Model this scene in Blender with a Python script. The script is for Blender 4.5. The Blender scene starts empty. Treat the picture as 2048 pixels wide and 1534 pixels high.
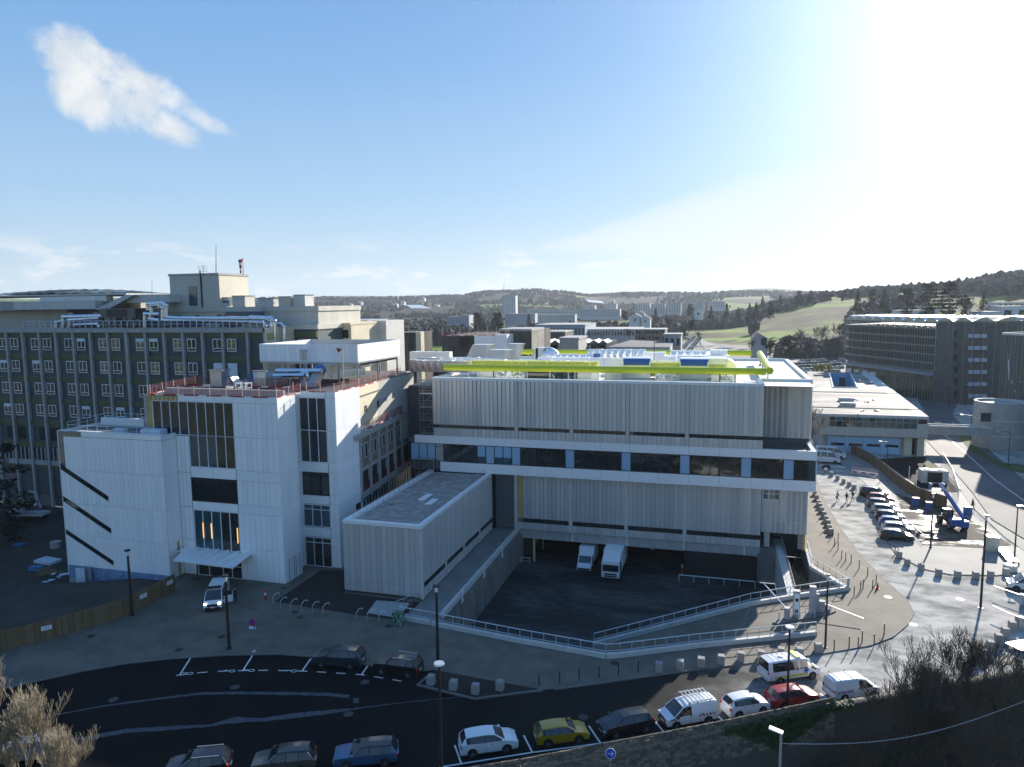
import bpy, math, random
from mathutils import Vector, Matrix, noise
from mathutils.geometry import tessellate_polygon
random.seed(7)
sc = bpy.context.scene
COL = sc.collection
PI = math.pi; rad = math.radians
U = random.uniform
# ---------------------------------------------------------------- camera
F = 1432.0; EYE = 33.0
PIT = rad(6.357); ROL = rad(-0.647); YAW = rad(16.05)
_f0 = Vector((-math.sin(YAW), math.cos(YAW), 0)); _r0 = Vector((math.cos(YAW), math.sin(YAW), 0)); _z = Vector((0, 0, 1))
FW = _f0*math.cos(PIT) - _z*math.sin(PIT); _up = _f0*math.sin(PIT) + _z*math.cos(PIT)
RT = _r0*math.cos(ROL) + _up*math.sin(ROL); UP = -_r0*math.sin(ROL) + _up*math.cos(ROL)
cam = bpy.data.cameras.new('camera'); cam.sensor_width = 36; cam.lens = F/2048*36; cam.clip_start = .5; cam.clip_end = 40000
co = bpy.data.objects.new('camera', cam); COL.objects.link(co); sc.camera = co
m3 = Matrix((RT, UP, -FW)).transposed(); co.matrix_world = Matrix.Translation((0, 0, EYE)) @ m3.to_4x4()
# ---------------------------------------------------------------- sky and sun
SAZ = rad(20.5); SEL = rad(20.5)          # sun 20.5 deg clockwise from +Y, 20.5 deg high
SUNV = Vector((math.sin(SAZ)*math.cos(SEL), math.cos(SAZ)*math.cos(SEL), math.sin(SEL)))
HAZE = 6.5e-5; EXPO = 1.0; SKY = 0.1; SUNP = 4.9
w = bpy.data.worlds.new('World'); sc.world = w; w.use_nodes = True
nt = w.node_tree; N = nt.nodes; L = nt.links
bg = N['Background']; bg.inputs[1].default_value = SKY
sky = N.new('ShaderNodeTexSky'); sky.sky_type = 'NISHITA'; sky.sun_disc = False
sky.sun_elevation = SEL; sky.sun_rotation = SAZ; sky.altitude = 200; sky.air_density = 1.0; sky.dust_density = 1.1; sky.ozone_density = 1.6
def nd(t, **k):
    n = N.new('ShaderNode'+t)
    for a, v in k.items(): setattr(n, a, v)
    return n
tc = nd('TexCoord')
def vmath(op, a, b=None):
    n = nd('VectorMath', operation=op); L.new(a, n.inputs[0])
    if b is not None:
        if hasattr(b, 'is_output'): L.new(b, n.inputs[1])
        else: n.inputs[1].default_value = b
    return n
def fm(op, a, b=None, c=None, clamp=False):
    n = nd('Math', operation=op, use_clamp=clamp)
    for i, q in enumerate((a, b, c)):
        if q is None: continue
        if hasattr(q, 'is_output'): L.new(q, n.inputs[i])
        else: n.inputs[i].default_value = q
    return n.outputs[0]
def sst(x, a, b):
    n = nd('MapRange', interpolation_type='SMOOTHSTEP'); L.new(x, n.inputs[0]); n.inputs[1].default_value = a; n.inputs[2].default_value = b
    return n.outputs[0]
dirv = vmath('NORMALIZE', tc.outputs['Generated']).outputs[0]
def dot(v): return vmath('DOT_PRODUCT', dirv, v).outputs['Value']
def cloud_noise(scale, detail, rough, dist=0.0, stretch=(1, 1, 1)):
    mp = nd('Mapping'); L.new(dirv, mp.inputs[0]); mp.inputs['Scale'].default_value = stretch
    n = nd('TexNoise'); L.new(mp.outputs[0], n.inputs['Vector']); n.inputs['Scale'].default_value = scale
    n.inputs['Detail'].default_value = detail; n.inputs['Roughness'].default_value = rough; n.inputs['Distortion'].default_value = dist
    return n.outputs[0]
def pdir(px, py): return (FW*F + RT*(px-1024) - UP*(py-767)).normalized()
def local_cloud(c0, c1, wid0, wid1, soft, amp, nz):
    """one long cloud between two directions of the sky; returns density 0..1"""
    a = pdir(*c0); b = pdir(*c1); ax = (b-a); ln = ax.length; axn = ax/ln; mid = (a+b)/2
    side = axn.cross(mid).normalized()
    t = fm('DIVIDE', fm('SUBTRACT', dot(axn), axn.dot(a)), ln)
    s = fm('ABSOLUTE', fm('SUBTRACT', dot(side), side.dot(mid)))
    tt = fm('MINIMUM', fm('MAXIMUM', t, 0.0), 1.0)
    # width tapers from wid0 to wid1, bulging in the middle
    wd = fm('ADD', wid0, fm('MULTIPLY', tt, wid1-wid0))
    endf = fm('MULTIPLY', fm('ABSOLUTE', fm('SUBTRACT', t, 0.5)), 2.0)
    e = fm('ADD', fm('POWER', fm('DIVIDE', s, wd), 2.0), fm('POWER', endf, 4.0))
    front = sst(dot(tuple(mid.normalized())), 0.5, 0.6)
    d = fm('ADD', fm('SUBTRACT', 1.0, e), fm('MULTIPLY', fm('SUBTRACT', nz, 0.5), amp))
    return fm('MULTIPLY', sst(d, 0.0, soft), front)
big = cloud_noise(9.0, 9, 0.62, 0.3)
c1 = local_cloud((50, 62), (512, 288), 0.036, 0.016, 0.8, 3.6, big)
c2 = local_cloud((95, 150), (430, 285), 0.052, 0.026, 0.8, 3.2, big)
fine = cloud_noise(26.0, 8, 0.6, 0.2)
elev = nd('SeparateXYZ'); L.new(dirv, elev.inputs[0]); el = elev.outputs[2]
# low band of small cumulus just above the horizon
band = fm('MULTIPLY', sst(el, 0.004, 0.02), fm('SUBTRACT', 1.0, sst(el, 0.05, 0.10)))
smalln = cloud_noise(13.0, 7, 0.55, 0.1, (1, 1, 3.2))
c3 = fm('MULTIPLY', fm('MULTIPLY', sst(smalln, 0.52, 0.62), band), 0.7)
# wide thin veil under the sun on the right
veil = local_cloud((1020, 505), (2500, 330), 0.006, 0.16, 0.9, 1.2, cloud_noise(3.0, 8, 0.6, 0.4, (1, 1, 4)))
c4 = fm('MULTIPLY', veil, 0.45)
# glare of the sun in thin high air
sd = dot(tuple(SUNV))
glare = fm('ADD', fm('MULTIPLY', fm('POWER', fm('MAXIMUM', sd, 0.0), 8.0), 0.16), fm('ADD', fm('MULTIPLY', fm('POWER', fm('MAXIMUM', sd, 0.0), 30.0), .75), fm('MULTIPLY', fm('POWER', fm('MAXIMUM', sd, 0.0), 300.0), 2.5)))
def mixc(fac, a, b, mode='MIX'):
    n = nd('Mix', data_type='RGBA', blend_type=mode)
    if hasattr(fac, 'is_output'): L.new(fac, n.inputs[0])
    else: n.inputs[0].default_value = fac
    for i, q in ((6, a), (7, b)):
        if hasattr(q, 'is_output'): L.new(q, n.inputs[i])
        else: n.inputs[i].default_value = q
    return n.outputs[2]
k = 1.0/SKY/2**EXPO
ramp = nd('ValToRGB'); L.new(fm('MAXIMUM', el, 0.0), ramp.inputs[0]); e_ = ramp.color_ramp.elements
e_[0].position = 0.0; e_[0].color = (.66, .76, .84, 1); e_[1].position = 1.0; e_[1].color = (.10, .28, .62, 1)
for p_, c_ in ((.05, (.57, .71, .83, 1)), (.14, (.41, .61, .83, 1)), (.30, (.235, .46, .78, 1)), (.55, (.105, .29, .64, 1))):
    q_ = ramp.color_ramp.elements.new(p_); q_.color = c_
rk = mixc(1.0, ramp.outputs[0], (k*.90, k*.92, k*.94, 1), 'MULTIPLY')
tint = mixc(1.0, sky.outputs[0], (0.05, 0.065, 0.08, 1), 'MULTIPLY')
gl = mixc(1.0, (0.95*k, 0.93*k, 0.88*k, 1), glare, 'MULTIPLY')
base = mixc(1.0, mixc(1.0, tint, rk, 'ADD'), gl, 'ADD')
cloudcol = mixc(sst(fine, 0.32, 0.66), (0.66*k, 0.73*k, 0.81*k, 1), (0.90*k, 0.92*k, 0.93*k, 1))
base = mixc(c4, base, (0.95*k, 0.97*k, 0.98*k, 1))
base = mixc(c3, base, (0.86*k, 0.90*k, 0.93*k, 1))
base = mixc(fm('MAXIMUM', c1, c2), base, cloudcol)
L.new(base, bg.inputs[0])
sl = bpy.data.lights.new('sun', 'SUN'); sl.energy = SUNP; sl.angle = rad(0.53); sl.color = (1.0, 0.93, 0.83)
so = bpy.data.objects.new('sun', sl); COL.objects.link(so); so.rotation_euler = (-SUNV).to_track_quat('-Z', 'Y').to_euler()
sc.view_settings.view_transform = 'Standard'; sc.view_settings.look = 'None'; sc.view_settings.exposure = EXPO; sc.view_settings.gamma = 1
sc.view_settings.use_curve_mapping = False
sc.cycles.volume_step_rate = 4; sc.cycles.max_bounces = 8; sc.cycles.volume_bounces = 1

# ---------------------------------------------------------------- measuring helpers (photo pixel -> place in the world)
def ray(x, y): return FW*F + RT*(x-1024) - UP*(y-767)
def G(x, y, z=0.0):
    d = ray(x, y); t = (z-EYE)/d.z; return Vector((d.x*t, d.y*t, z))
def PYp(x, y, Y):
    d = ray(x, y); t = Y/d.y; return Vector((d.x*t, Y, EYE+d.z*t))
def PXp(x, y, X):
    d = ray(x, y); t = X/d.x; return Vector((X, d.y*t, EYE+d.z*t))
def PD(x, y, dep):
    d = ray(x, y)*(dep/F); return Vector((d.x, d.y, EYE+d.z))
def ZH(x, y, g):
    d = ray(x, y); t = math.hypot(g.x, g.y)/math.hypot(d.x, d.y); return EYE+d.z*t
# ---------------------------------------------------------------- materials
MATS = {}
def M(name, col=(.5, .5, .5), rough=.6, metal=0.0, var=.12, scale=3.0, bump=0.0, bscale=None, spec=.5, coat=0.0, stretch=None, emis=None, est=0, trans=0, alpha=1):
    if name in MATS: return MATS[name]
    m = bpy.data.materials.new(name); MATS[name] = m; m.use_nodes = True
    t = m.node_tree; b = t.nodes['Principled BSDF']
    b.inputs['Roughness'].default_value = rough; b.inputs['Metallic'].default_value = metal
    b.inputs['Specular IOR Level'].default_value = spec
    if coat: b.inputs['Coat Weight'].default_value = coat; b.inputs['Coat Roughness'].default_value = .05
    if trans: b.inputs['Transmission Weight'].default_value = trans; b.inputs['IOR'].default_value = 1.45
    if emis: b.inputs['Emission Color'].default_value = (*emis, 1); b.inputs['Emission Strength'].default_value = est
    tc = t.nodes.new('ShaderNodeTexCoord'); mp = t.nodes.new('ShaderNodeMapping'); t.links.new(tc.outputs['Object'], mp.inputs[0])
    if stretch: mp.inputs['Scale'].default_value = stretch
    n = t.nodes.new('ShaderNodeTexNoise'); n.inputs['Scale'].default_value = scale; n.inputs['Detail'].default_value = 5; n.inputs['Roughness'].default_value = .6
    t.links.new(mp.outputs[0], n.inputs['Vector'])
    r = t.nodes.new('ShaderNodeMapRange'); r.inputs[1].default_value = .3; r.inputs[2].default_value = .7
    r.inputs[3].default_value = 1-var; r.inputs[4].default_value = 1+var; t.links.new(n.outputs[0], r.inputs[0])
    mx = t.nodes.new('ShaderNodeVectorMath'); mx.operation = 'SCALE'; mx.inputs[0].default_value = col; t.links.new(r.outputs[0], mx.inputs['Scale'])
    t.links.new(mx.outputs[0], b.inputs['Base Color'])
    if bump:
        n2 = t.nodes.new('ShaderNodeTexNoise'); n2.inputs['Scale'].default_value = bscale or scale*8; n2.inputs['Detail'].default_value = 4
        t.links.new(tc.outputs['Object'], n2.inputs['Vector'])
        bp = t.nodes.new('ShaderNodeBump'); bp.inputs['Strength'].default_value = bump; bp.inputs['Distance'].default_value = .05
        t.links.new(n2.outputs[0], bp.inputs['Height']); t.links.new(bp.outputs[0], b.inputs['Normal'])
    return m
def M2(name, c1, c2, scale, rough=.8, lo=.42, hi=.58, scale2=None, bump=0.0, stretch=None, c3=None, rough2=None, spec=.5):
    """two or three colours mixed by noise, for ground and stained surfaces"""
    if name in MATS: return MATS[name]
    m = bpy.data.materials.new(name); MATS[name] = m; m.use_nodes = True
    t = m.node_tree; b = t.nodes['Principled BSDF']; b.inputs['Roughness'].default_value = rough; b.inputs['Specular IOR Level'].default_value = spec
    tc = t.nodes.new('ShaderNodeTexCoord'); mp = t.nodes.new('ShaderNodeMapping'); t.links.new(tc.outputs['Object'], mp.inputs[0])
    if stretch: mp.inputs['Scale'].default_value = stretch
    def nz(s, a, bb, det=7):
        n = t.nodes.new('ShaderNodeTexNoise'); n.inputs['Scale'].default_value = s; n.inputs['Detail'].default_value = det; n.inputs['Roughness'].default_value = .62
        t.links.new(mp.outputs[0], n.inputs['Vector'])
        r = t.nodes.new('ShaderNodeMapRange'); r.inputs[1].default_value = a; r.inputs[2].default_value = bb; t.links.new(n.outputs[0], r.inputs[0]); return r.outputs[0]
    def mix(f, a, bb):
        x = t.nodes.new('ShaderNodeMix'); x.data_type = 'RGBA'; t.links.new(f, x.inputs[0])
        for i, q in ((6, a), (7, bb)):
            if hasattr(q, 'is_output'): t.links.new(q, x.inputs[i])
            else: x.inputs[i].default_value = (*q, 1)
        return x.outputs[2]
    f = nz(scale, lo, hi); c = mix(f, c1, c2)
    if c3: c = mix(nz(scale2 or scale*3.7, .5, .68), c, c3)
    g = nz((scale2 or scale)*14, .3, .7, 3)
    x = t.nodes.new('ShaderNodeMix'); x.data_type = 'RGBA'; x.blend_type = 'MULTIPLY'; x.inputs[0].default_value = .35
    t.links.new(c, x.inputs[6]); t.links.new(g, x.inputs[7]); t.links.new(x.outputs[2], b.inputs['Base Color'])
    if rough2 is not None:
        rr = t.nodes.new('ShaderNodeMapRange'); rr.inputs[3].default_value = rough; rr.inputs[4].default_value = rough2; t.links.new(f, rr.inputs[0]); t.links.new(rr.outputs[0], b.inputs['Roughness'])
    if bump:
        n2 = t.nodes.new('ShaderNodeTexNoise'); n2.inputs['Scale'].default_value = scale*20; n2.inputs['Detail'].default_value = 5
        t.links.new(tc.outputs['Object'], n2.inputs['Vector'])
        bp = t.nodes.new('ShaderNodeBump'); bp.inputs['Strength'].default_value = bump; bp.inputs['Distance'].default_value = .08
        t.links.new(n2.outputs[0], bp.inputs['Height']); t.links.new(bp.outputs[0], b.inputs['Normal'])
    return m
WHITE = M('white_panel', (.86, .86, .85), .42, 0, .03, .6)
WHITE2 = M('white_panel_b', (.82, .83, .83), .42, 0, .03, .6)
WHITE3 = M('white_panel_c', (.89, .89, .87), .42, 0, .03, .6)
FASC = M('white_fascia', (.80, .80, .80), .3, 0, .02, .4)
CLAD = [M('grey_cladding_%d' % i, c, .34, .35, .04, .8, stretch=(1, 1, .1)) for i, c in enumerate(((.60, .60, .585), (.64, .625, .60), (.55, .56, .56), (.67, .65, .61)))]
POST = M('beige_post', (.55, .52, .45), .5, .1, .04)
CONC = M('concrete', (.36, .355, .34), .85, 0, .18, 1.3, .25, 14)
CONCL = M('pale_concrete', (.52, .51, .48), .8, 0, .12, 1.1, .2, 14)
CONCD = M('dark_concrete', (.17, .165, .155), .85, 0, .3, .8, .2, 12, stretch=(1, 1, .25))
BEIGE = M('beige_render', (.58, .52, .38), .8, 0, .09, .5, .1, 12)
BEIGE2 = M('grey_beige_render', (.50, .48, .42), .8, 0, .10, .5, .1, 12, stretch=(1, 1, .2))
OLIVE = M('olive_panel', (.085, .095, .04), .6, 0, .1, .6)
SLATE = M('slate_panel', (.05, .072, .078), .55, 0, .12, 5.0)
FRAMEW = M('white_frame', (.78, .80, .82), .4, 0, .02)
FRAMEB = M('black_frame', (.02, .02, .022), .35, .3, .1)
GLASS = M('dark_glass', (.015, .022, .026), .03, 0, .2, .4, spec=.9)
GLASST = M('teal_glass', (.02, .07, .09), .04, 0, .2, .4, spec=.9)
GLASSM = M('mirror_glass', (.045, .055, .05), .03, .55, .5, 1.4, spec=1)  # mottled tone paints in reflections of the hillside behind the camera
OPQ = M('blue_opaque_glass', (.30, .46, .62), .12, 0, .04, .5, spec=.7)
BLIND = M('white_blind', (.62, .67, .72), .5, 0, .03)
DARK = M('dark_interior', (.012, .012, .013), .8, 0, .2)
BLACK = M('black_metal', (.02, .02, .022), .4, .3, .1)
GALV = M('galvanised_steel', (.42, .44, .46), .35, .8, .12, 2)
GALVW = M('bright_galvanised', (.62, .64, .66), .3, .6, .08, 2)
FOIL = M('foil_lagging', (.75, .76, .78), .22, .95, .1, 2.5, .8, 5)
FOILW = M('white_foil', (.86, .87, .88), .3, .5, .05, 2.5, .5, 4)
DUCT = M('duct_metal', (.55, .58, .58), .3, .8, .08, 1.5, .2, 3)
YEL = M('yellow_pipe', (.62, .66, .015), .35, 0, .03)
YELF = M('yellow_foil', (.75, .68, .12), .35, .3, .1)
BLUEF = M('blue_tarp', (.05, .13, .33), .5, 0, .08, 4, .3)
REDP = M('red_barrier', (.42, .03, .035), .5, 0, .1)
REDW = M('barrier_white', (.75, .73, .73), .5, 0, .05)
REDM = M('red_mesh', (.22, .018, .03), .6, 0, .1)
WOOD = [M('fence_wood_%d' % i, c, .8, 0, .25, 2.0, .3, 20, stretch=(6, 6, .6)) for i, c in enumerate(((.17, .11, .05), (.20, .13, .065), (.14, .09, .042)))]
YWOOD = M('yellow_insulation', (.48, .34, .11), .9, 0, .2, 3)
BROCK = M('brown_rockwool', (.30, .22, .16), .95, 0, .35, 4)
ASPH = M2('asphalt_dark', (.007, .0075, .008), (.011, .011, .0115), .25, .9, .4, .6, 2.0, .15, spec=.12)
ASPHY = M2('asphalt_yard', (.018, .021, .024), (.085, .09, .095), .22, .6, .42, .62, 1.6, .15, stretch=(.45, 1, 1), c3=(.010, .011, .012), spec=.35)
DUSTY = M2('dusty_road', (.23, .225, .21), (.33, .32, .30), .12, .8, .38, .62, .9, .3, c3=(.17, .165, .155), spec=.3)
ROADR = M2('worn_road', (.115, .115, .115), (.16, .16, .158), .1, .8, .4, .6, 1.2, .2, spec=.3)
PAVE = M2('beige_paving', (.15, .13, .102), (.20, .178, .145), .35, .8, .4, .6, 6.0, .2, spec=.25)
PAVEC = M2('pale_paving', (.22, .215, .20), (.27, .26, .24), .3, .8, .4, .6, 3.0, .15, spec=.3)
SOIL = M2('dark_soil', (.020, .015, .011), (.032, .025, .018), .6, .95, .4, .6, 3.0, .5)
MUD = M2('wet_mud', (.07, .055, .04), (.14, .12, .09), .3, .9, .5, .62, 1.2, .9, rough2=.3, stretch=(.5, 1, 1), c3=(.035, .028, .02), spec=.35)
DIRT = M2('site_dirt', (.045, .035, .028), (.07, .058, .045), .3, .95, .4, .6, 1.5, .5)
GRASS = M2('grass', (.06, .10, .015), (.10, .13, .03), .05, .95, .4, .6, 1.0, .2)
PAINT = M('road_paint', (.72, .74, .74), .6, 0, .1, 3)
ROOFG = M2('old_roof', (.13, .125, .115), (.36, .35, .32), .16, .8, .46, .56, .5, .2, stretch=(.35, 1.0, 1), c3=(.05, .048, .045))
ROOFW = M('white_membrane', (.66, .64, .58), .6, 0, .04, .5)
ROOFD = M('dark_roof', (.09, .09, .09), .8, 0, .2, .5)
PAVER = M('roof_paver', (.27, .265, .25), .8, 0, .15, 1.5, .1)
KERB = M('kerb_stone', (.15, .15, .145), .85, 0, .15, 2)
BLOCK = M('block_concrete', (.30, .29, .27), .85, 0, .12, 3, .2, 20)
BARK = M('bark', (.11, .085, .06), .9, 0, .25, 4)
BARKL = M('pale_twigs', (.30, .24, .16), .85, 0, .25, 4)
LEAFD = M('conifer_leaf', (.014, .026, .014), .8, 0, .4, .6)
LEAFM = M('ivy_leaf', (.035, .075, .018), .6, 0, .4, 2)
LEAFY = M('yellow_leaf', (.32, .30, .03), .7, 0, .3, 2)
TWIGM = M('bare_wood_mass', (.045, .036, .028), .95, 0, .35, .08)
SKIN = M('skin', (.45, .28, .2), .6)
RUB = M('tyre_rubber', (.018, .018, .018), .8)
RIM = M('alloy_rim', (.45, .46, .48), .3, .8)
CGLS = M('car_glass', (.012, .016, .02), .03, 0, .1, spec=1)
LAMPR = M('tail_lamp', (.45, .01, .01), .2, coat=1)
LAMPW = M('head_lamp', (.75, .78, .8), .1, .3, coat=1)
# ---------------------------------------------------------------- mesh builder
class MB:
    def __init__(s): s.v = []; s.f = []; s.m = []; s.mats = []
    def mi(s, mat):
        if mat not in s.mats: s.mats.append(mat)
        return s.mats.index(mat)
    def poly(s, pts, mat):
        i = len(s.v); s.v += [tuple(p) for p in pts]; s.f.append(tuple(range(i, i+len(pts)))); s.m.append(s.mi(mat)); return s
    def box(s, x0, x1, y0, y1, z0, z1, mat):
        if x0 > x1: x0, x1 = x1, x0
        if y0 > y1: y0, y1 = y1, y0
        i = len(s.v); k = s.mi(mat)
        s.v += [(x0, y0, z0), (x1, y0, z0), (x1, y1, z0), (x0, y1, z0), (x0, y0, z1), (x1, y0, z1), (x1, y1, z1), (x0, y1, z1)]
        for q in ((0, 3, 2, 1), (4, 5, 6, 7), (0, 1, 5, 4), (1, 2, 6, 5), (2, 3, 7, 6), (3, 0, 4, 7)):
            s.f.append(tuple(i+a for a in q)); s.m.append(k)
        return s
    def beam(s, a, b, wd, h, mat, up=(0, 0, 1)):
        a = Vector(a); b = Vector(b); d = (b-a)
        if d.length < 1e-6: return s
        d.normalize(); u = Vector(up)
        if abs(d.dot(u)) > .99: u = Vector((0, 1, 0))
        sd = d.cross(u).normalized()*wd/2; uu = sd.cross(d).normalized()*h/2
        i = len(s.v); k = s.mi(mat)
        for p in (a, b):
            for q in (-sd-uu, sd-uu, sd+uu, -sd+uu): s.v.append(tuple(p+q))
        for q in ((0, 1, 2, 3), (4, 7, 6, 5), (0, 4, 5, 1), (1, 5, 6, 2), (2, 6, 7, 3), (3, 7, 4, 0)):
            s.f.append(tuple(i+c for c in q)); s.m.append(k)
        return s
    def tube(s, a, b, r0, r1, n, mat, cap=True):
        a = Vector(a); b = Vector(b); d = (b-a).normalized(); u = Vector((0, 0, 1)) if abs(d.z) < .9 else Vector((1, 0, 0))
        x = d.cross(u).normalized(); y = x.cross(d); i = len(s.v); k = s.mi(mat)
        for p, r in ((a, r0), (b, r1)):
            for j in range(n):
                t = 2*PI*j/n; s.v.append(tuple(p+(x*math.cos(t)+y*math.sin(t))*r))
        for j in range(n):
            s.f.append((i+j, i+(j+1) % n, i+n+(j+1) % n, i+n+j)); s.m.append(k)
        if cap:
            s.f.append(tuple(i+j for j in reversed(range(n)))); s.m.append(k); s.f.append(tuple(i+n+j for j in range(n))); s.m.append(k)
        return s
    def path(s, pts, r, n, mat):
        for a, b in zip(pts, pts[1:]): s.tube(a, b, r, r, n, mat)
        return s
    def prism(s, pts, z0, z1, mat, side=None):
        i = len(s.v); n = len(pts); k = s.mi(mat); ks = s.mi(side or mat)
        for z in (z0, z1): s.v += [(p[0], p[1], z) for p in pts]
        a = sum(pts[j][0]*pts[(j+1) % n][1]-pts[(j+1) % n][0]*pts[j][1] for j in range(n))
        tr = tessellate_polygon([[Vector((p[0], p[1], 0)) for p in pts]])
        for t in tr:
            p = [pts[j] for j in t]
            ar = (p[1][0]-p[0][0])*(p[2][1]-p[0][1])-(p[2][0]-p[0][0])*(p[1][1]-p[0][1])
            if ar < 0: t = (t[0], t[2], t[1])
            s.f.append(tuple(i+n+j for j in t)); s.m.append(k); s.f.append(tuple(i+j for j in reversed(t))); s.m.append(k)
        for j in range(n):
            q = (i+j, i+(j+1) % n, i+n+(j+1) % n, i+n+j)
            s.f.append(q if a > 0 else q[::-1]); s.m.append(ks)
        return s
    def blob(s, c, rx, ry, rz, mat, n=6, m=4, jit=.15, rnd=random):
        i = len(s.v); k = s.mi(mat)
        s.v.append((c[0], c[1], c[2]-rz))
        for a in range(1, m):
            ph = -PI/2+PI*a/m
            for b in range(n):
                t = 2*PI*(b+.5*(a % 2))/n; q = 1+rnd.uniform(-jit, jit)
                s.v.append((c[0]+rx*math.cos(ph)*math.cos(t)*q, c[1]+ry*math.cos(ph)*math.sin(t)*q, c[2]+rz*math.sin(ph)*q))
        s.v.append((c[0], c[1], c[2]+rz)); e = len(s.v)-1
        for b in range(n):
            s.f.append((i, i+1+(b+1) % n, i+1+b)); s.m.append(k)
            s.f.append((e, e-n+b, e-n+(b+1) % n)); s.m.append(k)
        for a in range(m-2):
            for b in range(n):
                p = i+1+a*n; s.f.append((p+b, p+(b+1) % n, p+n+(b+1) % n, p+n+b)); s.m.append(k)
        return s
    def mesh(s, name, smooth=False, angle=None):
        me = bpy.data.meshes.new(name); me.from_pydata(s.v, [], s.f)
        for m in s.mats: me.materials.append(m)
        me.polygons.foreach_set('material_index', s.m)
        if smooth:
            me.polygons.foreach_set('use_smooth', [True]*len(s.f))
            if angle: me.set_sharp_from_angle(angle=rad(angle))
        me.update(); return me
def link(o, parent=None, world=True):
    COL.objects.link(o)
    if parent is not None:
        o.parent = parent
        if world: o.location = Vector(o.location)-base_of(parent)
    return o
def base_of(p):
    b = Vector((0, 0, 0))
    while p is not None: b += Vector(p.location); p = p.parent
    return b
def part(mb, name, parent=None, world=True, smooth=False, angle=None, label=None, kind=None, loc=(0, 0, 0), rz=0):
    me = mb if isinstance(mb, bpy.types.Mesh) else mb.mesh(name, smooth, angle)
    o = bpy.data.objects.new(name, me); o.location = loc; o.rotation_euler = (0, 0, rz)
    if label: o['label'] = label
    if kind: o['kind'] = kind
    return link(o, parent, world)
def tag(o, label, cat, group=None):
    o['label'] = label; o['category'] = cat
    if group: o['group'] = group
    return o
def thing(name, label, cat, loc=(0, 0, 0), rz=0, group=None):
    o = bpy.data.objects.new(name, None); o.empty_display_size = .2; COL.objects.link(o); o.location = loc; o.rotation_euler = (0, 0, rz)
    return tag(o, label, cat, group)
def struct(mb, name, **k):
    o = part(mb, name, **k); o['kind'] = 'structure'; return o
def dup(root, loc, rz, label=None, group=None, scale=None):
    r = root.copy(); COL.objects.link(r); r.location = loc; r.rotation_euler = (0, 0, rz)
    if label: r['label'] = label
    if group: r['group'] = group
    if scale: r.scale = scale
    def rec(src, dst):
        for ch in list(src.children):
            c = ch.copy(); COL.objects.link(c); c.parent = dst; rec(ch, c)
    rec(root, r); return r
_cm = {}
def boxmesh(wd, d, h, mat):
    """shared little box, origin at its lower left back corner"""
    k = (round(wd, 3), round(d, 3), round(h, 3), mat.name)
    if k not in _cm: _cm[k] = MB().box(0, wd, 0, d, 0, h, mat).mesh('box_piece')
    return _cm[k]
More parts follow.
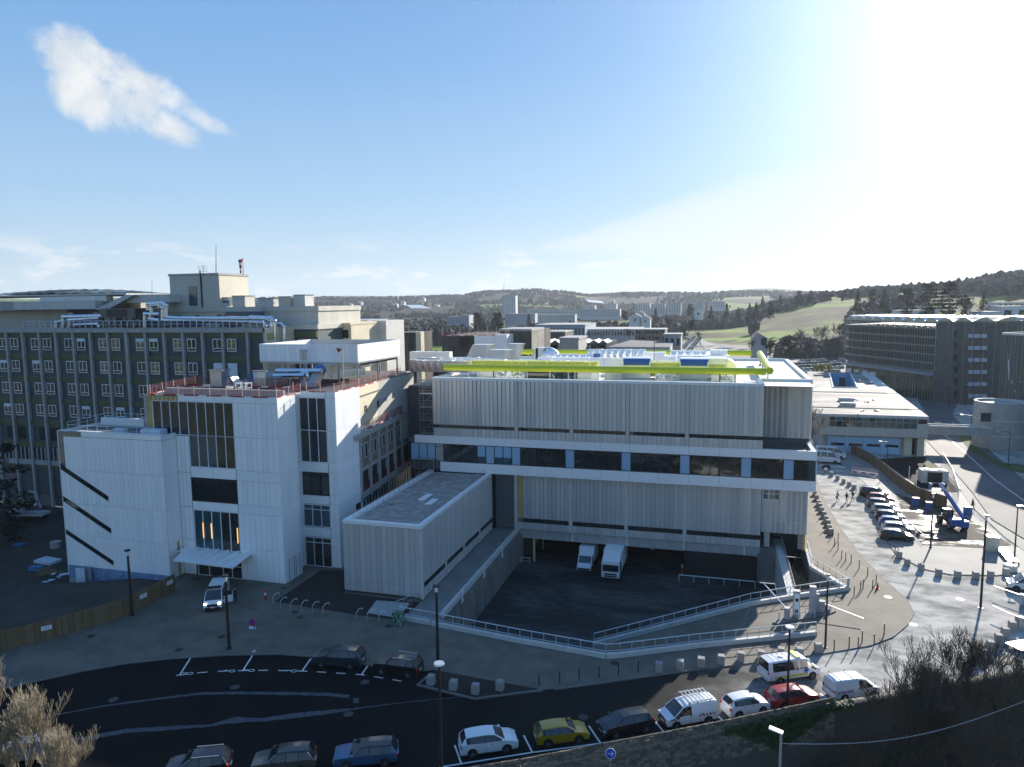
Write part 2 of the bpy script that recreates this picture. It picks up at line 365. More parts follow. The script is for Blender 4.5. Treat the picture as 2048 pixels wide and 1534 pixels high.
# ================================================================ GROUND
def street_mat():
    m = M2('street_asphalt', (.0065, .007, .0075), (.0105, .0105, .011), .25, .9, .4, .6, 2.0, .15, spec=.12).copy(); m.name = 'street_surface'
    t = m.node_tree; b = t.nodes['Principled BSDF']; old = b.inputs['Base Color'].links[0].from_socket
    g = t.nodes.new('ShaderNodeTexCoord'); sx = t.nodes.new('ShaderNodeSeparateXYZ'); t.links.new(g.outputs['Object'], sx.inputs[0])
    def math_(op, a, bb):
        n = t.nodes.new('ShaderNodeMath'); n.operation = op
        for i, q in enumerate((a, bb)):
            if hasattr(q, 'is_output'): t.links.new(q, n.inputs[i])
            else: n.inputs[i].default_value = q
        return n.outputs[0]
    def nz(s, det=6, st=(1, 1, 1)):
        mp = t.nodes.new('ShaderNodeMapping'); mp.inputs['Scale'].default_value = st; mp.inputs['Rotation'].default_value = (0, 0, rad(-28)); t.links.new(g.outputs['Object'], mp.inputs[0])
        n = t.nodes.new('ShaderNodeTexNoise'); n.inputs['Scale'].default_value = s; n.inputs['Detail'].default_value = det; n.inputs['Roughness'].default_value = .65; t.links.new(mp.outputs[0], n.inputs['Vector']); return n.outputs[0]
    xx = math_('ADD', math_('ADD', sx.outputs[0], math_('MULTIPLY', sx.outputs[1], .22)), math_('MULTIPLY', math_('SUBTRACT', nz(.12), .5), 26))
    r = t.nodes.new('ShaderNodeMapRange'); r.interpolation_type = 'SMOOTHSTEP'; t.links.new(xx, r.inputs[0]); r.inputs[1].default_value = 9; r.inputs[2].default_value = 27  # dust towards the right, begun early so sunlit asphalt is painted lighter
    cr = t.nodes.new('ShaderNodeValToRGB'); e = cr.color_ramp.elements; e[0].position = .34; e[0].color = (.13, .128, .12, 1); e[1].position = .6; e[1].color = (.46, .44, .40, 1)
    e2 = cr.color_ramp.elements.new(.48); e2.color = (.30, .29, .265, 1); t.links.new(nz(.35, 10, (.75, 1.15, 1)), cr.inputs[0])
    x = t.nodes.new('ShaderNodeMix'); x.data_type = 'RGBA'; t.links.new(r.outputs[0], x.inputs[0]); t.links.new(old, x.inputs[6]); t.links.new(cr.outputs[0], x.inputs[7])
    # the street tone is also raised slightly from left to right
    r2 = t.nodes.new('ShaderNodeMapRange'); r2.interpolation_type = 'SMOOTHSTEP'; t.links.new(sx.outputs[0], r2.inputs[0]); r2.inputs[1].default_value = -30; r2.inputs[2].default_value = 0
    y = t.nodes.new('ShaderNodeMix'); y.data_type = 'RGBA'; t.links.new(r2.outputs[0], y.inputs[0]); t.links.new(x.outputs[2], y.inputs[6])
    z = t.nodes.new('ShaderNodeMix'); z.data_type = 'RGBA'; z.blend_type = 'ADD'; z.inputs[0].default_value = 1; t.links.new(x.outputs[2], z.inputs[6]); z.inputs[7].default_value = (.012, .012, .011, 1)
    t.links.new(z.outputs[2], y.inputs[7]); r3 = t.nodes.new('ShaderNodeMapRange'); t.links.new(sx.outputs[1], r3.inputs[0]); r3.inputs[1].default_value = 34; r3.inputs[2].default_value = 26; q = t.nodes.new('ShaderNodeMix'); q.data_type = 'RGBA'; t.links.new(r3.outputs[0], q.inputs[0]); t.links.new(y.outputs[2], q.inputs[6]); q.inputs[7].default_value = (.17, .16, .11, 1); t.links.new(q.outputs[2], b.inputs['Base Color'])  # unseen ground behind the camera, paled to bounce light onto shaded facades
    return m
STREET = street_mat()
FEN = [G(-60, 1318), G(0, 1304), G(95, 1281), G(240, 1238), G(300, 1209), G(352, 1181)]
H1 = [(-27.3, 66.2), (-9.3, 64.0), (2, 70.2), (4, 78.8), (9.4, 82.5), (14.6, 85.9), (11.6, 92.5), (11.8, 118), (-27.3, 118)]
H2 = [(-140, 40)]+[(p.x, p.y) for p in FEN]+[(-63.2, 70.9), (-66.3, 71.6), (-66.3, 96.2), (-140, 96.2)]
WALLP = [G(x, y, 1.0) for x, y in ((820, 1571), (1040, 1535), (1224, 1499), (1340, 1477), (1452, 1455), (1560, 1432), (1666, 1409), (1810, 1384), (2048, 1340), (2260, 1300))]
H3 = [(p.x, p.y) for p in WALLP]+[(90, 30), (90, -60), (-26, -60)]
NR = 120; R0 = 430
circ = [(R0*math.sin(2*PI*i/NR), R0*math.cos(2*PI*i/NR)) for i in range(NR)]
def tess(loops, z, mat, mb):
    vs = [p for l in loops for p in l]; i = len(mb.v); k = mb.mi(mat)
    tr = tessellate_polygon([[Vector((p[0], p[1], 0)) for p in l] for l in loops])
    mb.v += [(p[0], p[1], z(p) if callable(z) else z) for p in vs]
    for t in tr:
        p = [vs[j] for j in t]; ar = (p[1][0]-p[0][0])*(p[2][1]-p[0][1])-(p[2][0]-p[0][0])*(p[1][1]-p[0][1])
        mb.f.append(tuple(i+j for j in (t if ar > 0 else (t[0], t[2], t[1])))); mb.m.append(k)
    return mb
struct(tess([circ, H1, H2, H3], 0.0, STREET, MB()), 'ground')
# ---- far terrain: polar sheet, with the valley, the near hill on the right and the far ridge
def azpx(px): d = ray(px, 600); return math.atan2(d.x, d.y)
def lerp(t, xs, ys):
    if t <= xs[0]: return ys[0]
    for i in range(1, len(xs)):
        if t <= xs[i]: q = (t-xs[i-1])/(xs[i]-xs[i-1]); q = q*q*(3-2*q); return ys[i-1]+(ys[i]-ys[i-1])*q
    return ys[-1]
RX = [azpx(x) for x in (-600, 200, 630, 720, 830, 900, 980, 1060, 1120, 1180, 1280, 1400, 1500, 1620, 1800, 2048, 2600)]
def hz(px): return 607.5-.0113*(px-1024)
RY = [(hz(x)-y)/F*2900+33 for x, y in ((-600, 606), (200, 602), (630, 601), (720, 601), (830, 598), (900, 595), (980, 588), (1060, 584), (1120, 587), (1180, 595), (1280, 590), (1400, 590), (1500, 587), (1620, 589), (1800, 588), (2048, 586), (2600, 586))]
HX = [azpx(x) for x in (1380, 1480, 1560, 1640, 1720, 1850, 2048, 2700)]
HY = [0, 6, 24, 36, 38, 42, 56, 80]
def ridge(az): return lerp(az, RX, RY)
def sm(a, b, x):
    t = max(0, min(1, (x-a)/(b-a))); return t*t*(3-2*t)
def terr(az, r):
    h = ridge(az); z = 0
    x, y = r*math.sin(az), r*math.cos(az)
    n = noise.noise(Vector((x/420, y/420, 0)))*.5+noise.noise(Vector((x/160, y/160, 3)))*.25
    z += h*(sm(1500, 2900, r)*.78+sm(2300, 2900, r)*.22) + n*26*sm(1200, 2200, r)*(1-sm(2500, 2900, r))
    if r > 2900: z = h*(1-.55*sm(2950, 3900, r)) + (95+60*noise.noise(Vector((az*9, 7, 1))))*sm(4200, 6500, r)*.9
    hh = lerp(az, HX, HY); z += hh*sm(560, 1120, r)*(1-sm(1250, 1900, r)) + n*6*sm(600, 900, r)
    return z
AZN = 260; radii = [R0, 480, 540, 600, 660, 720, 790, 860, 930, 1000, 1060, 1120, 1200, 1300, 1400, 1520, 1650, 1800, 1950, 2100, 2250, 2400, 2550, 2700, 2800, 2900, 3000, 3300, 3700, 4200, 4800, 5600, 6500, 8000, 11000]
def terrain_mat():
    m = bpy.data.materials.new('countryside'); m.use_nodes = True; t = m.node_tree; b = t.nodes['Principled BSDF']; b.inputs['Roughness'].default_value = .95; b.inputs['Specular IOR Level'].default_value = .1
    g = t.nodes.new('ShaderNodeTexCoord')
    def vor(s):
        n = t.nodes.new('ShaderNodeTexVoronoi'); n.inputs['Scale'].default_value = s; mp = t.nodes.new('ShaderNodeMapping'); mp.inputs['Rotation'].default_value = (0, 0, .5); mp.inputs['Scale'].default_value = (1, 1.9, 0)
        t.links.new(g.outputs['Object'], mp.inputs[0]); t.links.new(mp.outputs[0], n.inputs['Vector']); return n.outputs['Color']
    def nz(s, d=6):
        n = t.nodes.new('ShaderNodeTexNoise'); n.inputs['Scale'].default_value = s; n.inputs['Detail'].default_value = d; t.links.new(g.outputs['Object'], n.inputs['Vector']); return n.outputs[0]
    sx = t.nodes.new('ShaderNodeSeparateColor'); t.links.new(vor(.0042), sx.inputs[0])
    cr = t.nodes.new('ShaderNodeValToRGB'); cr.color_ramp.interpolation = 'CONSTANT'; e = cr.color_ramp.elements
    e[0].position = 0; e[0].color = (.028, .028, .02, 1); e[1].position = .42; e[1].color = (.10, .17, .025, 1)
    for p, c in ((.56, (.07, .06, .035, 1)), (.70, (.03, .032, .022, 1)), (.82, (.13, .20, .035, 1)), (.92, (.10, .085, .055, 1))):
        q = cr.color_ramp.elements.new(p); q.color = c
    t.links.new(sx.outputs[0], cr.inputs[0])
    # rough winter grass near the town
    c2 = t.nodes.new('ShaderNodeValToRGB'); e = c2.color_ramp.elements; e[0].position = .38; e[0].color = (.045, .042, .022, 1); e[1].position = .58; e[1].color = (.15, .22, .03, 1)
    q = c2.color_ramp.elements.new(.5); q.color = (.085, .09, .035, 1); t.links.new(nz(.012, 8), c2.inputs[0])
    ln = t.nodes.new('ShaderNodeVectorMath'); ln.operation = 'LENGTH'; t.links.new(g.outputs['Object'], ln.inputs[0])
    r = t.nodes.new('ShaderNodeMapRange'); r.inputs[1].default_value = 1250; r.inputs[2].default_value = 1350; t.links.new(ln.outputs['Value'], r.inputs[0])
    x = t.nodes.new('ShaderNodeMix'); x.data_type = 'RGBA'; t.links.new(r.outputs[0], x.inputs[0]); t.links.new(c2.outputs[0], x.inputs[6]); t.links.new(cr.outputs[0], x.inputs[7])
    t.links.new(x.outputs[2], b.inputs['Base Color']); return m
TER = terrain_mat()
mb = MB(); mb.mi(TER)
AZA = [2*PI*i/NR for i in range(NR)]
for i, r in enumerate(radii):
    for j in range(NR*3):
        az = 2*PI*j/(NR*3); a2 = az if az < PI else az-2*PI
        mb.v.append((r*math.sin(az), r*math.cos(az), terr(a2, r) if i else 0.0))
for i in range(len(radii)-1):
    for j in range(NR*3):
        a, b = i*NR*3+j, i*NR*3+(j+1) % (NR*3); mb.f.append((a, b, b+NR*3, a+NR*3)[::-1]); mb.m.append(0)
struct(mb, 'hills', smooth=True)
# ---- sunk delivery yard, ramp and planting pit
YZ = -4.7
mb = MB(); tess([[(-27.3, 66.2), (-9.3, 64.0), (2, 70.2), (4, 78.8), (8.2, 81.7), (8.0, 98.3), (6.1, 98.3), (6.1, 117.9), (-27.3, 117.9)]], YZ, ASPHY, mb); struct(mb, 'yard_floor')
mb = MB()
mb.poly([(2, 70.2, .01), (4, 78.8, .01), (-12.1, 72.6, -3.6), (-9.8, 64.3, -3.2)], PAVE)
mb.poly([(-9.8, 64.3, -3.2), (-12.1, 72.6, -3.6), (-17.5, 71.2, YZ+.01), (-15, 64.9, YZ+.01)], PAVE)
struct(mb, 'yard_ramp')
mb = MB()
for a, b in zip(H1, H1[1:]+H1[:1]):
    d = Vector((b[0]-a[0], b[1]-a[1], 0)).normalized(); nn = Vector((-d.y, d.x, 0))*.02
    mb.poly([(a[0]+nn.x, a[1]+nn.y, YZ), (b[0]+nn.x, b[1]+nn.y, YZ), (b[0]+nn.x, b[1]+nn.y, -.004), (a[0]+nn.x, a[1]+nn.y, -.004)], CONCD)
struct(mb, 'retaining_wall')
mb = MB(); p = [(-12.1, 72.65, -3.6), (-3.9, 75.8, -1.77), (4, 78.85, 0)]
for a, b in zip(p, p[1:]): mb.poly([(a[0], a[1], YZ), (b[0], b[1], YZ), b, a][::-1], CONC)
struct(mb, 'ramp_wall')
pit = [(8.9, 82.6), (9.4, 82.5), (14.6, 85.9), (11.6, 92.5), (11.8, 103), (8.9, 103)]
mb = MB(); tess([pit], -2.4, SOIL, mb)
for a, b in ((pit[1], pit[2]), (pit[2], pit[3]), (pit[3], pit[4])): mb.poly([(a[0], a[1], -2.4), (b[0], b[1], -2.4), (b[0], b[1], .1), (a[0], a[1], .1)], CONCL)
struct(mb, 'planting_pit')
mb = MB().prism([(8.15, 81.8), (8.95, 82.4), (8.95, 103), (8.0, 103)], YZ, .16, CONCL); struct(mb, 'pit_wall')
# ---- construction site behind the fence
def hz2(p):
    return -.02 if any((Vector((p[0], p[1]))-Vector((q.x, q.y))).length < .01 for q in FEN) or p[0] > -64 else -1.7
struct(tess([H2], hz2, DIRT, MB()), 'site_ground')
# ---- low ground in front of the stone wall
mb = MB(); LV = M2('low_verge', (.018, .022, .010), (.035, .033, .018), .5, .95, .4, .6, 2.0, .5); tess([H3], -3.9, LV, mb); struct(mb, 'low_verge')
# ---- pavements (10 cm above the street) with kerbs
K = [G(x, y, .1) for x, y in ((-60, 1392), (60, 1364), (160, 1342), (250, 1326), (340, 1316), (450, 1309), (560, 1307), (640, 1313), (740, 1329), (840, 1344), (868, 1340), (1087, 1380), (1110, 1378), (1250, 1358), (1380, 1340), (1500, 1325), (1640, 1307), (1740, 1290), (1785, 1273), (1815, 1248), (1827, 1225), (1815, 1200), (1775, 1165), (1722, 1112), (1685, 1062), (1658, 1018), (1642, 985), (1634, 960))]
out = [(p.x, p.y) for p in K]+[(18, 150), (-40, 150), (-40, 100), (-63.3, 100), (-63.3, 69.2)]+[(p.x, p.y) for p in reversed(FEN)]
out = [out[-1]]+out[:-1]
Hp = [(-27.35, 66.15), (-9.3, 63.9), (2.05, 70.1), (4.1, 78.75), (9.4, 82.4), (14.75, 85.9), (11.7, 92.5), (11.9, 118), (-27.35, 118)]
mb = MB(); tess([out, Hp], .1, PAVE, mb); struct(mb, 'pavement')
def strip(pts, wd, z0, z1, mat, name, closed=False, stru=True, off=0):
    mb = MB(); n = len(pts)
    for a, b in zip(pts, pts[1:]):
        a = Vector((a[0], a[1])); b = Vector((b[0], b[1])); d = (b-a).normalized(); s = Vector((-d.y, d.x))
        q = [a+s*(off-wd/2)-d*wd*.3, b+s*(off-wd/2)+d*wd*.3, b+s*(off+wd/2)+d*wd*.3, a+s*(off+wd/2)-d*wd*.3]
        mb.prism([(p.x, p.y) for p in q], z0, z1, mat)
    o = struct(mb, name) if stru else mb
    return o
strip([(p.x, p.y) for p in K[:10]], .16, -.05, .112, KERB, 'kerb')
strip([(p.x, p.y) for p in K[12:]], .16, -.05, .112, KERB, 'kerb')
# planting bed by the parking bays
bed = [G(x, y, .1) for x, y in ((862, 1347), (870, 1341), (1084, 1380), (1000, 1390), (950, 1397), (880, 1380), (835, 1369))]
struct(MB().prism([(p.x, p.y) for p in bed], -.02, .09, SOIL), 'planting_bed')
strip([(p.x, p.y) for p in (bed[2], bed[3], bed[4], bed[5], bed[6], bed[0])], .2, -.03, .13, KERB, 'bed_kerb')
# soil bed between the tower and the low annex
sb = [G(x, y, .1) for x, y in ((641, 1141), (550, 1203), (712, 1230), (795, 1240), (846, 1206), (690, 1186), (688, 1141))]
struct(MB().prism([(p.x, p.y) for p in sb], .05, .112, SOIL), 'soil_bed')
sl_ = [G(x, y, .12) for x, y in ((753, 1201), (735, 1226), (796, 1236), (820, 1207))]
struct(MB().prism([(p.x, p.y) for p in sl_], .05, .16, CONC), 'concrete_slab')
# walkway beside the annex
struct(MB().prism([(-31.2, 66.6), (-27.35, 66.2), (-27.35, 101), (-31.2, 101)], -.6, .13, PAVEC), 'walkway')
struct(MB().box(-27.75, -27.3, 67.6, 98, -.5, .55, CONCL), 'walkway_parapet')
# lane-side island in the dusty square
isl = [G(x, y, .1) for x, y in ((1655, 905), (1690, 935), (1730, 965), (1775, 1030), (1800, 1060), (1775, 1082), (1795, 1110), (1850, 1138), (1900, 1148), (1990, 1150), (2100, 1138), (2100, 1085), (2025, 1094), (1990, 1060), (1950, 1035), (1938, 1020), (1960, 980), (1900, 985), (1840, 975), (1790, 940), (1740, 905), (1700, 880))]
struct(MB().prism([(p.x, p.y) for p in isl[:1]+isl[2:12]+isl[12:]], .0, .05, M2('dusty_island', (.25, .24, .22), (.33, .32, .29), .2, .8, .38, .62, .9, .3)), 'square')
strip([(p.x, p.y) for p in isl[5:11]], .2, 0, .1, CONCD, 'square_kerb')
mud = [G(x, y, .06) for x, y in ((1790, 985), (1830, 1000), (1900, 1010), (1940, 1040), (1985, 1065), (2022, 1090), (1990, 1098), (1900, 1092), (1845, 1090), (1812, 1045))]
struct(MB().prism([(p.x, p.y) for p in mud], .0, .075, MUD), 'mud_patch')
# roads on the far right
rd = [G(x, y, .02) for x, y in ((1848, 880), (1860, 840), (1835, 800), (1870, 770), (1930, 775), (1905, 830), (1955, 880), (2060, 970), (2200, 1060), (2200, 1190), (2040, 1090), (1960, 1010), (1900, 940))]
struct(MB().prism([(p.x, p.y) for p in rd], -.02, .02, ROADR), 'road')
pv = [G(x, y, .04) for x, y in ((1851, 914), (1852, 880), (1885, 915), (1945, 985), (1985, 1040), (2060, 1085), (2060, 1110), (2010, 1075), (1945, 1015), (1925, 985), (1890, 945))]
struct(MB().prism([(p.x, p.y) for p in pv], 0, .09, PAVEC), 'footway')
strip([(p.x, p.y) for p in pv[1:6]], .25, 0, .2, CONCD, 'road_kerb')
strip([G(x, y).xy for x, y in ((1880, 862), (1930, 905), (1990, 960), (2060, 1010))], .15, .02, .028, PAINT, 'road_marking')
strip([G(x, y).xy for x, y in ((1905, 845), (1960, 885), (2060, 955))], .15, .02, .028, PAINT, 'road_marking')
gp = [G(x, y, .04) for x, y in ((1905, 860), (1945, 860), (1960, 900), (2000, 925), (2100, 935), (2100, 960), (2000, 935), (1940, 900))]
struct(MB().prism([(p.x, p.y) for p in gp], 0, .08, GRASS), 'verge')
# forecourt under the blue garage doors and the far car park
fc = [G(x, y, .02) for x, y in ((1640, 925), (1852, 912), (1852, 925), (1890, 950), (1920, 985), (1840, 980), (1740, 935), (1690, 905))]
struct(MB().prism([(p.x, p.y) for p in fc], -.02, .016, ASPH), 'forecourt')
cp = [G(x, y, .04) for x, y in ((1300, 676), (1500, 668), (1700, 672), (1700, 770), (1560, 770), (1300, 700))]
struct(MB().prism([(p.x, p.y) for p in cp], 0, .04, ROADR), 'car_park')
hs = [G(x, y, .06) for x, y in ((1640, 790), (1720, 752), (1700, 742), (1600, 760))]
# white road markings
def mark(pts, wd, name='road_marking', z=.004): strip([p.xy if hasattr(p, 'xy') else p for p in pts], wd, z-.003, z, PAINT, name)
for a, b in (((381, 1316), (360, 1349)), ((505, 1311), (485, 1342)), ((621, 1318), (605, 1341)), ((742, 1322), (724, 1348))): mark([G(*a), G(*b)], .13)
dash = [G(x, y) for x, y in ((353, 1351), (400, 1345), (450, 1342), (486, 1341), (540, 1340.5), (605, 1342), (660, 1345), (725, 1349.5), (790, 1360), (842, 1370))]
tot = []
for a, b in zip(dash, dash[1:]):
    n = max(1, round((b-a).length/.2)); tot += [a.lerp(b, i/n) for i in range(n)]
for i in range(0, len(tot)-5, 9): mark([tot[i], tot[min(i+4, len(tot)-1)]], .13)
for x, y in ((380, 1347), (464, 1342), (503, 1341), (588, 1342)):       # little painted wheelchair signs
    g = G(x, y); mb = MB()
    for t in range(8): mb.beam((g.x+.28*math.cos(t*PI/4), g.y+.2*math.sin(t*PI/4), .004), (g.x+.28*math.cos((t+1)*PI/4), g.y+.2*math.sin((t+1)*PI/4), .004), .07, .004, PAINT)
    mb.beam((g.x-.25, g.y, .004), (g.x-.75, g.y-.06, .004), .09, .004, PAINT); struct(mb, 'road_marking')
SPL = M2('pale_spill', (.06, .075, .09), (.11, .125, .14), 3.0, .8, .35, .6, spec=.2)
def spill(pts, wds, seed):
    rnd = random.Random(seed); mb = MB(); l = []; r = []
    P = [G(x, y) for x, y in pts]; S = []
    for i, (a, b) in enumerate(zip(P, P[1:])):
        n = max(2, int((b-a).length/.35))
        for k2 in range(n): t = k2/n; S.append((a.lerp(b, t), wds[i]+(wds[i+1]-wds[i])*t))
    for i, (p, wd) in enumerate(S[:-1]):
        d = (S[i+1][0]-p).normalized(); s = Vector((-d.y, d.x, 0)); l.append(p+s*(wd/2+rnd.uniform(-.04, .06))); r.append(p-s*(wd/2+rnd.uniform(-.04, .06)))
    for i in range(len(l)-1): mb.poly([(q.x, q.y, .005) for q in (r[i], r[i+1], l[i+1], l[i])], SPL)
    struct(mb, 'road_stain')
spill([(10, 1448), (120, 1428), (220, 1410), (320, 1397), (400, 1387), (480, 1386), (580, 1387), (660, 1389), (714, 1395)], [.3, .2, .25, .3, .35, .4, .45, .5, .45], 1)
spill([(712, 1396), (712, 1417)], [.45, .45], 2)
spill([(60, 1484), (170, 1477), (250, 1462), (330, 1457), (420, 1451), (470, 1440), (520, 1440), (600, 1430), (660, 1424), (712, 1417), (800, 1406), (900, 1396), (945, 1391)], [.3, .5, .6, .5, .3, .8, .5, .7, .6, .2, .12, .1, .1], 3)
bay = [G(x, y) for x, y in ((880, 1534.5), (900, 1531), (1066, 1504.5), (1199, 1487), (1300, 1471), (1450, 1447), (1554, 1419))]
mark(bay[:5], .14); mark([bay[4], bay[5], bay[6]], .1)
for a, b in (((909.8, 1491), (922.5, 1527)), ((1047.5, 1471), (1065, 1505)), ((1178, 1452), (1200.8, 1486)), ((1306, 1437.7), (1329.3, 1466)), ((1432.7, 1429), (1451.7, 1447)), ((1533, 1402), (1554, 1419)), ((1640.6, 1387), (1664, 1405))): mark([G(*a), G(*b)], .13)
# manhole covers and grates
def disc(px, py, r, mat, z=.004, name='manhole_cover'):
    g = G(px, py, z); mb = MB(); mb.prism([(g.x+r*math.cos(t*PI/8), g.y+r*math.sin(t*PI/8)) for t in range(16)], z-.012, z+.004, mat); mb.prism([(g.x+r*.8*math.cos(t*PI/8), g.y+r*.8*math.sin(t*PI/8)) for t in range(16)], z, z+.007, mat); struct(mb, name)
MHD = M('iron_cover', (.03, .032, .035), .5, .6, .2, 5); MHL = M('pale_cover', (.45, .44, .41), .6, .1, .1, 5)
for x, y in ((182, 1272), (358, 1299), (443, 1273), (394, 1156), (590, 1224), (600, 1234), (569, 1176), (777, 1252), (1230, 1326)): disc(x, y, .38, MHD, .11)
for x, y in ((470, 1374), (730, 1364), (227, 1399), (697, 1428), (1167, 1434)): disc(x, y, .4, M('worn_cover', (.045, .05, .055), .6, .2), .004)
for x, y in ((1776, 1194), (1920, 1198), (1826, 1249), (1709, 1100), (1905, 1148), (1982, 1100), (1872, 933), (1870, 920), (1908, 884)): disc(x, y, .42, MHL, .11 if y == 1194 else .025)
# ================================================================ BUILDINGS: shared helpers
GAPM = M('panel_joint', (.10, .11, .12), .7)
def v2(p): return Vector((p[0], p[1], 0))
def clad(parent, P0, P1, z0, z1, step, mats, name='wall_panel', th=.05, gap=.035, jit=0, rnd=random, zgap=None, wvar=None):
    P0, P1 = v2(P0), v2(P1); ln = (P1-P0).length; d = (P1-P0)/ln; ow = Vector((d.y, -d.x, 0)); a = math.atan2(d.y, d.x)
    n = max(1, round(ln/step)); xs = [ln*i/n for i in range(n+1)]
    if wvar: xs = [0]+[x+rnd.choice((-1, 0, 0, 1))*wvar for x in xs[1:-1]]+[ln]
    for i in range(n):
        wd = round(xs[i+1]-xs[i]-gap, 2); h = z1-z0-(zgap if zgap is not None else gap)
        p = P0+d*(xs[i]+gap/2)+ow*th; p.z = z0+(gap/2 if zgap is None else zgap/2)
        part(boxmesh(wd, th, h, rnd.choice(mats)), name, parent, loc=p, rz=a)
def fold_mesh(wd, h, tilt, mat):
    k = ('fold', round(wd, 3), round(h, 2), tilt, mat.name)
    if k in _cm: return _cm[k]
    mb = MB(); a, b = tilt
    pr = [(0, 0), (0, -a), (wd*.12, -a-.01), (wd*.82, -b), (wd, -b), (wd, 0)]
    mb.prism(pr[::-1] if False else pr, 0, h, mat); _cm[k] = mb.mesh('folded_panel'); return _cm[k]
def fold(parent, P0, P1, z0, z1, step, name='cladding_panel', gap=.03, rnd=random, depth=.14):
    P0, P1 = v2(P0), v2(P1); ln = (P1-P0).length; d = (P1-P0)/ln; a = math.atan2(d.y, d.x); n = max(1, round(ln/step))
    for i in range(n):
        wd = ln/n-gap; t = rnd.choice(((.02, depth), (.02, depth*.8), (.03, depth*1.1), (.02, depth*.6))); m = rnd.choice(CLAD)
        p = P0+d*(ln*i/n+gap/2); p.z = z0; part(fold_mesh(wd, z1-z0, t, m), name, parent, loc=p, rz=a)
def glazing(parent, P0, P1, zs, xs, fm_=FRAMEW, gm=GLASS, fw=.09, dep=.12, gms=None, rnd=random, name='glazing_frame'):
    """frame grid as one part with every pane its own piece; xs are distances along P0->P1, zs heights"""
    P0, P1 = v2(P0), v2(P1); d = (P1-P0).normalized(); ow = Vector((d.y, -d.x, 0)); a = math.atan2(d.y, d.x); mb = MB()
    for x in xs: mb.beam(P0+d*x+_z*zs[0], P0+d*x+_z*zs[-1], fw, dep, fm_, up=tuple(ow))
    for z in zs: mb.beam(P0+d*xs[0]+_z*z+ow*.004, P0+d*xs[-1]+_z*z+ow*.004, dep, fw, fm_)
    f = part(mb, name, parent)
    for i in range(len(xs)-1):
        for j in range(len(zs)-1):
            g = gms(i, j) if gms else gm
            if g is None: continue
            p = P0+d*(xs[i]+fw/2)-ow*.02; p.z = zs[j]+fw/2
            part(boxmesh(xs[i+1]-xs[i]-fw, .02, zs[j+1]-zs[j]-fw, g), 'pane', parent, loc=p, rz=a)
    return f
def seq(a, b, n): return [a+(b-a)*i/n for i in range(n+1)]
def railing(name, label, pts, h=1.1, sp=1.6, mat=GALV, plinth=None, cat='railing', group=None, mid=2, pr=.025, wd=.05, rnd=random, ptick=None):
    """posts every sp metres, top rail and mid rails; pts are 3D foot points"""
    P = [Vector(p) for p in pts]; t = thing(name, label, cat, P[0], 0, group); rm = MB(); k = 0
    for a, b in zip(P, P[1:]):
        n = max(1, round((b-a).length/sp)); up = Vector((0, 0, h)); ang = math.atan2((b-a).y, (b-a).x)
        for i in range(n+(1 if b is P[-1] else 0)):
            q = a.lerp(b, i/n); part(boxmesh(wd, wd, h, mat), 'post', t, loc=q-Vector((wd/2, wd/2, 0)))
        rm.tube(a+up, b+up, wd*.75, wd*.75, 6, mat)
        for m in range(mid): q = up*((m+1)/(mid+1)); rm.tube(a+q, b+q, pr, pr, 4, mat)
    part(rm, 'rail', t)
    if plinth:
        mb = MB()
        for a, b in zip(P, P[1:]): mb.beam(a+Vector((0, 0, plinth[1]/2-.1)), b+Vector((0, 0, plinth[1]/2-.1)), plinth[0], plinth[1]+.2, plinth[2])
        part(mb, 'plinth', t)
    return t
TOE = [M('toe_red', (.42, .02, .025), .5), M('toe_white', (.72, .72, .72), .5)]
GP = M('guard_post', (.55, .50, .42), .5, .3, .1)
def guard(label, pts, h=1.15, out=0.0):
    P = [Vector(p) for p in pts]; t = thing('edge_guardrail', label, 'guardrail', P[0], 0, 'red site guardrails on the roof edges')
    for a, b in zip(P, P[1:]):
        ln = (b-a).length; n = max(1, round(ln/2.2)); d = (b-a)/ln
        for i in range(n+1):
            q = a.lerp(b, i/n); part(boxmesh(.06, .06, h+.15, GP), 'post', t, loc=q-Vector((.03, .03, .05)))
        for i in range(n):
            q0 = a.lerp(b, i/n)+d*.06; q1 = a.lerp(b, (i+1)/n)-d*.06; mb = MB(); up = Vector((0, 0, 1))
            for z in (.22, .38, .54, .70, .86, 1.02, 1.14): mb.beam(q0+up*z, q1+up*z, .02, .028, REDM)
            for k2 in range(5): r = q0.lerp(q1, k2/4); mb.beam(r+up*.2, r+up*1.14, .02, .02, REDM)
            part(mb, 'mesh_panel', t)
        m = max(1, round(ln/1.1))
        for i in range(m):
            part(MB().beam(a.lerp(b, i/m)+Vector((0, 0, .08)), a.lerp(b, (i+1)/m)+Vector((0, 0, .08)), .04, .17, TOE[(i % 3 == 1)]), 'toe_board', t)
    return t
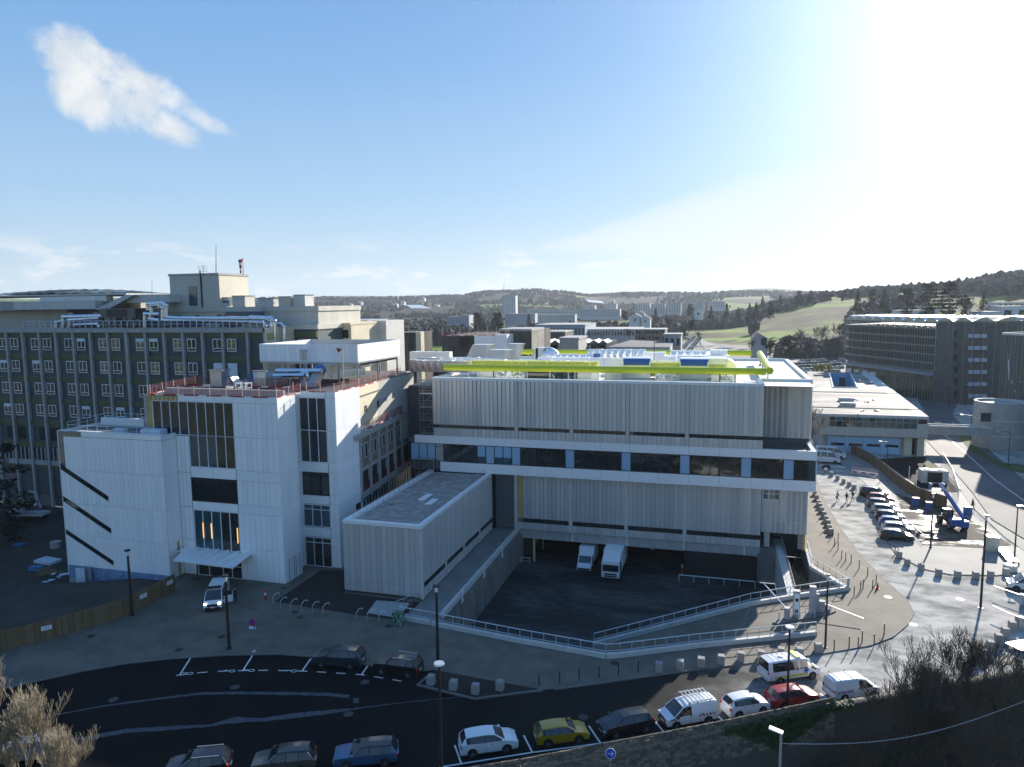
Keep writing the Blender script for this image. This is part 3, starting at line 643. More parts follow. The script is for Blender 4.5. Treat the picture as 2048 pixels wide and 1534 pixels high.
# ================================================================ LONG GREY-CLAD BUILDING
rn = random.Random(3)
A = thing('grey_clad_building', 'long building clad in folded light grey metal panels with a white ribbon window floor', 'building', (-17, 97, 0))
mb = MB()
mb.box(-40.0, 5.85, 97.2, 139, 13.75, 22.0, GAPM).box(5.85, 12.35, 103.5, 139, 13.3, 21.9, GAPM)
mb.box(-44.0, 12.4, 97.3, 139, 8.7, 13.3, GAPM)
mb.box(-30.9, 6.0, 98.2, 98.9, .3, 8.7, GAPM).box(-30.9, -27.9, 101.2, 104, -.1, 8.7, BLACK).box(6.0, 11.65, 98.4, 104, 2.4, 8.5, GAPM)
mb.box(-44.2, -30.9, 97.9, 104, 0, 8.6, BLACK)
part(mb, 'wall_core', A)
part(MB().box(-39.5, 12.0, 97.7, 138.5, 22.0, 22.06, ROOFW), 'roof', A)
cb = MB().box(-40.1, 5.95, 96.92, 97.75, 22.06, 22.42, FASC).box(-40.1, -39.4, 97.75, 139, 22.06, 22.42, FASC).box(5.95, 12.45, 103.25, 103.8, 21.95, 22.42, FASC)
cb.box(11.8, 12.45, 103.8, 139, 21.95, 22.42, FASC).box(-39.4, 11.8, 138.4, 139, 22.06, 22.5, FASC).box(5.35, 5.95, 97.75, 103.25, 22.06, 22.42, FASC)
part(cb, 'coping', A)
part(MB().box(6.0, 12.4, 97.05, 103.4, 13.3, 13.36, ROOFD).box(6.0, 12.5, 96.97, 97.5, 13.36, 13.8, FASC).box(11.9, 12.5, 97.5, 106, 13.36, 13.8, FASC), 'ledge_roof', A)
bays = [(-40.05, -27.6), (-27.05, -19.6), (-19.1, -11.85), (-11.3, -3.95), (-3.4, 5.92)]
for a, b in bays:
    fold(A, (a, 97), (b, 97), 15.5, 22.1, .62, rnd=rn); fold(A, (a, 97.03), (b, 97.03), 13.82, 14.98, .62, name='spandrel_panel', rnd=rn, depth=.10)
    part(MB().box(a, b, 97.03, 97.15, 14.98, 15.5, GLASS), 'slot_window', A)
for x in (-27.32, -19.35, -11.57, -3.67): part(MB().box(x-.24, x+.24, 96.86, 97.15, 13.82, 22.1, POST), 'pilaster', A)
fold(A, (5.95, 103.4), (12.4, 103.4), 14.3, 22.0, .72, rnd=rn, depth=.2)
fold(A, (12.4, 103.4), (12.4, 139), 14.3, 22.0, .8, rnd=rn, depth=.2)
# ribbon floor
zt, zb, zw0, zw1 = 13.8, 8.5, 9.95, 12.62; FX = seq(-43.1, 12.5, 14)
for i in range(14): part(boxmesh(FX[i+1]-FX[i]-.03, .1, zt-zw1-.02, FASC), 'fascia_panel', A, loc=(FX[i], 96.98, zw1+.01))
FX = seq(-39.1, 12.5, 13)
for i in range(13): part(boxmesh(FX[i+1]-FX[i]-.03, .1, zw0-zb-.02, FASC), 'fascia_panel', A, loc=(FX[i], 96.98, zb))
part(boxmesh(.1, 6.4, zt-zw1, FASC), 'fascia_panel', A, loc=(12.42, 97.1, zw1)); part(boxmesh(.1, 30, zw0-zb, FASC), 'fascia_panel', A, loc=(12.42, 97.1, zb))
part(MB().box(-39, 12.4, 97.1, 98.2, 8.52, 8.6, FASC), 'soffit', A)
w_ = 1.29; kinds = 's'+'PPP'+'L'+'GGGG'+'H'+'P'+'HH'+'P'+'GGGGGP'*4+'GGGP'+'g'+'c'
wid = {'s': .5, 'g': 1.7, 'c': .95}; x = -44.25; wr = MB(); edges = []
tot_w = sum(wid.get(c, w_) for c in kinds); sc_ = 56.75/tot_w
wr.box(-44.25, 12.5, 96.98, 97.12, zw0-.02, zw0+.09, FRAMEB).box(-44.25, 12.5, 96.98, 97.12, zw1-.09, zw1+.01, FRAMEB)
for c in kinds:
    wd = wid.get(c, w_)*sc_
    wr.box(x-.05, x+.05, 96.97, 97.12, zw0, zw1, FRAMEB)
    if c in 'sGLg': wr.box(x, x+wd, 96.99, 97.1, zw1-.52, zw1-.44, FRAMEB)
    bx = wd-.1
    def pp(m, z0, z1, nm, yy=97.04): part(boxmesh(bx, .03, z1-z0, m), nm, A, loc=(x+.05, yy, z0))
    if c == 'P': pp(OPQ, zw0+.09, zw1-.09, 'opaque_panel')
    elif c == 'L': pp(CONC, zw0+.09, zw1-.09, 'louvre_panel')
    elif c == 'H': pp(GLASST, zw0+.09, zw0+1.0, 'pane'); pp(OPQ, zw0+1.0, zw1-.09, 'blind')
    elif c == 'c': pp(GLASST, zw0+.09, zw1-.09, 'pane')
    else: pp(GLASSM if x > -6 and rn.random() < .75 else GLASS, zw0+.09, zw1-.09, 'pane')
    x += wd
wr.box(12.4, 12.5, 96.97, 97.1, zw0, zw1, FRAMEW)
part(wr, 'window_frame', A)
part(MB().box(12.44, 12.47, 97.1, 103, zw0, zw1, GLASST), 'pane', A)
# lower cladding over the yard
lb = [(-26.75, -19.97), (-19.45, -12.05), (-11.55, -4.1), (-3.6, 5.98)]
for a, b in lb:
    fold(A, (a, 98.1), (b, 98.1), 1.95, 8.55, .62, rnd=rn); part(MB().box(a, b, 98.12, 98.22, 1.28, 1.95, DARK), 'slot_window', A)
for a, b in ((-27.5, -19.97),)+tuple(lb[1:]): fold(A, (a, 98.1), (b, 98.1), .3, 1.28, .62, name='spandrel_panel', rnd=rn, depth=.1)
for x in (-27.8, -19.71, -11.8, -3.85): part(MB().box(x-.25, x+.25, 97.94, 98.2, .3, 8.5, CONCL), 'pilaster', A)
part(MB().box(-27.5, -26.78, 98.05, 98.2, 1.9, 8.4, YWOOD), 'insulation', A)
part(MB().box(-28.75, -28.0, 101.05, 101.2, .1, 8.5, BLACK), 'wall_panel', A)
fold(A, (6.05, 98.3), (11.7, 98.3), 3.95, 8.45, .64, rnd=rn, depth=.18); fold(A, (6.05, 98.3), (11.7, 98.3), 2.4, 3.93, .64, name='spandrel_panel', rnd=rn, depth=.18)
fold(A, (11.72, 98.3), (11.72, 125), 2.4, 8.4, .7, rnd=rn)
glazing(A, (6.2, 98.08), (8.2, 98.08), [6.9, 7.7, 8.35], [0, .67, 1.34, 2.0], FRAMEW, GLASST, .06, .06)
d_ = part(MB().box(-30.7, -28.95, 100.95, 101.1, .13, 2.62, M('pale_door', (.42, .50, .56), .4)), 'door', A); part(MB().beam((-29.2, 100.9, 1.2), (-29.4, 100.9, 1.2), .04, .04, BLACK), 'handle', d_)
part(MB().box(-31, -27.4, 101.1, 101.3, 2.7, 8.5, M('dark_green_wall', (.03, .045, .045), .5)), 'wall_panel', A)
glazing(A, (-30.6, 101.05), (-28.2, 101.05), [5.0, 8.3], [0, .8, 1.6, 2.4], FRAMEB, GLASS, .07, .06)
# beam and garage under the building
part(MB().box(-27.3, 6.0, 98.35, 98.9, -1.15, .3, CONC), 'lintel', A)
part(MB().box(-27.3, 6.1, 98.9, 118, -.6, .25, CONCD), 'ceiling', A)
part(MB().box(-27.3, -26.9, 98.3, 118, YZ, -.6, CONCD).box(5.7, 6.1, 98.3, 118, YZ, -.6, CONCD).box(-27.3, 6.1, 117.6, 118, YZ, -.6, CONC), 'wall', A)
part(MB().box(-3.9, 5.5, 98.15, 98.34, YZ, -1.05, BLACK), 'shutter', A)
part(MB().box(-25.4, -25.1, 98.4, 98.7, YZ, -1.15, M('yellow_post', (.42, .42, .18), .6)).box(-25.35, -25.15, 104, 104.3, YZ, -1.15, MATS['yellow_post']), 'post', A)
part(MB().box(-27.2, -25.4, 98.6, 98.8, YZ, -1.15, BLACK), 'shutter', A)
for x in (-18, -9): part(MB().box(x-.3, x+.3, 108, 108.6, YZ, -.6, CONC), 'column', A)
# dark recess and columns under the right end
part(MB().box(6.1, 11.7, 103.2, 103.4, -2.4, 2.4, M('dark_blue_glass', (.02, .035, .055), .1, spec=.8)), 'wall_panel', A)
for x in (6.9, 11.2): part(MB().box(x-.35, x+.35, 99.2, 99.9, .1, 2.4, CONCL), 'column', A)
part(MB().box(6.0, 8.0, 98.5, 103.2, YZ, .1, CONCD), 'base_wall', A)
part(MB().box(11.3, 11.6, 98.5, 102, .1, 2.4, YWOOD), 'insulation', A)
# small lights on the lintel
for x in (-19.5, -11.7, -3.9, 4.0):
    tag(part(MB().box(x-.06, x+.06, 98.15, 98.3, -.85, .25, FRAMEW).box(x-.1, x+.1, 98.1, 98.3, -.95, -.82, FRAMEW), 'wall_lamp'), 'slim white strip lamp on the yard beam %s' % {-19.5: 'left of the two delivery vehicles', -11.7: 'right of the tall lorry', -3.9: 'above the left end of the black shutter', 4.0: 'above the right end of the black shutter'}[x], 'lamp', 'white strip lamps over the yard')
# ================================================================ ANNEX
B = thing('annex_building', 'low grey panelled annex with a tiled flat roof running back to the long building', 'building', (-36, 71.2, 0))
part(MB().box(-40.7, -31.3, 71.3, 97.0, .35, 8.25, GAPM), 'wall_core', B)
part(MB().box(-40.2, -31.6, 71.8, 97, 8.25, 8.3, CONC), 'roof', B)
part(MB().box(-40.85, -31.15, 71.1, 71.85, 8.3, 8.65, FASC).box(-31.75, -31.15, 71.85, 97.0, 8.3, 8.65, FASC).box(-40.85, -40.1, 71.85, 97, 8.3, 8.65, FASC), 'coping', B)
for i in range(14):
    xa = -40.8+i*9.55/14; m = CLAD[i % 4]
    part(boxmesh(.65, .06, 6.7, m), 'cladding_panel', B, loc=(xa, 71.18, 1.6)); part(boxmesh(.65, .06, 1.2, m), 'spandrel_panel', B, loc=(xa, 71.18, .37))
for a, b in ((71.35, 78.2), (78.5, 84.6), (84.9, 91.0), (91.3, 97)):
    fold(B, (-31.22, a), (-31.22, b), 2.0, 8.28, .52, rnd=rn, depth=.12); fold(B, (-31.22, a), (-31.22, b), .25, 1.35, .6, name='spandrel_panel', rnd=rn, depth=.08)
    part(MB().box(-31.3, -31.2, a, b, 1.35, 2.0, DARK), 'slot_window', B)
for y in (71.2, 78.35, 84.75, 91.15): part(MB().box(-31.35, -31.02, y-.13, y+.13, .25, 8.28, CONCL), 'pilaster', B)
fold(B, (-40.82, 97), (-40.82, 71.3), .4, 8.2, .9, rnd=rn)
k = 0
for i in range(14):                                    # paving slabs of the roof, the nearest as pieces
    for j in range(20):
        part(boxmesh(.57, .57, .035+.012*rn.random()//.012*.012, PAVER if rn.random() < .7 else CONC), 'paving_slab', B, loc=(-40.0+i*.6, 71.95+j*.6, 8.3))
sb_ = MB()
for i in range(14):
    for j in range(20, 41): sb_.box(-40.0+i*.6, -39.43+i*.6, 71.95+j*.6, 72.52+j*.6, 8.3, 8.335+.012*rn.random(), PAVER if rn.random() < .7 else CONC)
part(sb_, 'paving', B, kind='stuff')
railing('roof_railing', 'slim galvanised railing round the edge of the tiled annex roof', [(-39.9, 96.5, 8.3), (-39.9, 72.1, 8.3), (-31.95, 72.1, 8.3), (-31.95, 96.5, 8.3)], 1.05, 1.5, GALV, mid=1, pr=.012, wd=.03)
p = G(850, 1001, 8.35); t = thing('roof_vent', 'long raised metal rooflight box lying on the tiled annex roof', 'vent', p)
part(MB().box(p.x-.35, p.x+.35, p.y-1.3, p.y+1.6, 8.34, 8.75, GALVW), 'body', t); part(MB().box(p.x-.42, p.x+.42, p.y-1.35, p.y+1.65, 8.75, 8.8, FASC), 'lid', t)
p = G(862, 1004, 8.35); tag(part(MB().box(p.x-.4, p.x+.5, p.y-1.2, p.y+1.4, 8.34, 8.42, FASC), 'metal_sheet'), 'flat white metal sheet lying beside the rooflight box on the annex roof', 'sheet')
p = G(786, 1009, 8.35); mb = MB()
for i in range(9): mb.beam((p.x+U(-.6, .6), p.y+U(-.4, .4), 8.4+U(0, .15)), (p.x+U(-.6, .6), p.y+U(-.4, .4), 8.4+U(0, .15)), .06, .05, GALV)
tag(part(mb, 'scrap_pile'), 'small heap of cables and offcuts on the annex roof', 'scrap')
# ================================================================ WHITE PANELLED BUILDING (three blocks)
D = thing('white_panel_building', 'tall white panelled entrance building with stepped blocks and large dark windows', 'building', (-60, 70, 0))
WM = [WHITE, WHITE2, WHITE3, WHITE]
mb = MB().box(-78.9, -63.5, 69.2, 78, -1.9, 17.5, GAPM)
mb.box(-66.5, -50.05, 71.75, 80, 0, 22.3, GAPM).box(-51, -45.1, 77.8, 84, 0, 22.3, GAPM).box(-54.8, -49.0, 71.5, 75.0, 0.1, 22.3, GAPM)
part(mb, 'wall_core', D)
# left block: front with five storeys of narrow planks
zs = [.55, 4.51, 8.65, 12.95, 17.2]
for a, b in zip(zs, zs[1:]): clad(D, (-78.2 if b > 17 else -79.0, 69.2), (-63.4, 69.2), a, b, .66, WM, rnd=rn, gap=.03, wvar=.1)
clad(D, (-75.4, 69.2), (-63.4, 69.2), 17.22, 17.88, 4, WM, rnd=rn)
part(MB().box(-79.0, -75.42, 69.15, 69.2, 17.22, 17.8, BROCK).box(-79.0, -78.22, 69.15, 69.2, 13.8, 17.2, BROCK), 'insulation', D)
part(MB().box(-79.1, -79.0, 69.1, 78, -.5, 17.9, FASC), 'edge_trim', D)
fbl = M('blue_membrane', (.16, .25, .40), .5, 0, .35, 2.5); part(MB().box(-78.9, -63.45, 69.05, 69.19, -1.2, .53, fbl), 'membrane', D); part(MB().box(-78.95, -63.6, 69.0, 69.19, -1.7, -1.15, CONC), 'foundation', D)
clad(D, (-63.4, 69.2), (-63.4, 71.5), 0.1, 4.51, .6, WM, rnd=rn)
for a, b in zip(zs[1:], zs[2:]): clad(D, (-63.4, 69.2), (-63.4, 71.5), a, b, .6, WM, rnd=rn, gap=.02)
clad(D, (-63.4, 69.2), (-63.4, 71.5), 17.22, 17.88, 3, WM, rnd=rn)
part(MB().box(-63.39, -63.33, 70.55, 70.95, .1, 4.4, YWOOD), 'insulation', D)
def slot(x0, z0, x1, z1, h):
    mb = MB(); y = 69.13
    mb.poly([(x0, y, z0), (x1, y, z1), (x1, y, z1+h), (x0, y, z0+h)], GLASS)
    for a, b in (((x0, z0), (x1, z1)), ((x0, z0+h), (x1, z1+h)), ((x1, z1), (x1, z1+h))): mb.beam((a[0], y, a[1]), (b[0], y, b[1]), .1, .07, FRAMEB, up=(0, 1, 0) if a[0] == b[0] else (0, 0, 1))
    for i in range(1, 7): q = i/7; xx = x0+(x1-x0)*q; mb.beam((xx, y, z0+(z1-z0)*q), (xx, y, z0+(z1-z0)*q+h), .05, .05, FRAMEB, up=(0, 1, 0))
    part(mb, 'stair_window', D)
slot(-79.0, 13.05, -71.95, 9.4, .55); slot(-79.0, 8.95, -71.9, 5.3, .55); slot(-79.0, 4.7, -71.9, 1.2, .5)
part(MB().box(-78.9, -63.5, 69.3, 78, 17.5, 17.56, ROOFD).box(-79.05, -63.35, 69.15, 69.7, 17.9, 17.94, FASC), 'roof', D)
part(MB().box(-78.5, -71.5, 75.2, 75.7, 17.6, 18.6, FASC), 'parapet', D)
# middle glazed bay and tower A
X0 = -66.5; nx = 9; step_ = (X0+54.95)/-9
gx = [i*(66.5-54.95)/9 for i in range(10)]
def gm1(i, j): return GLASSM if i >= 7 else (GLASS if j else GLASST)
glazing(D, (X0, 71.5), (-54.95, 71.5), [17.62, 21.7], gx, FRAMEW, GLASS, .08, .14, gms=lambda i, j: GLASSM if i >= 5 else GLASS)
gx2 = [i*(61.4-54.95)/5 for i in range(6)]
glazing(D, (-61.4, 71.5), (-54.95, 71.5), [13.75, 17.6], gx2, FRAMEW, GLASST, .08, .14, gms=lambda i, j: GLASSM if i >= 3 else GLASST)
glazing(D, (-61.4, 71.5), (-54.95, 71.5), [9.5, 12.1, 12.35], gx2, FRAMEB, GLASS, .12, .14)
glazing(D, (-61.4, 71.5), (-54.95, 71.5), [3.5, 8.35], gx2, FRAMEW, GLASST, .08, .14, gms=lambda i, j: GLASSM if i > 2 else GLASST)
glazing(D, (-61.2, 71.5), (-54.9, 71.5), [.12, 1.6, 2.9], [0, 1.6, 3.6, 4.9, 6.3], FRAMEW, GLASS, .07, .1)
for z0, z1 in ((12.4, 13.7), (8.4, 9.45)): clad(D, (-61.45, 71.5), (-54.95, 71.5), z0, z1, 3.2, WM, rnd=rn)
clad(D, (-63.3, 71.5), (-61.5, 71.5), .1, 4.5, .9, WM, rnd=rn)
for a, b in ((4.52, 8.65), (8.67, 12.95), (12.97, 17.5)): clad(D, (-63.3, 71.5), (-61.5, 71.5), a, b, .6, WM, rnd=rn)
clad(D, (-61.5, 71.5), (-54.95, 71.5), 2.95, 3.42, 3.2, WM, rnd=rn)
clad(D, (-62.7, 71.5), (-54.9, 71.5), 21.75, 22.42, 3, WM, rnd=rn)
part(MB().box(-66.5, -62.72, 71.45, 71.5, 21.78, 22.3, YWOOD), 'insulation', D)
for i in range(6): part(MB().box(-66.3+i*.66, -66.2+i*.66, 71.38, 71.5, 21.75, 22.3, GALVW), 'bracket', D)
part(MB().box(-67.3, -66.6, 71.5, 72.2, 17.5, 22.4, YWOOD), 'insulation', D); part(MB().box(-67.75, -67.3, 71.45, 72.2, 17.5, 22.4, CONC), 'edge_column', D)
za = [.15, 3.98, 8.35, 9.42, 12.36, 13.6, 17.62, 21.72, 22.42]
for a, b in zip(za, za[1:]):
    wide = b-a < 1.4
    clad(D, (-54.85, 71.42), (-48.9, 71.42), a, b, 3.0 if wide else .74, WM, rnd=rn, gap=.03, wvar=0 if wide else .12)
    clad(D, (-48.92, 71.42), (-48.92, 75.1), a, b, 3.0 if wide else .6, WM, rnd=rn, gap=.02)
dr = MB(); dr.box(-48.86, -48.84, 71.9, 74.9, .12, 2.9, FASC)
for y in (72.3, 73.3, 73.7, 74.5): dr.box(-48.84, -48.82, y-.03, y+.03, .12, 2.9, FRAMEB)
part(dr, 'door', D)
# tower B
for a, b in zip(za, za[1:]): clad(D, (-50.0, 75.1), (-50.0, 77.7), a, b, 1.3, WM, rnd=rn)
part(MB().box(-50.0, -49.0, 75.1, 75.16, .1, 22.35, WHITE2), 'return_wall', D)
gxb = seq(0, 3.72, 3)
glazing(D, (-49.98, 77.7), (-46.26, 77.7), [13.6, 17.6, 21.7], gxb, FRAMEW, GLASS, .09, .14, gms=lambda i, j: GLASS)
glazing(D, (-49.98, 77.7), (-46.26, 77.7), [9.4, 11.9, 12.2], gxb, FRAMEB, GLASS, .11, .14)
glazing(D, (-49.98, 77.7), (-46.26, 77.7), [5.3, 7.5, 8.1], gxb, FRAMEW, GLASST, .08, .12)
glazing(D, (-49.98, 77.7), (-46.26, 77.7), [.12, 3.2, 3.85], gxb, FRAMEW, GLASS, .08, .12)
for z0, z1 in ((12.3, 13.55), (8.2, 9.33), (3.95, 5.2), (21.75, 22.42)): clad(D, (-49.98, 77.7), (-46.25, 77.7), z0, z1, 1.25 if z0 < 5 else 3.7, WM, rnd=rn)
for a, b in zip(za, za[1:]):
    clad(D, (-46.2, 77.7), (-45.0, 77.7), a, b, .62, WM, rnd=rn, gap=.03); clad(D, (-45.02, 77.7), (-45.02, 84.0), a, b, 3.1 if b-a < 1.4 else .62, WM, rnd=rn, gap=.02)
part(MB().box(-66.5, -50.05, 71.9, 80, 22.3, 22.36, ROOFD).box(-50.05, -49, 71.9, 75.1, 22.3, 22.36, ROOFD).box(-51, -45.2, 77.9, 84, 22.3, 22.36, ROOFD), 'roof', D)
part(MB().box(-66, -49.2, 73.2, 73.6, 22.36, 23.1, BEIGE2), 'parapet', D)
# entrance canopy
c0 = G(347, 1121, 3.2); c1 = G(467, 1135.5, 3.2); cn = thing('entrance_canopy', 'thin white sloping canopy over the main entrance of the white building', 'canopy', (-60, 71.4, 3))
part(MB().poly([(c0.x, c0.y, 3.2), (c1.x, c1.y, 3.2), (-53.4, 71.4, 3.4), (-63.1, 71.4, 3.4)], FASC).poly([(c0.x, c0.y, 3.12), (c1.x, c1.y, 3.12), (-53.4, 71.4, 3.32), (-63.1, 71.4, 3.32)][::-1], FASC).beam(tuple(c0), tuple(c1), .12, .16, FASC), 'deck', cn)
for i in range(7):
    x = -62.4+i*1.45; part(MB().poly([(x, 71.4, 3.4), (x, 71.4, 3.75), (x-.9+.0*i, c0.y+.2+(c1.y-c0.y)*i/7, 3.22)], FASC).poly([(x+.05, 71.4, 3.4), (x+.05, 71.4, 3.75), (x-.85, c0.y+.2+(c1.y-c0.y)*i/7, 3.22)][::-1], FASC), 'fin', cn)
for x, z in ((-60.1, 5.9), (-58.9, 5.9), (-55.2, 5.6)):
    t = tag(part(MB().box(x-.05, x+.05, 71.36, 71.42, z-1.0, z+.9, M('warm_tube', (.8, .5, .2), .5, emis=(1, .5, .16), est=.7)), 'wall_lamp'), {-60.1: 'left one of the warm lit strip lamps behind the big entrance window', -58.9: 'middle warm lit strip lamp behind the big entrance window', -55.2: 'warm lit strip lamp at the right end of the big entrance window'}[x], 'lamp', 'warm lit strip lamps in the entrance hall')
# insulation slabs and guard rail on the left block roof
tag(part(MB().box(-67.2, -64.3, 70.0, 71.2, 17.6, 18.35, M('blue_white_pack', (.62, .70, .80), .4)), 'insulation_pack'), 'long pale wrapped insulation pack on the left block roof against the glass', 'pack')
tag(part(MB().box(-71.6, -70.0, 70.3, 71.0, 17.6, 18.2, MATS['blue_white_pack']), 'insulation_pack'), 'small pale wrapped pack standing behind the left block parapet', 'pack')
railing('roof_railing', 'white guardrail along the left block roof behind its parapet', [(-77.8, 69.6, 17.6), (-66, 69.8, 17.6)], 1.0, 1.5, GALVW, mid=1, pr=.015, wd=.04)
railing('roof_railing', 'white guardrail at the back of the left block roof', [(-78.6, 70.2, 17.9), (-78.4, 76, 18.2), (-70, 76.2, 18.2)], .9, 1.6, GALVW, mid=1, pr=.015, wd=.04)
guard('red mesh guardrail along the front roof edge above the tall glazed bay', [(-67.3, 71.7, 22.35), (-49.1, 71.6, 22.35)])
guard('red mesh guardrail on the right return of the front tower roof', [(-49.05, 71.6, 22.35), (-49.05, 76.6, 22.35)])
guard('red mesh guardrail on the roof of the right tower with the long window', [(-50.8, 77.75, 22.35), (-45.1, 77.75, 22.35), (-45.05, 83.9, 22.35)])
guard('red mesh guardrail on the far left back of the front tower roof', [(-67.2, 72.0, 22.35), (-67.2, 80, 22.6), (-62, 81, 22.6)])
guard('red mesh guardrail behind the rooftop cowls of the front tower', [(-61, 79.5, 22.6), (-50.5, 80, 22.6)])
# ================================================================ OLD HOSPITAL BLOCK
rn = random.Random(5); HY_ = 96.0
H = thing('hospital_block', 'old seven storey hospital block with concrete ribs, dark green panels and paired white windows', 'building', (-110, 96, 0))
HX0, HX1 = -150, -67.2
part(MB().box(HX0, HX1-.3, HY_+.35, 112, -1.7, 29.1, SLATE), 'wall_core', H)
part(MB().box(HX0, HX1-.3, HY_+.4, 112, 29.1, 29.16, ROOFD), 'roof', H)
px_ = [-56, -22, 11.5, 44, 77, 110, 145, 179, 214, 251, 289.5, 327, 365, 404, 444.6, 494]
PX_ = [PYp(x, 664, HY_).x for x in px_]
FZ = [29.1-.15-3.85*i for i in range(8)]
for a, b in zip(PX_, PX_[1:]+[HX1]):
    if b-a > .8: part(boxmesh(b-a-.03, .5, .7, CONC), 'coping_panel', H, loc=(a+.015, HY_-.1, 29.0))
for i, x in enumerate(PX_):
    big = (i == 9)
    for j in range(8):
        z1 = 28.98-3.85*j; z0 = max(-1.7, z1-3.82)
        if z1 < -1: continue
        part(boxmesh(.55 if big else .42, .5, z1-z0-.02, CONC), 'rib', H, loc=(x-.21, HY_-.15, z0))
ol = MB(); sl2 = MB()
for j in range(7):
    z = 28.98-3.85*j; part(MB().box(HX0, HX1-.3, HY_+.22, HY_+.36, z-.75, z-.02, OLIVE), 'olive_band', H)
    part(MB().box(HX0, HX1-.3, HY_+.25, HY_+.36, z-3.85, z-3.80, CONCD), 'ledge', H)
wf = MB().box(0, 1.7, 0, .12, 0, .09, FRAMEW).box(0, 1.7, 0, .12, 1.91, 2.0, FRAMEW).box(0, .09, .002, .12, 0, 2.0, FRAMEW).box(1.61, 1.7, .002, .12, 0, 2.0, FRAMEW).box(.80, .90, .003, .12, .5, 2, FRAMEW).box(0, 1.7, .004, .12, .45, .54, FRAMEW).mesh('window')
wg = [MB().box(.09, 1.61, .05, .07, .09, 1.91, m).mesh('pane') for m in (GLASS, GLASS, GLASSM, M('lit_reflection', (.20, .17, .09), .06, 0, .9, 2.0, spec=1))]  # last pane has a warm sunlit reflection put into its colour
bl = {h: MB().box(0, 1.7, -.03, .04, 2.0-h, 2.02, BLIND).mesh('blind') for h in (.12, .5, 1.0, 2.0)}
for i in range(0, 16, 2):
    for s in (-1, 1):
        cx = PX_[i]+(.0 if i else 0)
        for j in range(5):
            x = cx-2.05 if s < 0 else cx+.62
            if i == 8 and s > 0 and False: continue
            z = 26.0-3.85*j; bl_h = rn.choice((0, 0, .12, .12, .12, 0, .5))
            if i == 14 and j == 1: bl_h = 2.0
            if i == 10 and j in (0,): bl_h = .5
            if j == 4 or x > HX1-2.2: continue
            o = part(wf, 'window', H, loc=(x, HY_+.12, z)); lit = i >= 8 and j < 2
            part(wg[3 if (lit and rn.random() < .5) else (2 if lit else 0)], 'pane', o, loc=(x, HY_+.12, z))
            if bl_h: part(bl[bl_h], 'blind', o, loc=(x, HY_+.12, z))
for i in range(0, 8):
    for s in (-2.0, .5):
        part(MB().box(PX_[i*2]+s if i*2 < 16 else 0, PX_[i*2]+s+1.6, HY_+.2, HY_+.36, 10.2, 12.4, DARK), 'window', H)
for x0_, x1_ in zip(PX_, PX_[1:]):
    for q in (.25, .5, .75): part(boxmesh(.22, .3, 2.3, CONC), 'mullion', H, loc=(x0_+(x1_-x0_)*q, HY_+.0, 6.6))
part(MB().box(HX0, HX1-.4, HY_+.15, HY_+.34, 6.6, 8.9, DARK), 'window', H)
part(MB().box(HX0, HX1-.4, HY_+.12, HY_+.34, 5.7, 6.6, CONC), 'ledge', H)
for i in range(7):
    x = PX_[i*2+1 if i*2+1 < 16 else 15]; part(boxmesh(2.6, .1, 2.0, M('pinkish_panel', (.16, .12, .13), .7)), 'door', H, loc=(x+.4, HY_+.2, -1.7 if i % 2 else 2.2))
# right return and rear wing
part(MB().box(HX1-.3, HX1, HY_-.1, 103.9, -1, 29.7, BEIGE), 'end_wall', H)
for j in range(3): part(MB().box(HX1-.05, HX1+.1, HY_+.5, HY_+3, 27.9-3.85*j, 28.9-3.85*j, M('lime_band', (.30, .30, .10), .6)), 'olive_band', H)
p1 = PYp(600, 655, 104); part(MB().box(HX1, -62.9, 104, 118, 0, 29.2, SLATE), 'rear_wall', H); part(MB().box(HX1, -62.7, 103.8, 118, 29.2, 30.0, BEIGE2), 'coping_panel', H)
for x in (-66.3, -64.6):
    o = part(wf, 'window', H, loc=(x-.2, 103.85, 25.6)); part(wg[0], 'pane', o, loc=(x-.2, 103.85, 25.6))
part(MB().box(-66.9, -62.95, 103.7, 104, 27.9, 28.9, OLIVE), 'olive_band', H)
# upper storey
UB = thing('rooftop_storey', 'beige set-back plant storey on the roof of the old hospital block', 'building', (-85, 104, 29.2))
part(MB().box(-107, -73.4, 104, 120, 29.2, 32.6, BEIGE).box(-73.4, -63.0, 104.6, 119, 29.2, 32.6, BEIGE2), 'wall', UB)
part(MB().box(-107.2, -73.2, 103.8, 120, 32.2, 33.0, BEIGE2).box(-73.2, -62.8, 104.4, 119, 32.2, 33.0, BEIGE2), 'cornice', UB)
for x, wd in ((-103.5, 1.6), (-95.5, 1.2), (-91, 1.6), (-86.5, .8), (-82, .8), (-80.8, .8)): part(MB().box(x, x+wd, 103.93, 104.02, 30.9, 31.7, DARK), 'window', UB)
part(MB().box(-79.8, -72.8, 103.2, 103.9, 31.2, 32.2, M('dark_duct', (.10, .12, .15), .45, .5)).box(-79.8, -78.9, 103.2, 103.9, 29.6, 31.2, MATS['dark_duct']), 'duct', UB)
for i, (a, b) in enumerate(((-106, -103.5), (-101, -98.6), (-97.5, -95), (-93.8, -90), (-84.5, -80.5), (-79.5, -77), (-74.5, -71.5), (-70.5, -68.2), (-67.6, -65.5))):
    t = tag(part(MB().box(a, b, 104.8, 107.5, 33.0, 34.3+.25*(i % 3), BEIGE2 if i % 2 else CONCL).box(a-.1, b+.1, 104.7, 107.6, 34.3+.25*(i % 3), 34.4+.25*(i % 3), CONCD), 'vent_cowl'), ('square beige vent cowl on the upper hospital roof, %s from the left' % ('first second third fourth fifth sixth seventh eighth last'.split()[i])), 'vent cowl', 'square vent cowls on the hospital roof')
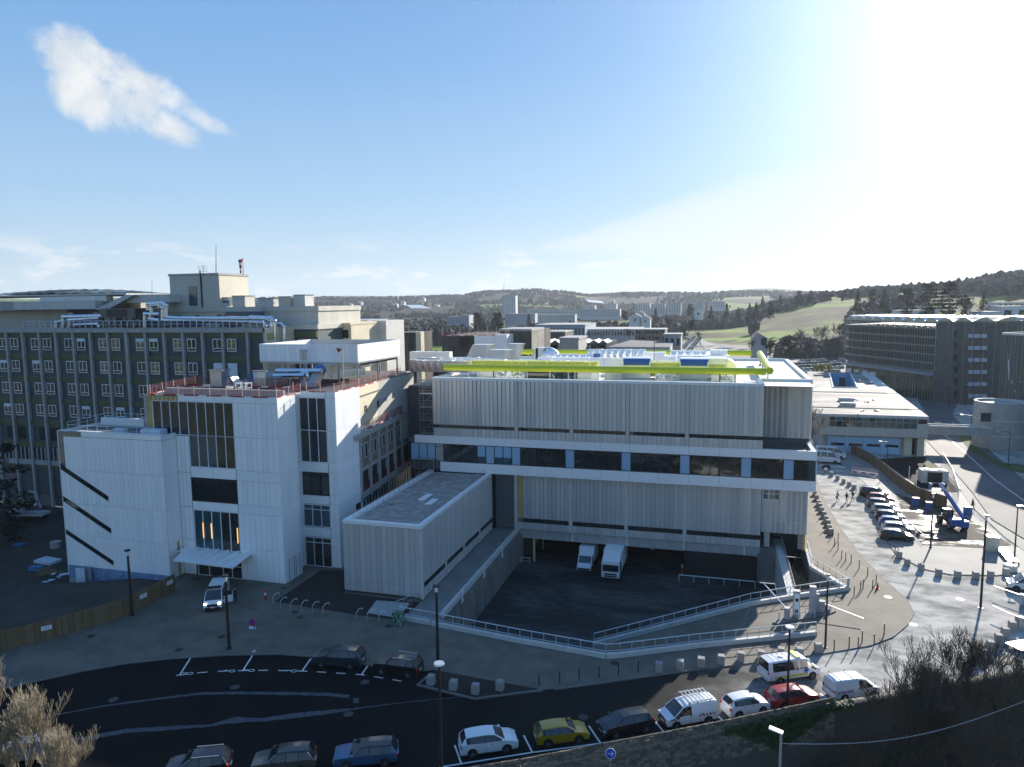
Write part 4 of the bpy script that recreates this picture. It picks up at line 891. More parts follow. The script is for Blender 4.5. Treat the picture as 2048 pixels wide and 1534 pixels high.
tag(part(MB().tube((-90.2, 105.5, 33.9), (-80.4, 105.5, 33.9), .75, .75, 14, M('blue_grey_duct', (.10, .14, .19), .4, .5)), 'round_duct', smooth=True, angle=40), 'fat blue-grey round duct lying on the upper hospital roof', 'duct')
# lift tower
e1 = PYp(338, 550, 104); e2 = PYp(436, 547, 104); e3 = PXp(495, 550, e2.x)
T = thing('lift_tower', 'beige lift tower block rising above the old hospital roof', 'building', (e1.x, 104, 33))
part(MB().box(e1.x, e2.x, 104.02, e3.y, 32.8, 38.5, BEIGE2), 'wall', T)
part(MB().box(e2.x-.02, e2.x+.04, 104.1, e3.y, 32.9, 38.4, M('sunny_beige', (.60, .55, .44), .8)), 'side_wall', T)  # lighter, warmer beige on this face: sunlight put into the colour
part(MB().box(e1.x-.15, e2.x+.15, 103.9, e3.y+.1, 38.4, 38.75, CONC), 'coping', T)
dd = PYp(385, 590, 104); part(MB().box(dd.x-.7, dd.x+.9, 103.93, 104.02, 33.3, 36.6, GLASST).box(dd.x-.8, dd.x+1.0, 103.95, 104.0, 35.7, 35.85, CONC), 'window', T)
pp_ = PYp(404, 590, 104); part(MB().box(pp_.x-.08, pp_.x+.08, 103.8, 103.98, 32.8, 39.2, BLACK), 'downpipe', T)
def mast(px, py0, py1, Y, r, lab, mat=BLACK, name='antenna'):
    a = PYp(px, py0, Y); b = PYp(px, py1, Y); return tag(part(MB().tube(a, b, r, r*.4, 5, mat), name), lab, 'antenna')
mast(304, 625, 560, 103, .05, 'thin whip antenna on the left part of the hospital roof')
mast(432, 548, 490, 106, .07, 'tall whip antenna on the lift tower roof')
a = PYp(407, 549, 105); mb = MB().tube(a, a+Vector((0, 0, 1.6)), .04, .04, 5, BLACK)
for k in range(4): mb.beam(a+Vector((-.9, 0, .5+.3*k)), a+Vector((.9, 0, .5+.3*k)), .03, .03, BLACK)
mb.beam(a+Vector((-.9, 0, 0)), a+Vector((-.9, 0, 1.5)), .04, .04, BLACK); tag(part(mb, 'antenna'), 'small television aerial on the lift tower roof', 'antenna')
a = PYp(482, 549, 107); b = PYp(485, 516, 107); t = thing('windsock', 'red and white striped windsock hanging beside its mast on the lift tower', 'windsock', a)
part(MB().tube(b-Vector((0, 0, 2.9)), b, .05, .05, 6, BLACK).beam(b-Vector((.5, 0, .25)), b+Vector((.3, 0, -.2)), .05, .05, BLACK), 'mast', t)
for i in range(5):
    z = b.z-.25-i*.48; part(MB().tube((b.x-.45, 107, z), (b.x-.5, 107, z-.48), .34-i*.045, .30-i*.045, 10, TOE[i % 2]), 'stripe', t, smooth=True, angle=40)
railing('roof_railing', 'white guardrail along the front edge of the old hospital roof', [(PX_[3], 96.3, 29.75), (HX1-.4, 96.3, 29.75)], 1.15, 1.22, GALVW, mid=1, pr=.03, wd=.09)
# left pavilion on the hospital roof: deep cantilevered slab, sloping piece, vaulted roof
V = thing('rooftop_pavilion', 'concrete rooftop hall with a deep overhanging slab edge, left of the hospital', 'building', (-130, 104, 30))
q0 = PYp(-60, 603, 100); q1 = PYp(230, 600, 100); q2 = PYp(190, 618, 100)
part(MB().box(-150, -113.6, 103.4, 118, 29.2, 33.4, BEIGE2).box(-113.6, -106.8, 104.2, 116, 29.2, 33, CONCD), 'wall', V)
zt_, zb_ = PYp(100, 602, 100).z, PYp(100, 619, 100).z
part(MB().box(-155, PYp(27, 610, 100).x, 100.6, 102, zb_-.1, zt_, CONC).box(PYp(27, 610, 100).x, PYp(190, 610, 100).x, 100, 102, zb_, zt_, CONCL).box(-155, PYp(210, 610, 100).x, 102, 118, zb_+.3, zt_-.2, CONC), 'slab_edge', V)
sa, sb2, sc2, sd2 = PYp(190, 619, 100), PYp(250, 590, 100.0), PYp(268, 590, 100), PYp(215, 619, 100)
part(MB().poly([sa, sd2, sc2, sb2], CONCL).poly([Vector(p)+Vector((0, 3, 0)) for p in (sa, sd2, sc2, sb2)][::-1], CONC).poly([sd2, sd2+Vector((0, 3, 0)), sc2+Vector((0, 3, 0)), sc2], CONC), 'sloping_wall', V)
part(MB().box(PYp(250, 595, 101).x, PYp(338, 595, 101).x, 101, 104, PYp(300, 605, 101).z, PYp(300, 589, 101).z, CONCL), 'link_wall', V)
part(MB().box(PYp(75, 600, 101).x, PYp(208, 600, 101).x, 101.5, 103, zt_-.2, PYp(100, 593, 101).z, M('pale_band', (.66, .66, .62), .7)), 'clerestory', V)  # clerestory band in a paler tone than the slab edges
part(MB().box(-155, PYp(255, 595, 101.5).x, 101.3, 117, PYp(100, 592, 101).z, PYp(100, 590, 101).z+.1, CONCL), 'roof_slab', V)
mb = MB(); cm_ = [BLACK, M('membrane_roof', (.10, .12, .10), .5), FOIL]
xx = PYp(-40, 590, 102).x; xe = PYp(250, 590, 102).x; n = 40; zz = PYp(100, 590, 101).z+.1
for i in range(n):
    for j in range(4):
        xa, xb = xx+(xe-xx)*i/n, xx+(xe-xx)*(i+1)/n; h = lambda i_, j_: zz+(1.0*math.sin(PI*min(1, (i_+1)/n))**.5 if i_ < n-1 else .1)*math.sin(PI*(j_+.3)/4.6)+.12*math.sin(i_*1.9+j_*2)
        mb.poly([(xa, 102+j*3, h(i, j)), (xb, 102+j*3, h(i+1, j)), (xb, 105+j*3, h(i+1, j+1)), (xa, 105+j*3, h(i, j+1))], cm_[2] if rn.random() < .13 else cm_[rn.random() < .5])
part(mb, 'vaulted_roof', V)
part(MB().box(-113.4, -112.2, 103.3, 103.42, 29.8, 32.3, FRAMEW).box(-108.5, -107.3, 104.0, 104.15, 29.8, 32.3, FRAMEW), 'door', V)
# pipes and chiller on the hospital roof
def pipes(name, lab, paths, r, mat=FOIL, n=8):
    t = thing(name, lab, 'pipes', Vector(paths[0][0]))
    for p in paths:
        mb = MB(); mb.path(p, r, n, mat)
        for q in p[1:-1]: mb.blob(q, r*1.15, r*1.15, r*1.15, mat, 8, 5, 0)
        part(mb, 'pipe', t, smooth=True, angle=50)
    return t
def P98(px, py, Y=98.5): return PYp(px, py, Y)
pipes('lagged_pipes', 'bundle of shiny lagged pipes lying on the left half of the hospital roof', [[P98(127, 655), P98(127, 634), P98(205, 632)], [P98(140, 655), P98(140, 640), P98(200, 636)], [P98(113, 655), P98(113, 645), P98(125, 643)], [P98(150, 650), P98(195, 648), P98(200, 655)], [P98(130, 640, 99.5), P98(205, 640, 99.5)]], .38)
pipes('lagged_pipes', 'looping shiny lagged pipes rising beside the chiller on the hospital roof', [[P98(296, 620), P98(296, 608), P98(325, 606), P98(333, 612), P98(333, 634), P98(350, 636), P98(530, 637)], [P98(303, 625), P98(303, 611), P98(318, 610), P98(326, 616), P98(326, 640), P98(520, 644)], [P98(305, 625), P98(300, 638), P98(320, 640)], [P98(290, 655), P98(290, 628), P98(320, 628)]], .36)
def pdrop(px, top, bot): return [PXp(px, top, -64.5), PXp(px, bot, -64.5)]
pipes('lagged_pipes', 'tall shiny lagged pipes dropping down the hospital end wall behind the white plant enclosure', [[P98(498, 637), P98(530, 637), P98(543, 642), P98(543, 700)], [P98(500, 634), P98(540, 636), P98(549, 642), P98(549, 700)], [P98(500, 645), P98(527, 645), P98(534, 652), P98(534, 700)], [P98(548, 648, 100), P98(562, 648, 100), P98(568, 654, 100), P98(568, 700, 100)]], .33)
c0_, c1_ = P98(203, 655, 98), P98(270, 655, 98)
t = thing('chiller', 'large dark air chiller with black grilles on the hospital roof', 'chiller', c0_)
cz = P98(203, 617, 98).z
part(MB().box(c0_.x, c1_.x, 98, 101.5, 31.4, cz, M('brown_casing', (.14, .12, .11), .6)), 'body', t)
part(MB().box(c0_.x+1.3, c1_.x-1.4, 97.93, 98.0, 31.6, cz-.2, BLACK), 'grille', t)
for k in range(8): part(MB().box(c0_.x+1.3, c1_.x-1.4, 97.88, 97.94, 31.7+.26*k, 31.74+.26*k, M('grille_bar', (.08, .08, .09), .5)), 'slat', t)
mb = MB()
for k in range(5): x = c0_.x+.4+k*(c1_.x-c0_.x-.8)/4; mb.beam((x, 98.2, 29.8), (x, 98.2, 31.4), .12, .12, BLACK); mb.beam((x, 98.2, 29.9), (x+1, 98.2, 31.3), .08, .08, GALV)
part(mb, 'support_frame', t)
tag(part(MB().box(P98(272, 650).x, P98(286, 650).x, 98.6, 101, 29.8, P98(272, 618).z, BLACK).poly([(P98(272, 650).x, 98.5, 30.2), (P98(286, 650).x, 98.5, 30.2), (P98(279, 650).x, 98.5, 32.5)], M('chiller_v', (.05, .05, .055), .5)), 'cooling_unit'), 'black cooling unit with a triangular coil beside the chiller', 'cooling unit')
for i, (a, b, z) in enumerate(((215, 240, 31.3), (285, 300, 31.0), (330, 360, 30.9), (372, 395, 31.2), (440, 470, 31.0))):
    tag(part(MB().box(P98(a, 650, 99.6).x, P98(b, 650, 99.6).x, 99.6, 101.5, 29.8, z-.3, M('blue_machine', (.05, .09, .16), .5)).tube((P98(a, 650, 99).x, 99.3, z-.7), (P98(b, 650, 99).x, 99.3, z-.7), .2, .2, 8, FOIL), 'pump_unit'), 'dark blue pump unit behind the hospital roof railing, %s from the left' % ('first second third fourth fifth'.split()[i]), 'pump unit', 'pump units on the hospital roof')
# low beige and grey blocks right of the hospital
E1 = thing('beige_block', 'low beige rooftop block with two small windows right of the hospital', 'building', (-60, 112, 20))
f0, f1, f2 = PYp(597, 650, 112), PYp(643, 648, 112), PYp(700, 646, 112)
part(MB().box(f0.x, f1.x, 112, 122, 15, f0.z, BEIGE2).box(f1.x, f2.x, 112.3, 122, 15, f1.z, BEIGE), 'wall', E1)
part(MB().box(f0.x-.1, f2.x+.1, 111.8, 122, f0.z, f0.z+.35, BEIGE), 'coping', E1)
for x in (652, 692): g = PYp(x, 668, 112.3); part(MB().box(g.x-.7, g.x+.5, 112.2, 112.35, g.z-.7, g.z+.7, DARK), 'window', E1)
E2 = thing('grey_rooftop_block', 'grey concrete rooftop block with a rounded corner right of the beige block', 'building', (-60, 125, 20))
f0, f1, f2 = PYp(702, 645, 122), PYp(740, 643, 122), PYp(767, 643, 122)
part(MB().box(f0.x, f1.x, 122, 130, 15, f0.z, CONC).tube((f1.x, 123.2, 15), (f1.x, 123.2, f0.z+.05), 1.2, 1.2, 16, CONCL).box(f1.x, f2.x, 123, 131, 15, f0.z+.3, CONCL), 'wall', E2)
tag(part(MB().box(PYp(640, 642, 140).x, PYp(735, 640, 140).x, 140, 150, 20, PYp(640, 640, 140).z, GALVW), 'metal_shed'), 'long low metal clad roof behind the beige block', 'building')
# ================================================================ WHITE LOUVRED PLANT ENCLOSURE
PE = thing('plant_enclosure', 'white panelled open-topped plant enclosure standing on legs above the middle roof', 'enclosure', (-55, 88, 22.4))
zt_, zb_ = 27.7, 25.25; xl, xr, yb = -62.7, -47.2, 101.5
for i in range(10): xa = xl+(xr-xl)*i/10; part(boxmesh((xr-xl)/10-.02, .08, zt_-zb_, rn.choice(WM[:3])), 'wall_panel', PE, loc=(xa, 88, zb_))
for i in range(8): ya = 88.1+(yb-88.1)*i/8; part(boxmesh(.08, (yb-88.1)/8-.02, zt_-zb_, rn.choice(WM[:3])), 'side_panel', PE, loc=(xr-.08, ya, zb_))
for i in range(8): ya = 88.1+(yb-88.1)*i/8; part(boxmesh(.08, (yb-88.1)/8-.02, zt_-zb_, WHITE2), 'side_panel', PE, loc=(xl, ya, zb_))
for i in range(10): xa = xl+(xr-xl)*i/10; part(boxmesh((xr-xl)/10-.02, .08, zt_-zb_, CONCL), 'back_panel', PE, loc=(xa, yb, zb_))
part(MB().box(xl, xr, 88.1, yb, zb_+.05, zb_+.12, GALV), 'floor_grating', PE)
mb = MB()
for x in seq(xl+.3, xr-.3, 5):
    for y in (88.5, 94.5, yb-.4): mb.beam((x, y, 22.3), (x, y, zb_), .2, .2, GALV)
mb.beam((xl, 88.3, zb_-.15), (xr, 88.3, zb_-.15), .2, .3, GALV).beam((xr-.2, 88, zb_-.15), (xr-.2, yb, zb_-.15), .2, .3, GALV); part(mb, 'support_frame', PE)
for i in range(16): part(boxmesh(.5, .05, .35, BLACK), 'bracket', PE, loc=(xr+.02-.5, 89+i*.75, zb_-.5))
o = part(MB().box(-56.2, -54.6, 87.9, 88.0, 25.6, 27.1, FRAMEW).box(-56.0, -55.0, 87.85, 87.9, 25.7, 27.0, GALV), 'access_door', PE)
mb = MB().beam((-55.5, 87.8, 22.4), (-55.5, 87.8, 27.0), .05, .05, GALVW).beam((-55.0, 87.8, 22.4), (-55.0, 87.8, 27.0), .05, .05, GALVW)
for k in range(14): mb.beam((-55.5, 87.8, 22.6+.33*k), (-55.0, 87.8, 22.6+.33*k), .04, .04, GALVW)
part(mb, 'ladder', PE)
part(MB().box(-53, -48.5, 90, 99, 27.1, 27.3, BLACK), 'solar_panel', PE)
# ================================================================ MIDDLE BUILDING (rotated a little)
A0 = Vector((-45.0, 84.0, 0)); B0 = Vector((-47.3, 104.0, 0)); ang = math.atan2((B0-A0).y, (B0-A0).x); ln = (B0-A0).length
MBd = thing('middle_wing', 'beige rendered middle wing with concrete pillars, white framed windows and dark open bays', 'building', A0, ang)
def mp(mb, name, **k): return part(mb, name, MBd, world=False, **k)
mp(MB().box(-2, 24, .25, 22, 0, 15.5, CONCD).box(-4, 26, 1.2, 22, 15.5, 22.0, BEIGE), 'wall_core')
mp(MB().box(-4, 26, .9, 1.2, 20.9, 22.1, BEIGE).box(-4, 26, .8, .92, 20.75, 20.9, CONCD), 'cornice')
mp(MB().box(-4, 26, .95, 1.2, 16.6, 20.8, BEIGE), 'upper_wall')
mp(MB().box(-2, 24, -.3, 1.1, 15.6, 16.3, CONC), 'terrace_edge')
for x in (4.0, 9.0, 15.2): mp(MB().box(x, x+1.0, .9, 1.0, 18.4, 19.3, DARK).box(x-.08, x+1.08, .86, .96, 18.3, 18.4, CONCL), 'window')
mp(MB().beam((9.8, .7, 19.3), (11.6, .7, 19.3), .7, .5, GALVW), 'wall_vent')
mp(MB().box(-4, 26, 1.2, 24, 22.0, 22.06, ROOFD), 'roof')
for x in seq(-.4, 20.5, 6):
    mp(MB().box(x-.25, x+.25, -.15, .3, 7.2, 15.6, CONC), 'pillar')
for i in range(6):
    x = -.4+i*3.48
    for q in (.55, 2.0):
        o = mp(MB().box(x+q, x+q+.95, .12, .26, 12.6, 14.6, FRAMEW), 'window'); part(MB().box(x+q+.1, x+q+.78, .08, .13, 12.7, 14.5, GLASS), 'pane', o, world=False)
    mp(MB().box(x+.3, x+3.2, .14, .28, 11.5, 15.4, M('brown_panel', (.20, .165, .115), .8)), 'infill_panel')
    mp(MB().box(x+.26, x+3.2, -.1, .3, 11.1, 11.5, CONC), 'beam')
    mp(MB().box(x+.3, x+3.0, .16, .24, 8.2, 11.0, DARK), 'opening'); mp(MB().box(x+.3, x+3.2, .0, .24, 7.3, 8.2, CONC), 'spandrel')
    mb = MB()
    for k in range(4): mb.beam((x+.3, .05, 8.4+.3*k), (x+3.1, .05, 8.4+.3*k), .03, .03, REDM)
    mb.box(x+.3, x+3.1, .03, .06, 8.25, 9.4, M('red_netting', (.07, .015, .02), .8)); mp(mb, 'site_barrier')
mp(MB().box(-2, 24, .05, .3, 3.0, 7.2, BLACK), 'lower_wall')
for i in range(18): mp(MB().box(-.2+i*1.15, (.25 if i % 4 == 1 else .08)+i*1.15-.1, -.03, .06, 3.2, 7.1, OPQ if i % 4 == 1 else GALV), 'mullion')
rt = MBd.matrix_basis.copy(); rt = Matrix.Translation(A0) @ Matrix.Rotation(ang, 4, 'Z')
def loc(x, y, z): return rt @ Vector((x, y, z))
guard('red mesh guardrail along the upper roof of the middle wing beside the foil ducts', [loc(0, .9, 22.05), loc(20, .9, 22.05)])
guard('red mesh guardrail along the lower terrace of the middle wing', [loc(0, 0, 16.3), loc(18, 0, 16.3)])
for i, (x, lab) in enumerate(((1.0, 'pile of white sacks and sheets behind the terrace guardrail, nearest the white tower'), (3.6, 'second pile of white sheets on the middle wing terrace'))):
    mb = MB()
    for k in range(7): c = loc(x+U(-1, 1), .5+U(-.2, .2), 16.4+U(0, .3)); mb.blob(c, U(.3, .6), U(.2, .3), U(.12, .25), FOILW, 6, 4, .2)
    tag(part(mb, 'sack_pile'), lab, 'sacks')
# scaffold tower between the wing and the clad building
def scaffold(lab, x0, x1, y0, y1, z0, z1):
    t = thing('scaffold_tower', lab, 'scaffold', (x0, y0, z0)); n = int((z1-z0)/2)
    for x in (x0, x1):
        for y in (y0, y1): part(MB().tube((x, y, z0), (x, y, z1), .03, .03, 5, GALV), 'standard', t)
    for k in range(n+1):
        z = z0+(z1-z0)*k/n; part(MB().box(x0, x1, y0, y1, z-.04, z+.02, GALV), 'deck', t)
        mb = MB().beam((x0, y0, z+1), (x1, y0, z+1), .04, .04, GALV).beam((x0, y0, z+.5), (x1, y0, z+.5), .04, .04, GALV)
        if k < n: mb.beam((x0, y0, z), (x1, y0, z+(z1-z0)/n), .04, .04, GALV)
        part(mb, 'brace', t)
    return t
scaffold('tall tube scaffold squeezed against the left end of the grey clad building', -42.6, -40.5, 98, 99.4, 13.8, 21.8)
scaffold('small tube scaffold at the far end of the annex roof under the ribbon floor', -42.6, -39.6, 95.6, 97, 8.0, 10.4)
part(MB().box(-46.6, -40.2, 103, 112, 8, 20.4, M('corrugated_grey', (.10, .11, .12), .5, .4)), 'link_wall', A)
# ================================================================ DUCTS AND PLANT ON THE ROOFS
def rx(px, Y): return PYp(px, 735, Y).x
def bandbox(t, x0, x1, y0, y1, z0, z1, mat, name='duct', seg=1.2):
    n = max(1, round(abs(x1-x0)/seg)) if abs(x1-x0) > abs(y1-y0) else max(1, round(abs(y1-y0)/seg)); mb = MB()
    def jj(): return U(-.03, .03)
    for i in range(n):
        if abs(x1-x0) > abs(y1-y0): a = x0+(x1-x0)*i/n; b = x0+(x1-x0)*(i+1)/n-.03*(1 if x1 > x0 else -1); mb.box(a, b, y0+jj(), y1+jj(), z0+jj(), z1+jj(), mat)
        else: a = y0+(y1-y0)*i/n; b = y0+(y1-y0)*(i+1)/n-.03; mb.box(x0+jj(), x1+jj(), a, b, z0+jj(), z1+jj(), mat)
    return part(mb, name, t)
def zig(t, x0, x1, y, z0, z1, m1, name='diamond_lagging'):
    """cross-broken sheet metal: a row of raised triangles on the duct's side"""
    n = max(2, round((x1-x0)/1.1)); mb = MB(); zm = (z0+z1)/2
    for i in range(n):
        a = x0+(x1-x0)*i/n; b = x0+(x1-x0)*(i+1)/n; c = ((a+b)/2, y-.16, z0+(z1-z0)*.45)
        for p, q in (((a, y-.02, z0), (b, y-.02, z0)), ((b, y-.02, z0), (b, y-.02, z1)), ((b, y-.02, z1), (a, y-.02, z1)), ((a, y-.02, z1), (a, y-.02, z0))): mb.poly([p, q, c], m1)
    return part(mb, name, t)
PINKF = M('pink_foil', (.52, .42, .38), .35, .7, .1)
t = thing('foil_duct', 'long foil wrapped duct with pinkish diamond lagging left of the yellow pipe', 'duct', (-48, 103, 22))
bandbox(t, rx(818, 103), rx(935, 103), 103, 104.6, 22.6, 24.4, FOIL); zig(t, rx(818, 103), rx(935, 103), 103, 22.6, 24.3, PINKF)
t = thing('foil_duct', 'long foil duct with yellow triangles running just behind the yellow pipe', 'duct', (-35, 104.5, 22))
bandbox(t, rx(935, 104.5), rx(1200, 104.5), 104.5, 106, 22.5, 24.5, FOIL); zig(t, rx(945, 104.5), rx(1195, 104.5), 104.5, 22.9, 24.3, YELF)
t = thing('foil_duct', 'silver and yellow foil duct between the two blue covered units', 'duct', (-11, 104, 22))
bandbox(t, rx(1300, 104.5), rx(1362, 104.5), 104.5, 106, 22.3, 24.6, FOIL); zig(t, rx(1302, 104.5), rx(1360, 104.5), 104.5, 22.4, 24.3, YELF)
for i, (a, b, lab) in enumerate(((1246, 1300, 'air unit with a dark blue cover, left of the pair behind the yellow pipe'), (1360, 1416, 'air unit with a dark blue cover, right of the pair behind the yellow pipe'))):
    xa, xb = rx(a, 103.6), rx(b, 103.6); t = thing('air_unit', lab, 'air unit', (xa, 103.6, 22))
    part(MB().box(xa, xb, 103.7, 106.8, 22.1, 24.3, DUCT), 'body', t)
    mb = MB(); n = 7
    for k in range(n):
        a0, a1 = PI/2*k/n, PI/2*(k+1)/n; f = lambda q: (104.6-1.0*math.cos(q), 24.0+1.0*math.sin(q))
        mb.poly([(xa-.02, *f(a0)), (xb+.02, *f(a0)), (xb+.02, *f(a1)), (xa-.02, *f(a1))], BLUEF if k < 5 else FOILW)
    mb.box(xa, xb, 104.6, 107, 24.9, 25.0, FOILW); part(mb, 'cover', t)
    part(MB().box(xa-.05, xa+.1, 103.5, 103.7, 22.1, 24.6, GALVW).box(xb-.1, xb+.05, 103.5, 103.7, 22.1, 24.6, GALVW), 'leg', t)
t = thing('foil_duct', 'foil duct ending in a rounded elbow at the right end of the roof plant', 'duct', (-2, 104, 22))
bandbox(t, rx(1416, 104.5), rx(1453, 104.5), 104.5, 107.5, 22.6, 25.0, FOILW); zig(t, rx(1418, 104.5), rx(1452, 104.5), 104.5, 22.6, 24.2, YELF)
xe = rx(1453, 105); mb = MB()
for k in range(8):
    a0, a1 = PI/2*k/8, PI/2*(k+1)/8; mb.poly([(xe+1.6*math.sin(a0), 104.5, 22.7+2.2*math.cos(a0)), (xe+1.6*math.sin(a1), 104.5, 22.7+2.2*math.cos(a1)), (xe+1.6*math.sin(a1), 107.5, 22.7+2.2*math.cos(a1)), (xe+1.6*math.sin(a0), 107.5, 22.7+2.2*math.cos(a0))][::-1], FOIL)
    mb.poly([(xe, 104.5, 22.7), (xe+1.6*math.sin(a1), 104.5, 22.7+2.2*math.cos(a1)), (xe+1.6*math.sin(a0), 104.5, 22.7+2.2*math.cos(a0))], FOIL)
part(mb, 'elbow', t, smooth=True, angle=30)
# units under the front pipe
for i, (a, b, z, m, lab) in enumerate(((955, 985, 23.3, DUCT, 'silver air handling casing under the left end of the yellow pipe'), (990, 1050, 23.2, FOIL, 'dark mesh fronted plant casing under the yellow pipe, second from the left'), (1055, 1100, 23.6, GLASS, 'glass and foil clad plant casing under the yellow pipe'), (1108, 1150, 23.0, BLACK, 'rack of black valves and blue pipes under the yellow pipe'), (1156, 1178, 23.2, DUCT, 'small open framed silver unit under the yellow pipe'), (1180, 1198, 23.5, FOILW, 'white box unit under the middle of the yellow pipe'), (1210, 1240, 23.4, DUCT, 'grey box unit left of the blue covered units'), (1312, 1358, 23.1, FOIL, 'crumpled foil wrapped pipework between the blue covered units'), (1424, 1440, 23.2, DUCT, 'narrow silver cabinet near the right end of the yellow pipe'), (1440, 1470, 23.1, FOIL, 'crumpled foil block near the right end of the roof plant'))):
    xa, xb = rx(a, 101.5), rx(b, 101.5); mb = MB().box(xa, xb, 101.6, 103.2, 22.06, z, m)
    if m in (FOIL, BLACK):
        for k in range(14): mb.blob((U(xa, xb), 101.5, U(22.3, z)), U(.15, .4), .15, U(.15, .35), FOIL if m is FOIL else MATS['blue_machine'], 6, 4, .25)
    for x in (xa, xb): mb.box(x-.06, x+.06, 101.4, 101.6, 22.06, z+.1, GALVW)
    tag(part(mb, 'plant_casing'), lab, 'plant unit')
# middle field ducts
for i, (a, b, Y, dp, z0, z1, m, lab) in enumerate((
    (1075, 1300, 110, 1.4, 23.1, 24.5, FOILW, 'long white foil duct in the middle of the roof'), (1110, 1185, 113, 1.4, 23.2, 24.8, FOIL, 'foil duct with peaked lagging left of the small blue cover'),
    (1187, 1200, 112.5, 1.5, 23.2, 25.0, BLUEF, 'small blue wrapped box on the middle ducts'), (1175, 1290, 119, 1.8, 23.4, 25.2, FOIL, 'wide foil duct below the rear yellow pipe'),
    (1285, 1330, 116, 2.4, 23.4, 25.0, FOILW, 'white roofed box duct behind the left blue cover'), (1325, 1352, 113, 4, 23.2, 24.6, FOILW, 'white duct box crossing the middle ducts'),
    (1340, 1430, 118, 2, 23.6, 25.1, FOIL, 'foil duct running to the right under the rear yellow pipe'), (1355, 1460, 111, 1.8, 23.3, 24.9, FOILW, 'white foil duct behind the right blue cover'),
    (1420, 1455, 113.5, 2.4, 23.6, 25.6, FOILW, 'tall white foil duct at the right end of the ducts'), (900, 1000, 112, 1.2, 22.8, 24.2, FOIL, 'foil duct left of the silver air scoops'),
    (820, 900, 116, 1.5, 23, 24.8, FOILW, 'white foil duct beside the plant enclosure'), (835, 880, 108, 1.5, 23, 24.4, DUCT, 'plain silver duct crossing behind the pinkish one'),
    (960, 1000, 108, 2.2, 22.6, 23.9, FOIL, 'broad flat foil duct behind the yellow triangles'), (1010, 1075, 108.5, 2.2, 22.6, 23.8, FOILW, 'low white duct behind the yellow triangles'))):
    xa, xb = rx(a, Y), rx(b, Y); t = thing('roof_duct', lab, 'duct', (xa, Y, z0)); bandbox(t, xa, xb, Y, Y+dp, z0, z1, m)
    if m is FOIL: zig(t, xa, xb, Y, z0, z1, FOIL)
    mb = MB()
    for x in seq(xa+.4, xb-.4, max(1, int((xb-xa)/3))): mb.beam((x, Y+.3, 22.0), (x, Y+.3, z0), .1, .1, GALV)
    part(mb, 'leg', t)
for i, (a, b, Y, z1, lab) in enumerate(((930, 985, 118, 26.0, 'ribbed silver air intake with a sloping top, rearmost of three'), (962, 1022, 112, 25.5, 'ribbed silver air scoop, middle one of three'), (1000, 1045, 119, 26.1, 'ribbed silver air scoop with an open right end'), (1055, 1090, 115, 25.7, 'grey scoop with a white rounded hood'))):
    xa, xb = rx(a, Y), rx(b, Y); mb = MB(); t = thing('air_scoop', lab, 'air scoop', (xa, Y, 22), 0, 'silver air scoops on the roof')
    pr = [(xa, 23.2), (xb-1.2, 23.2), (xb, z1), (xa+1.5, z1)]
    mb.poly([(p[0], Y, p[1]) for p in pr], DUCT).poly([(p[0], Y+2.2, p[1]) for p in pr][::-1], DUCT).poly([(pr[3][0], Y, z1), (pr[2][0], Y, z1), (pr[2][0], Y+2.2, z1), (pr[3][0], Y+2.2, z1)], FOILW).poly([(pr[0][0], Y, 23.2), (pr[3][0], Y, z1), (pr[3][0], Y+2.2, z1), (pr[0][0], Y+2.2, 23.2)], DUCT).poly([(pr[1][0], Y, 23.2), (pr[1][0], Y+2.2, 23.2), (pr[2][0], Y+2.2, z1), (pr[2][0], Y, z1)], BLACK)
    part(mb, 'body', t); rb = MB()
    for k in range(10): x = pr[3][0]+(pr[1][0]-pr[3][0])*k/9; rb.box(x-.04, x+.04, Y-.06, Y, 23.25, z1-.03, GALV)
    part(rb, 'ribs', t)
    if i == 3: part(MB().blob((xb+.3, Y+1, 24.3), 1.9, 1.2, 1.5, FOILW, 12, 8, .03), 'hood', t, smooth=True)
# yellow pipes
def ypipe(lab, a, b, r, posts):
    t = thing('yellow_pipe', lab, 'pipe', a, 0, 'big yellow roof pipes'); a = Vector(a); b = Vector(b); part(MB().tube(a, b, r, r, 20, YEL), 'pipe', t, smooth=True, angle=40)
    d = (b-a).normalized(); n = int((b-a).length/8)
    part(MB().tube(a-d*.06, a, r*1.01, r*1.01, 20, M('pipe_cap', (.34, .38, .03), .5)).tube(b, b+d*.06, r*1.01, r*1.01, 20, MATS['pipe_cap']), 'end_cap', t)
    for k in range(posts):
        q = a.lerp(b, (k+.5)/posts); part(MB().tube((q.x, q.y, 22.06), (q.x, q.y, 22.45), .28, .13, 8, GALV).tube((q.x, q.y, 22.45), (q.x, q.y, q.z-r+.05), .1, .1, 8, GALV).beam((q.x-.22, q.y, q.z-r), (q.x+.22, q.y, q.z-r), .3, .1, YEL), 'support', t)
ypipe('long bright yellow pipe along the front edge of the long roof', (-38.9, 99, 23.72), (6.1, 99, 23.78), .46, 6)
ypipe('long bright yellow pipe along the rear of the long roof', (-38.0, 128, 24.1), (5.6, 128, 24.2), .46, 5)
ypipe('short yellow pipe pointing to the viewer at the right end of the long roof', (6.75, 100.6, 23.75), (7.05, 131.5, 23.9), .5, 4)
tag(part(MB().box(3.3, 5.0, 98.2, 99.6, 22.4, 22.5, FASC), 'roof_hatch'), 'flat white roof hatch lying at the right front corner of the long roof', 'hatch')
tag(part(MB().tube((rx(1308, 115), 115, 22), (rx(1308, 115), 115, 27.0), .05, .05, 5, BLACK), 'pole'), 'thin black pole standing among the middle ducts', 'pole')
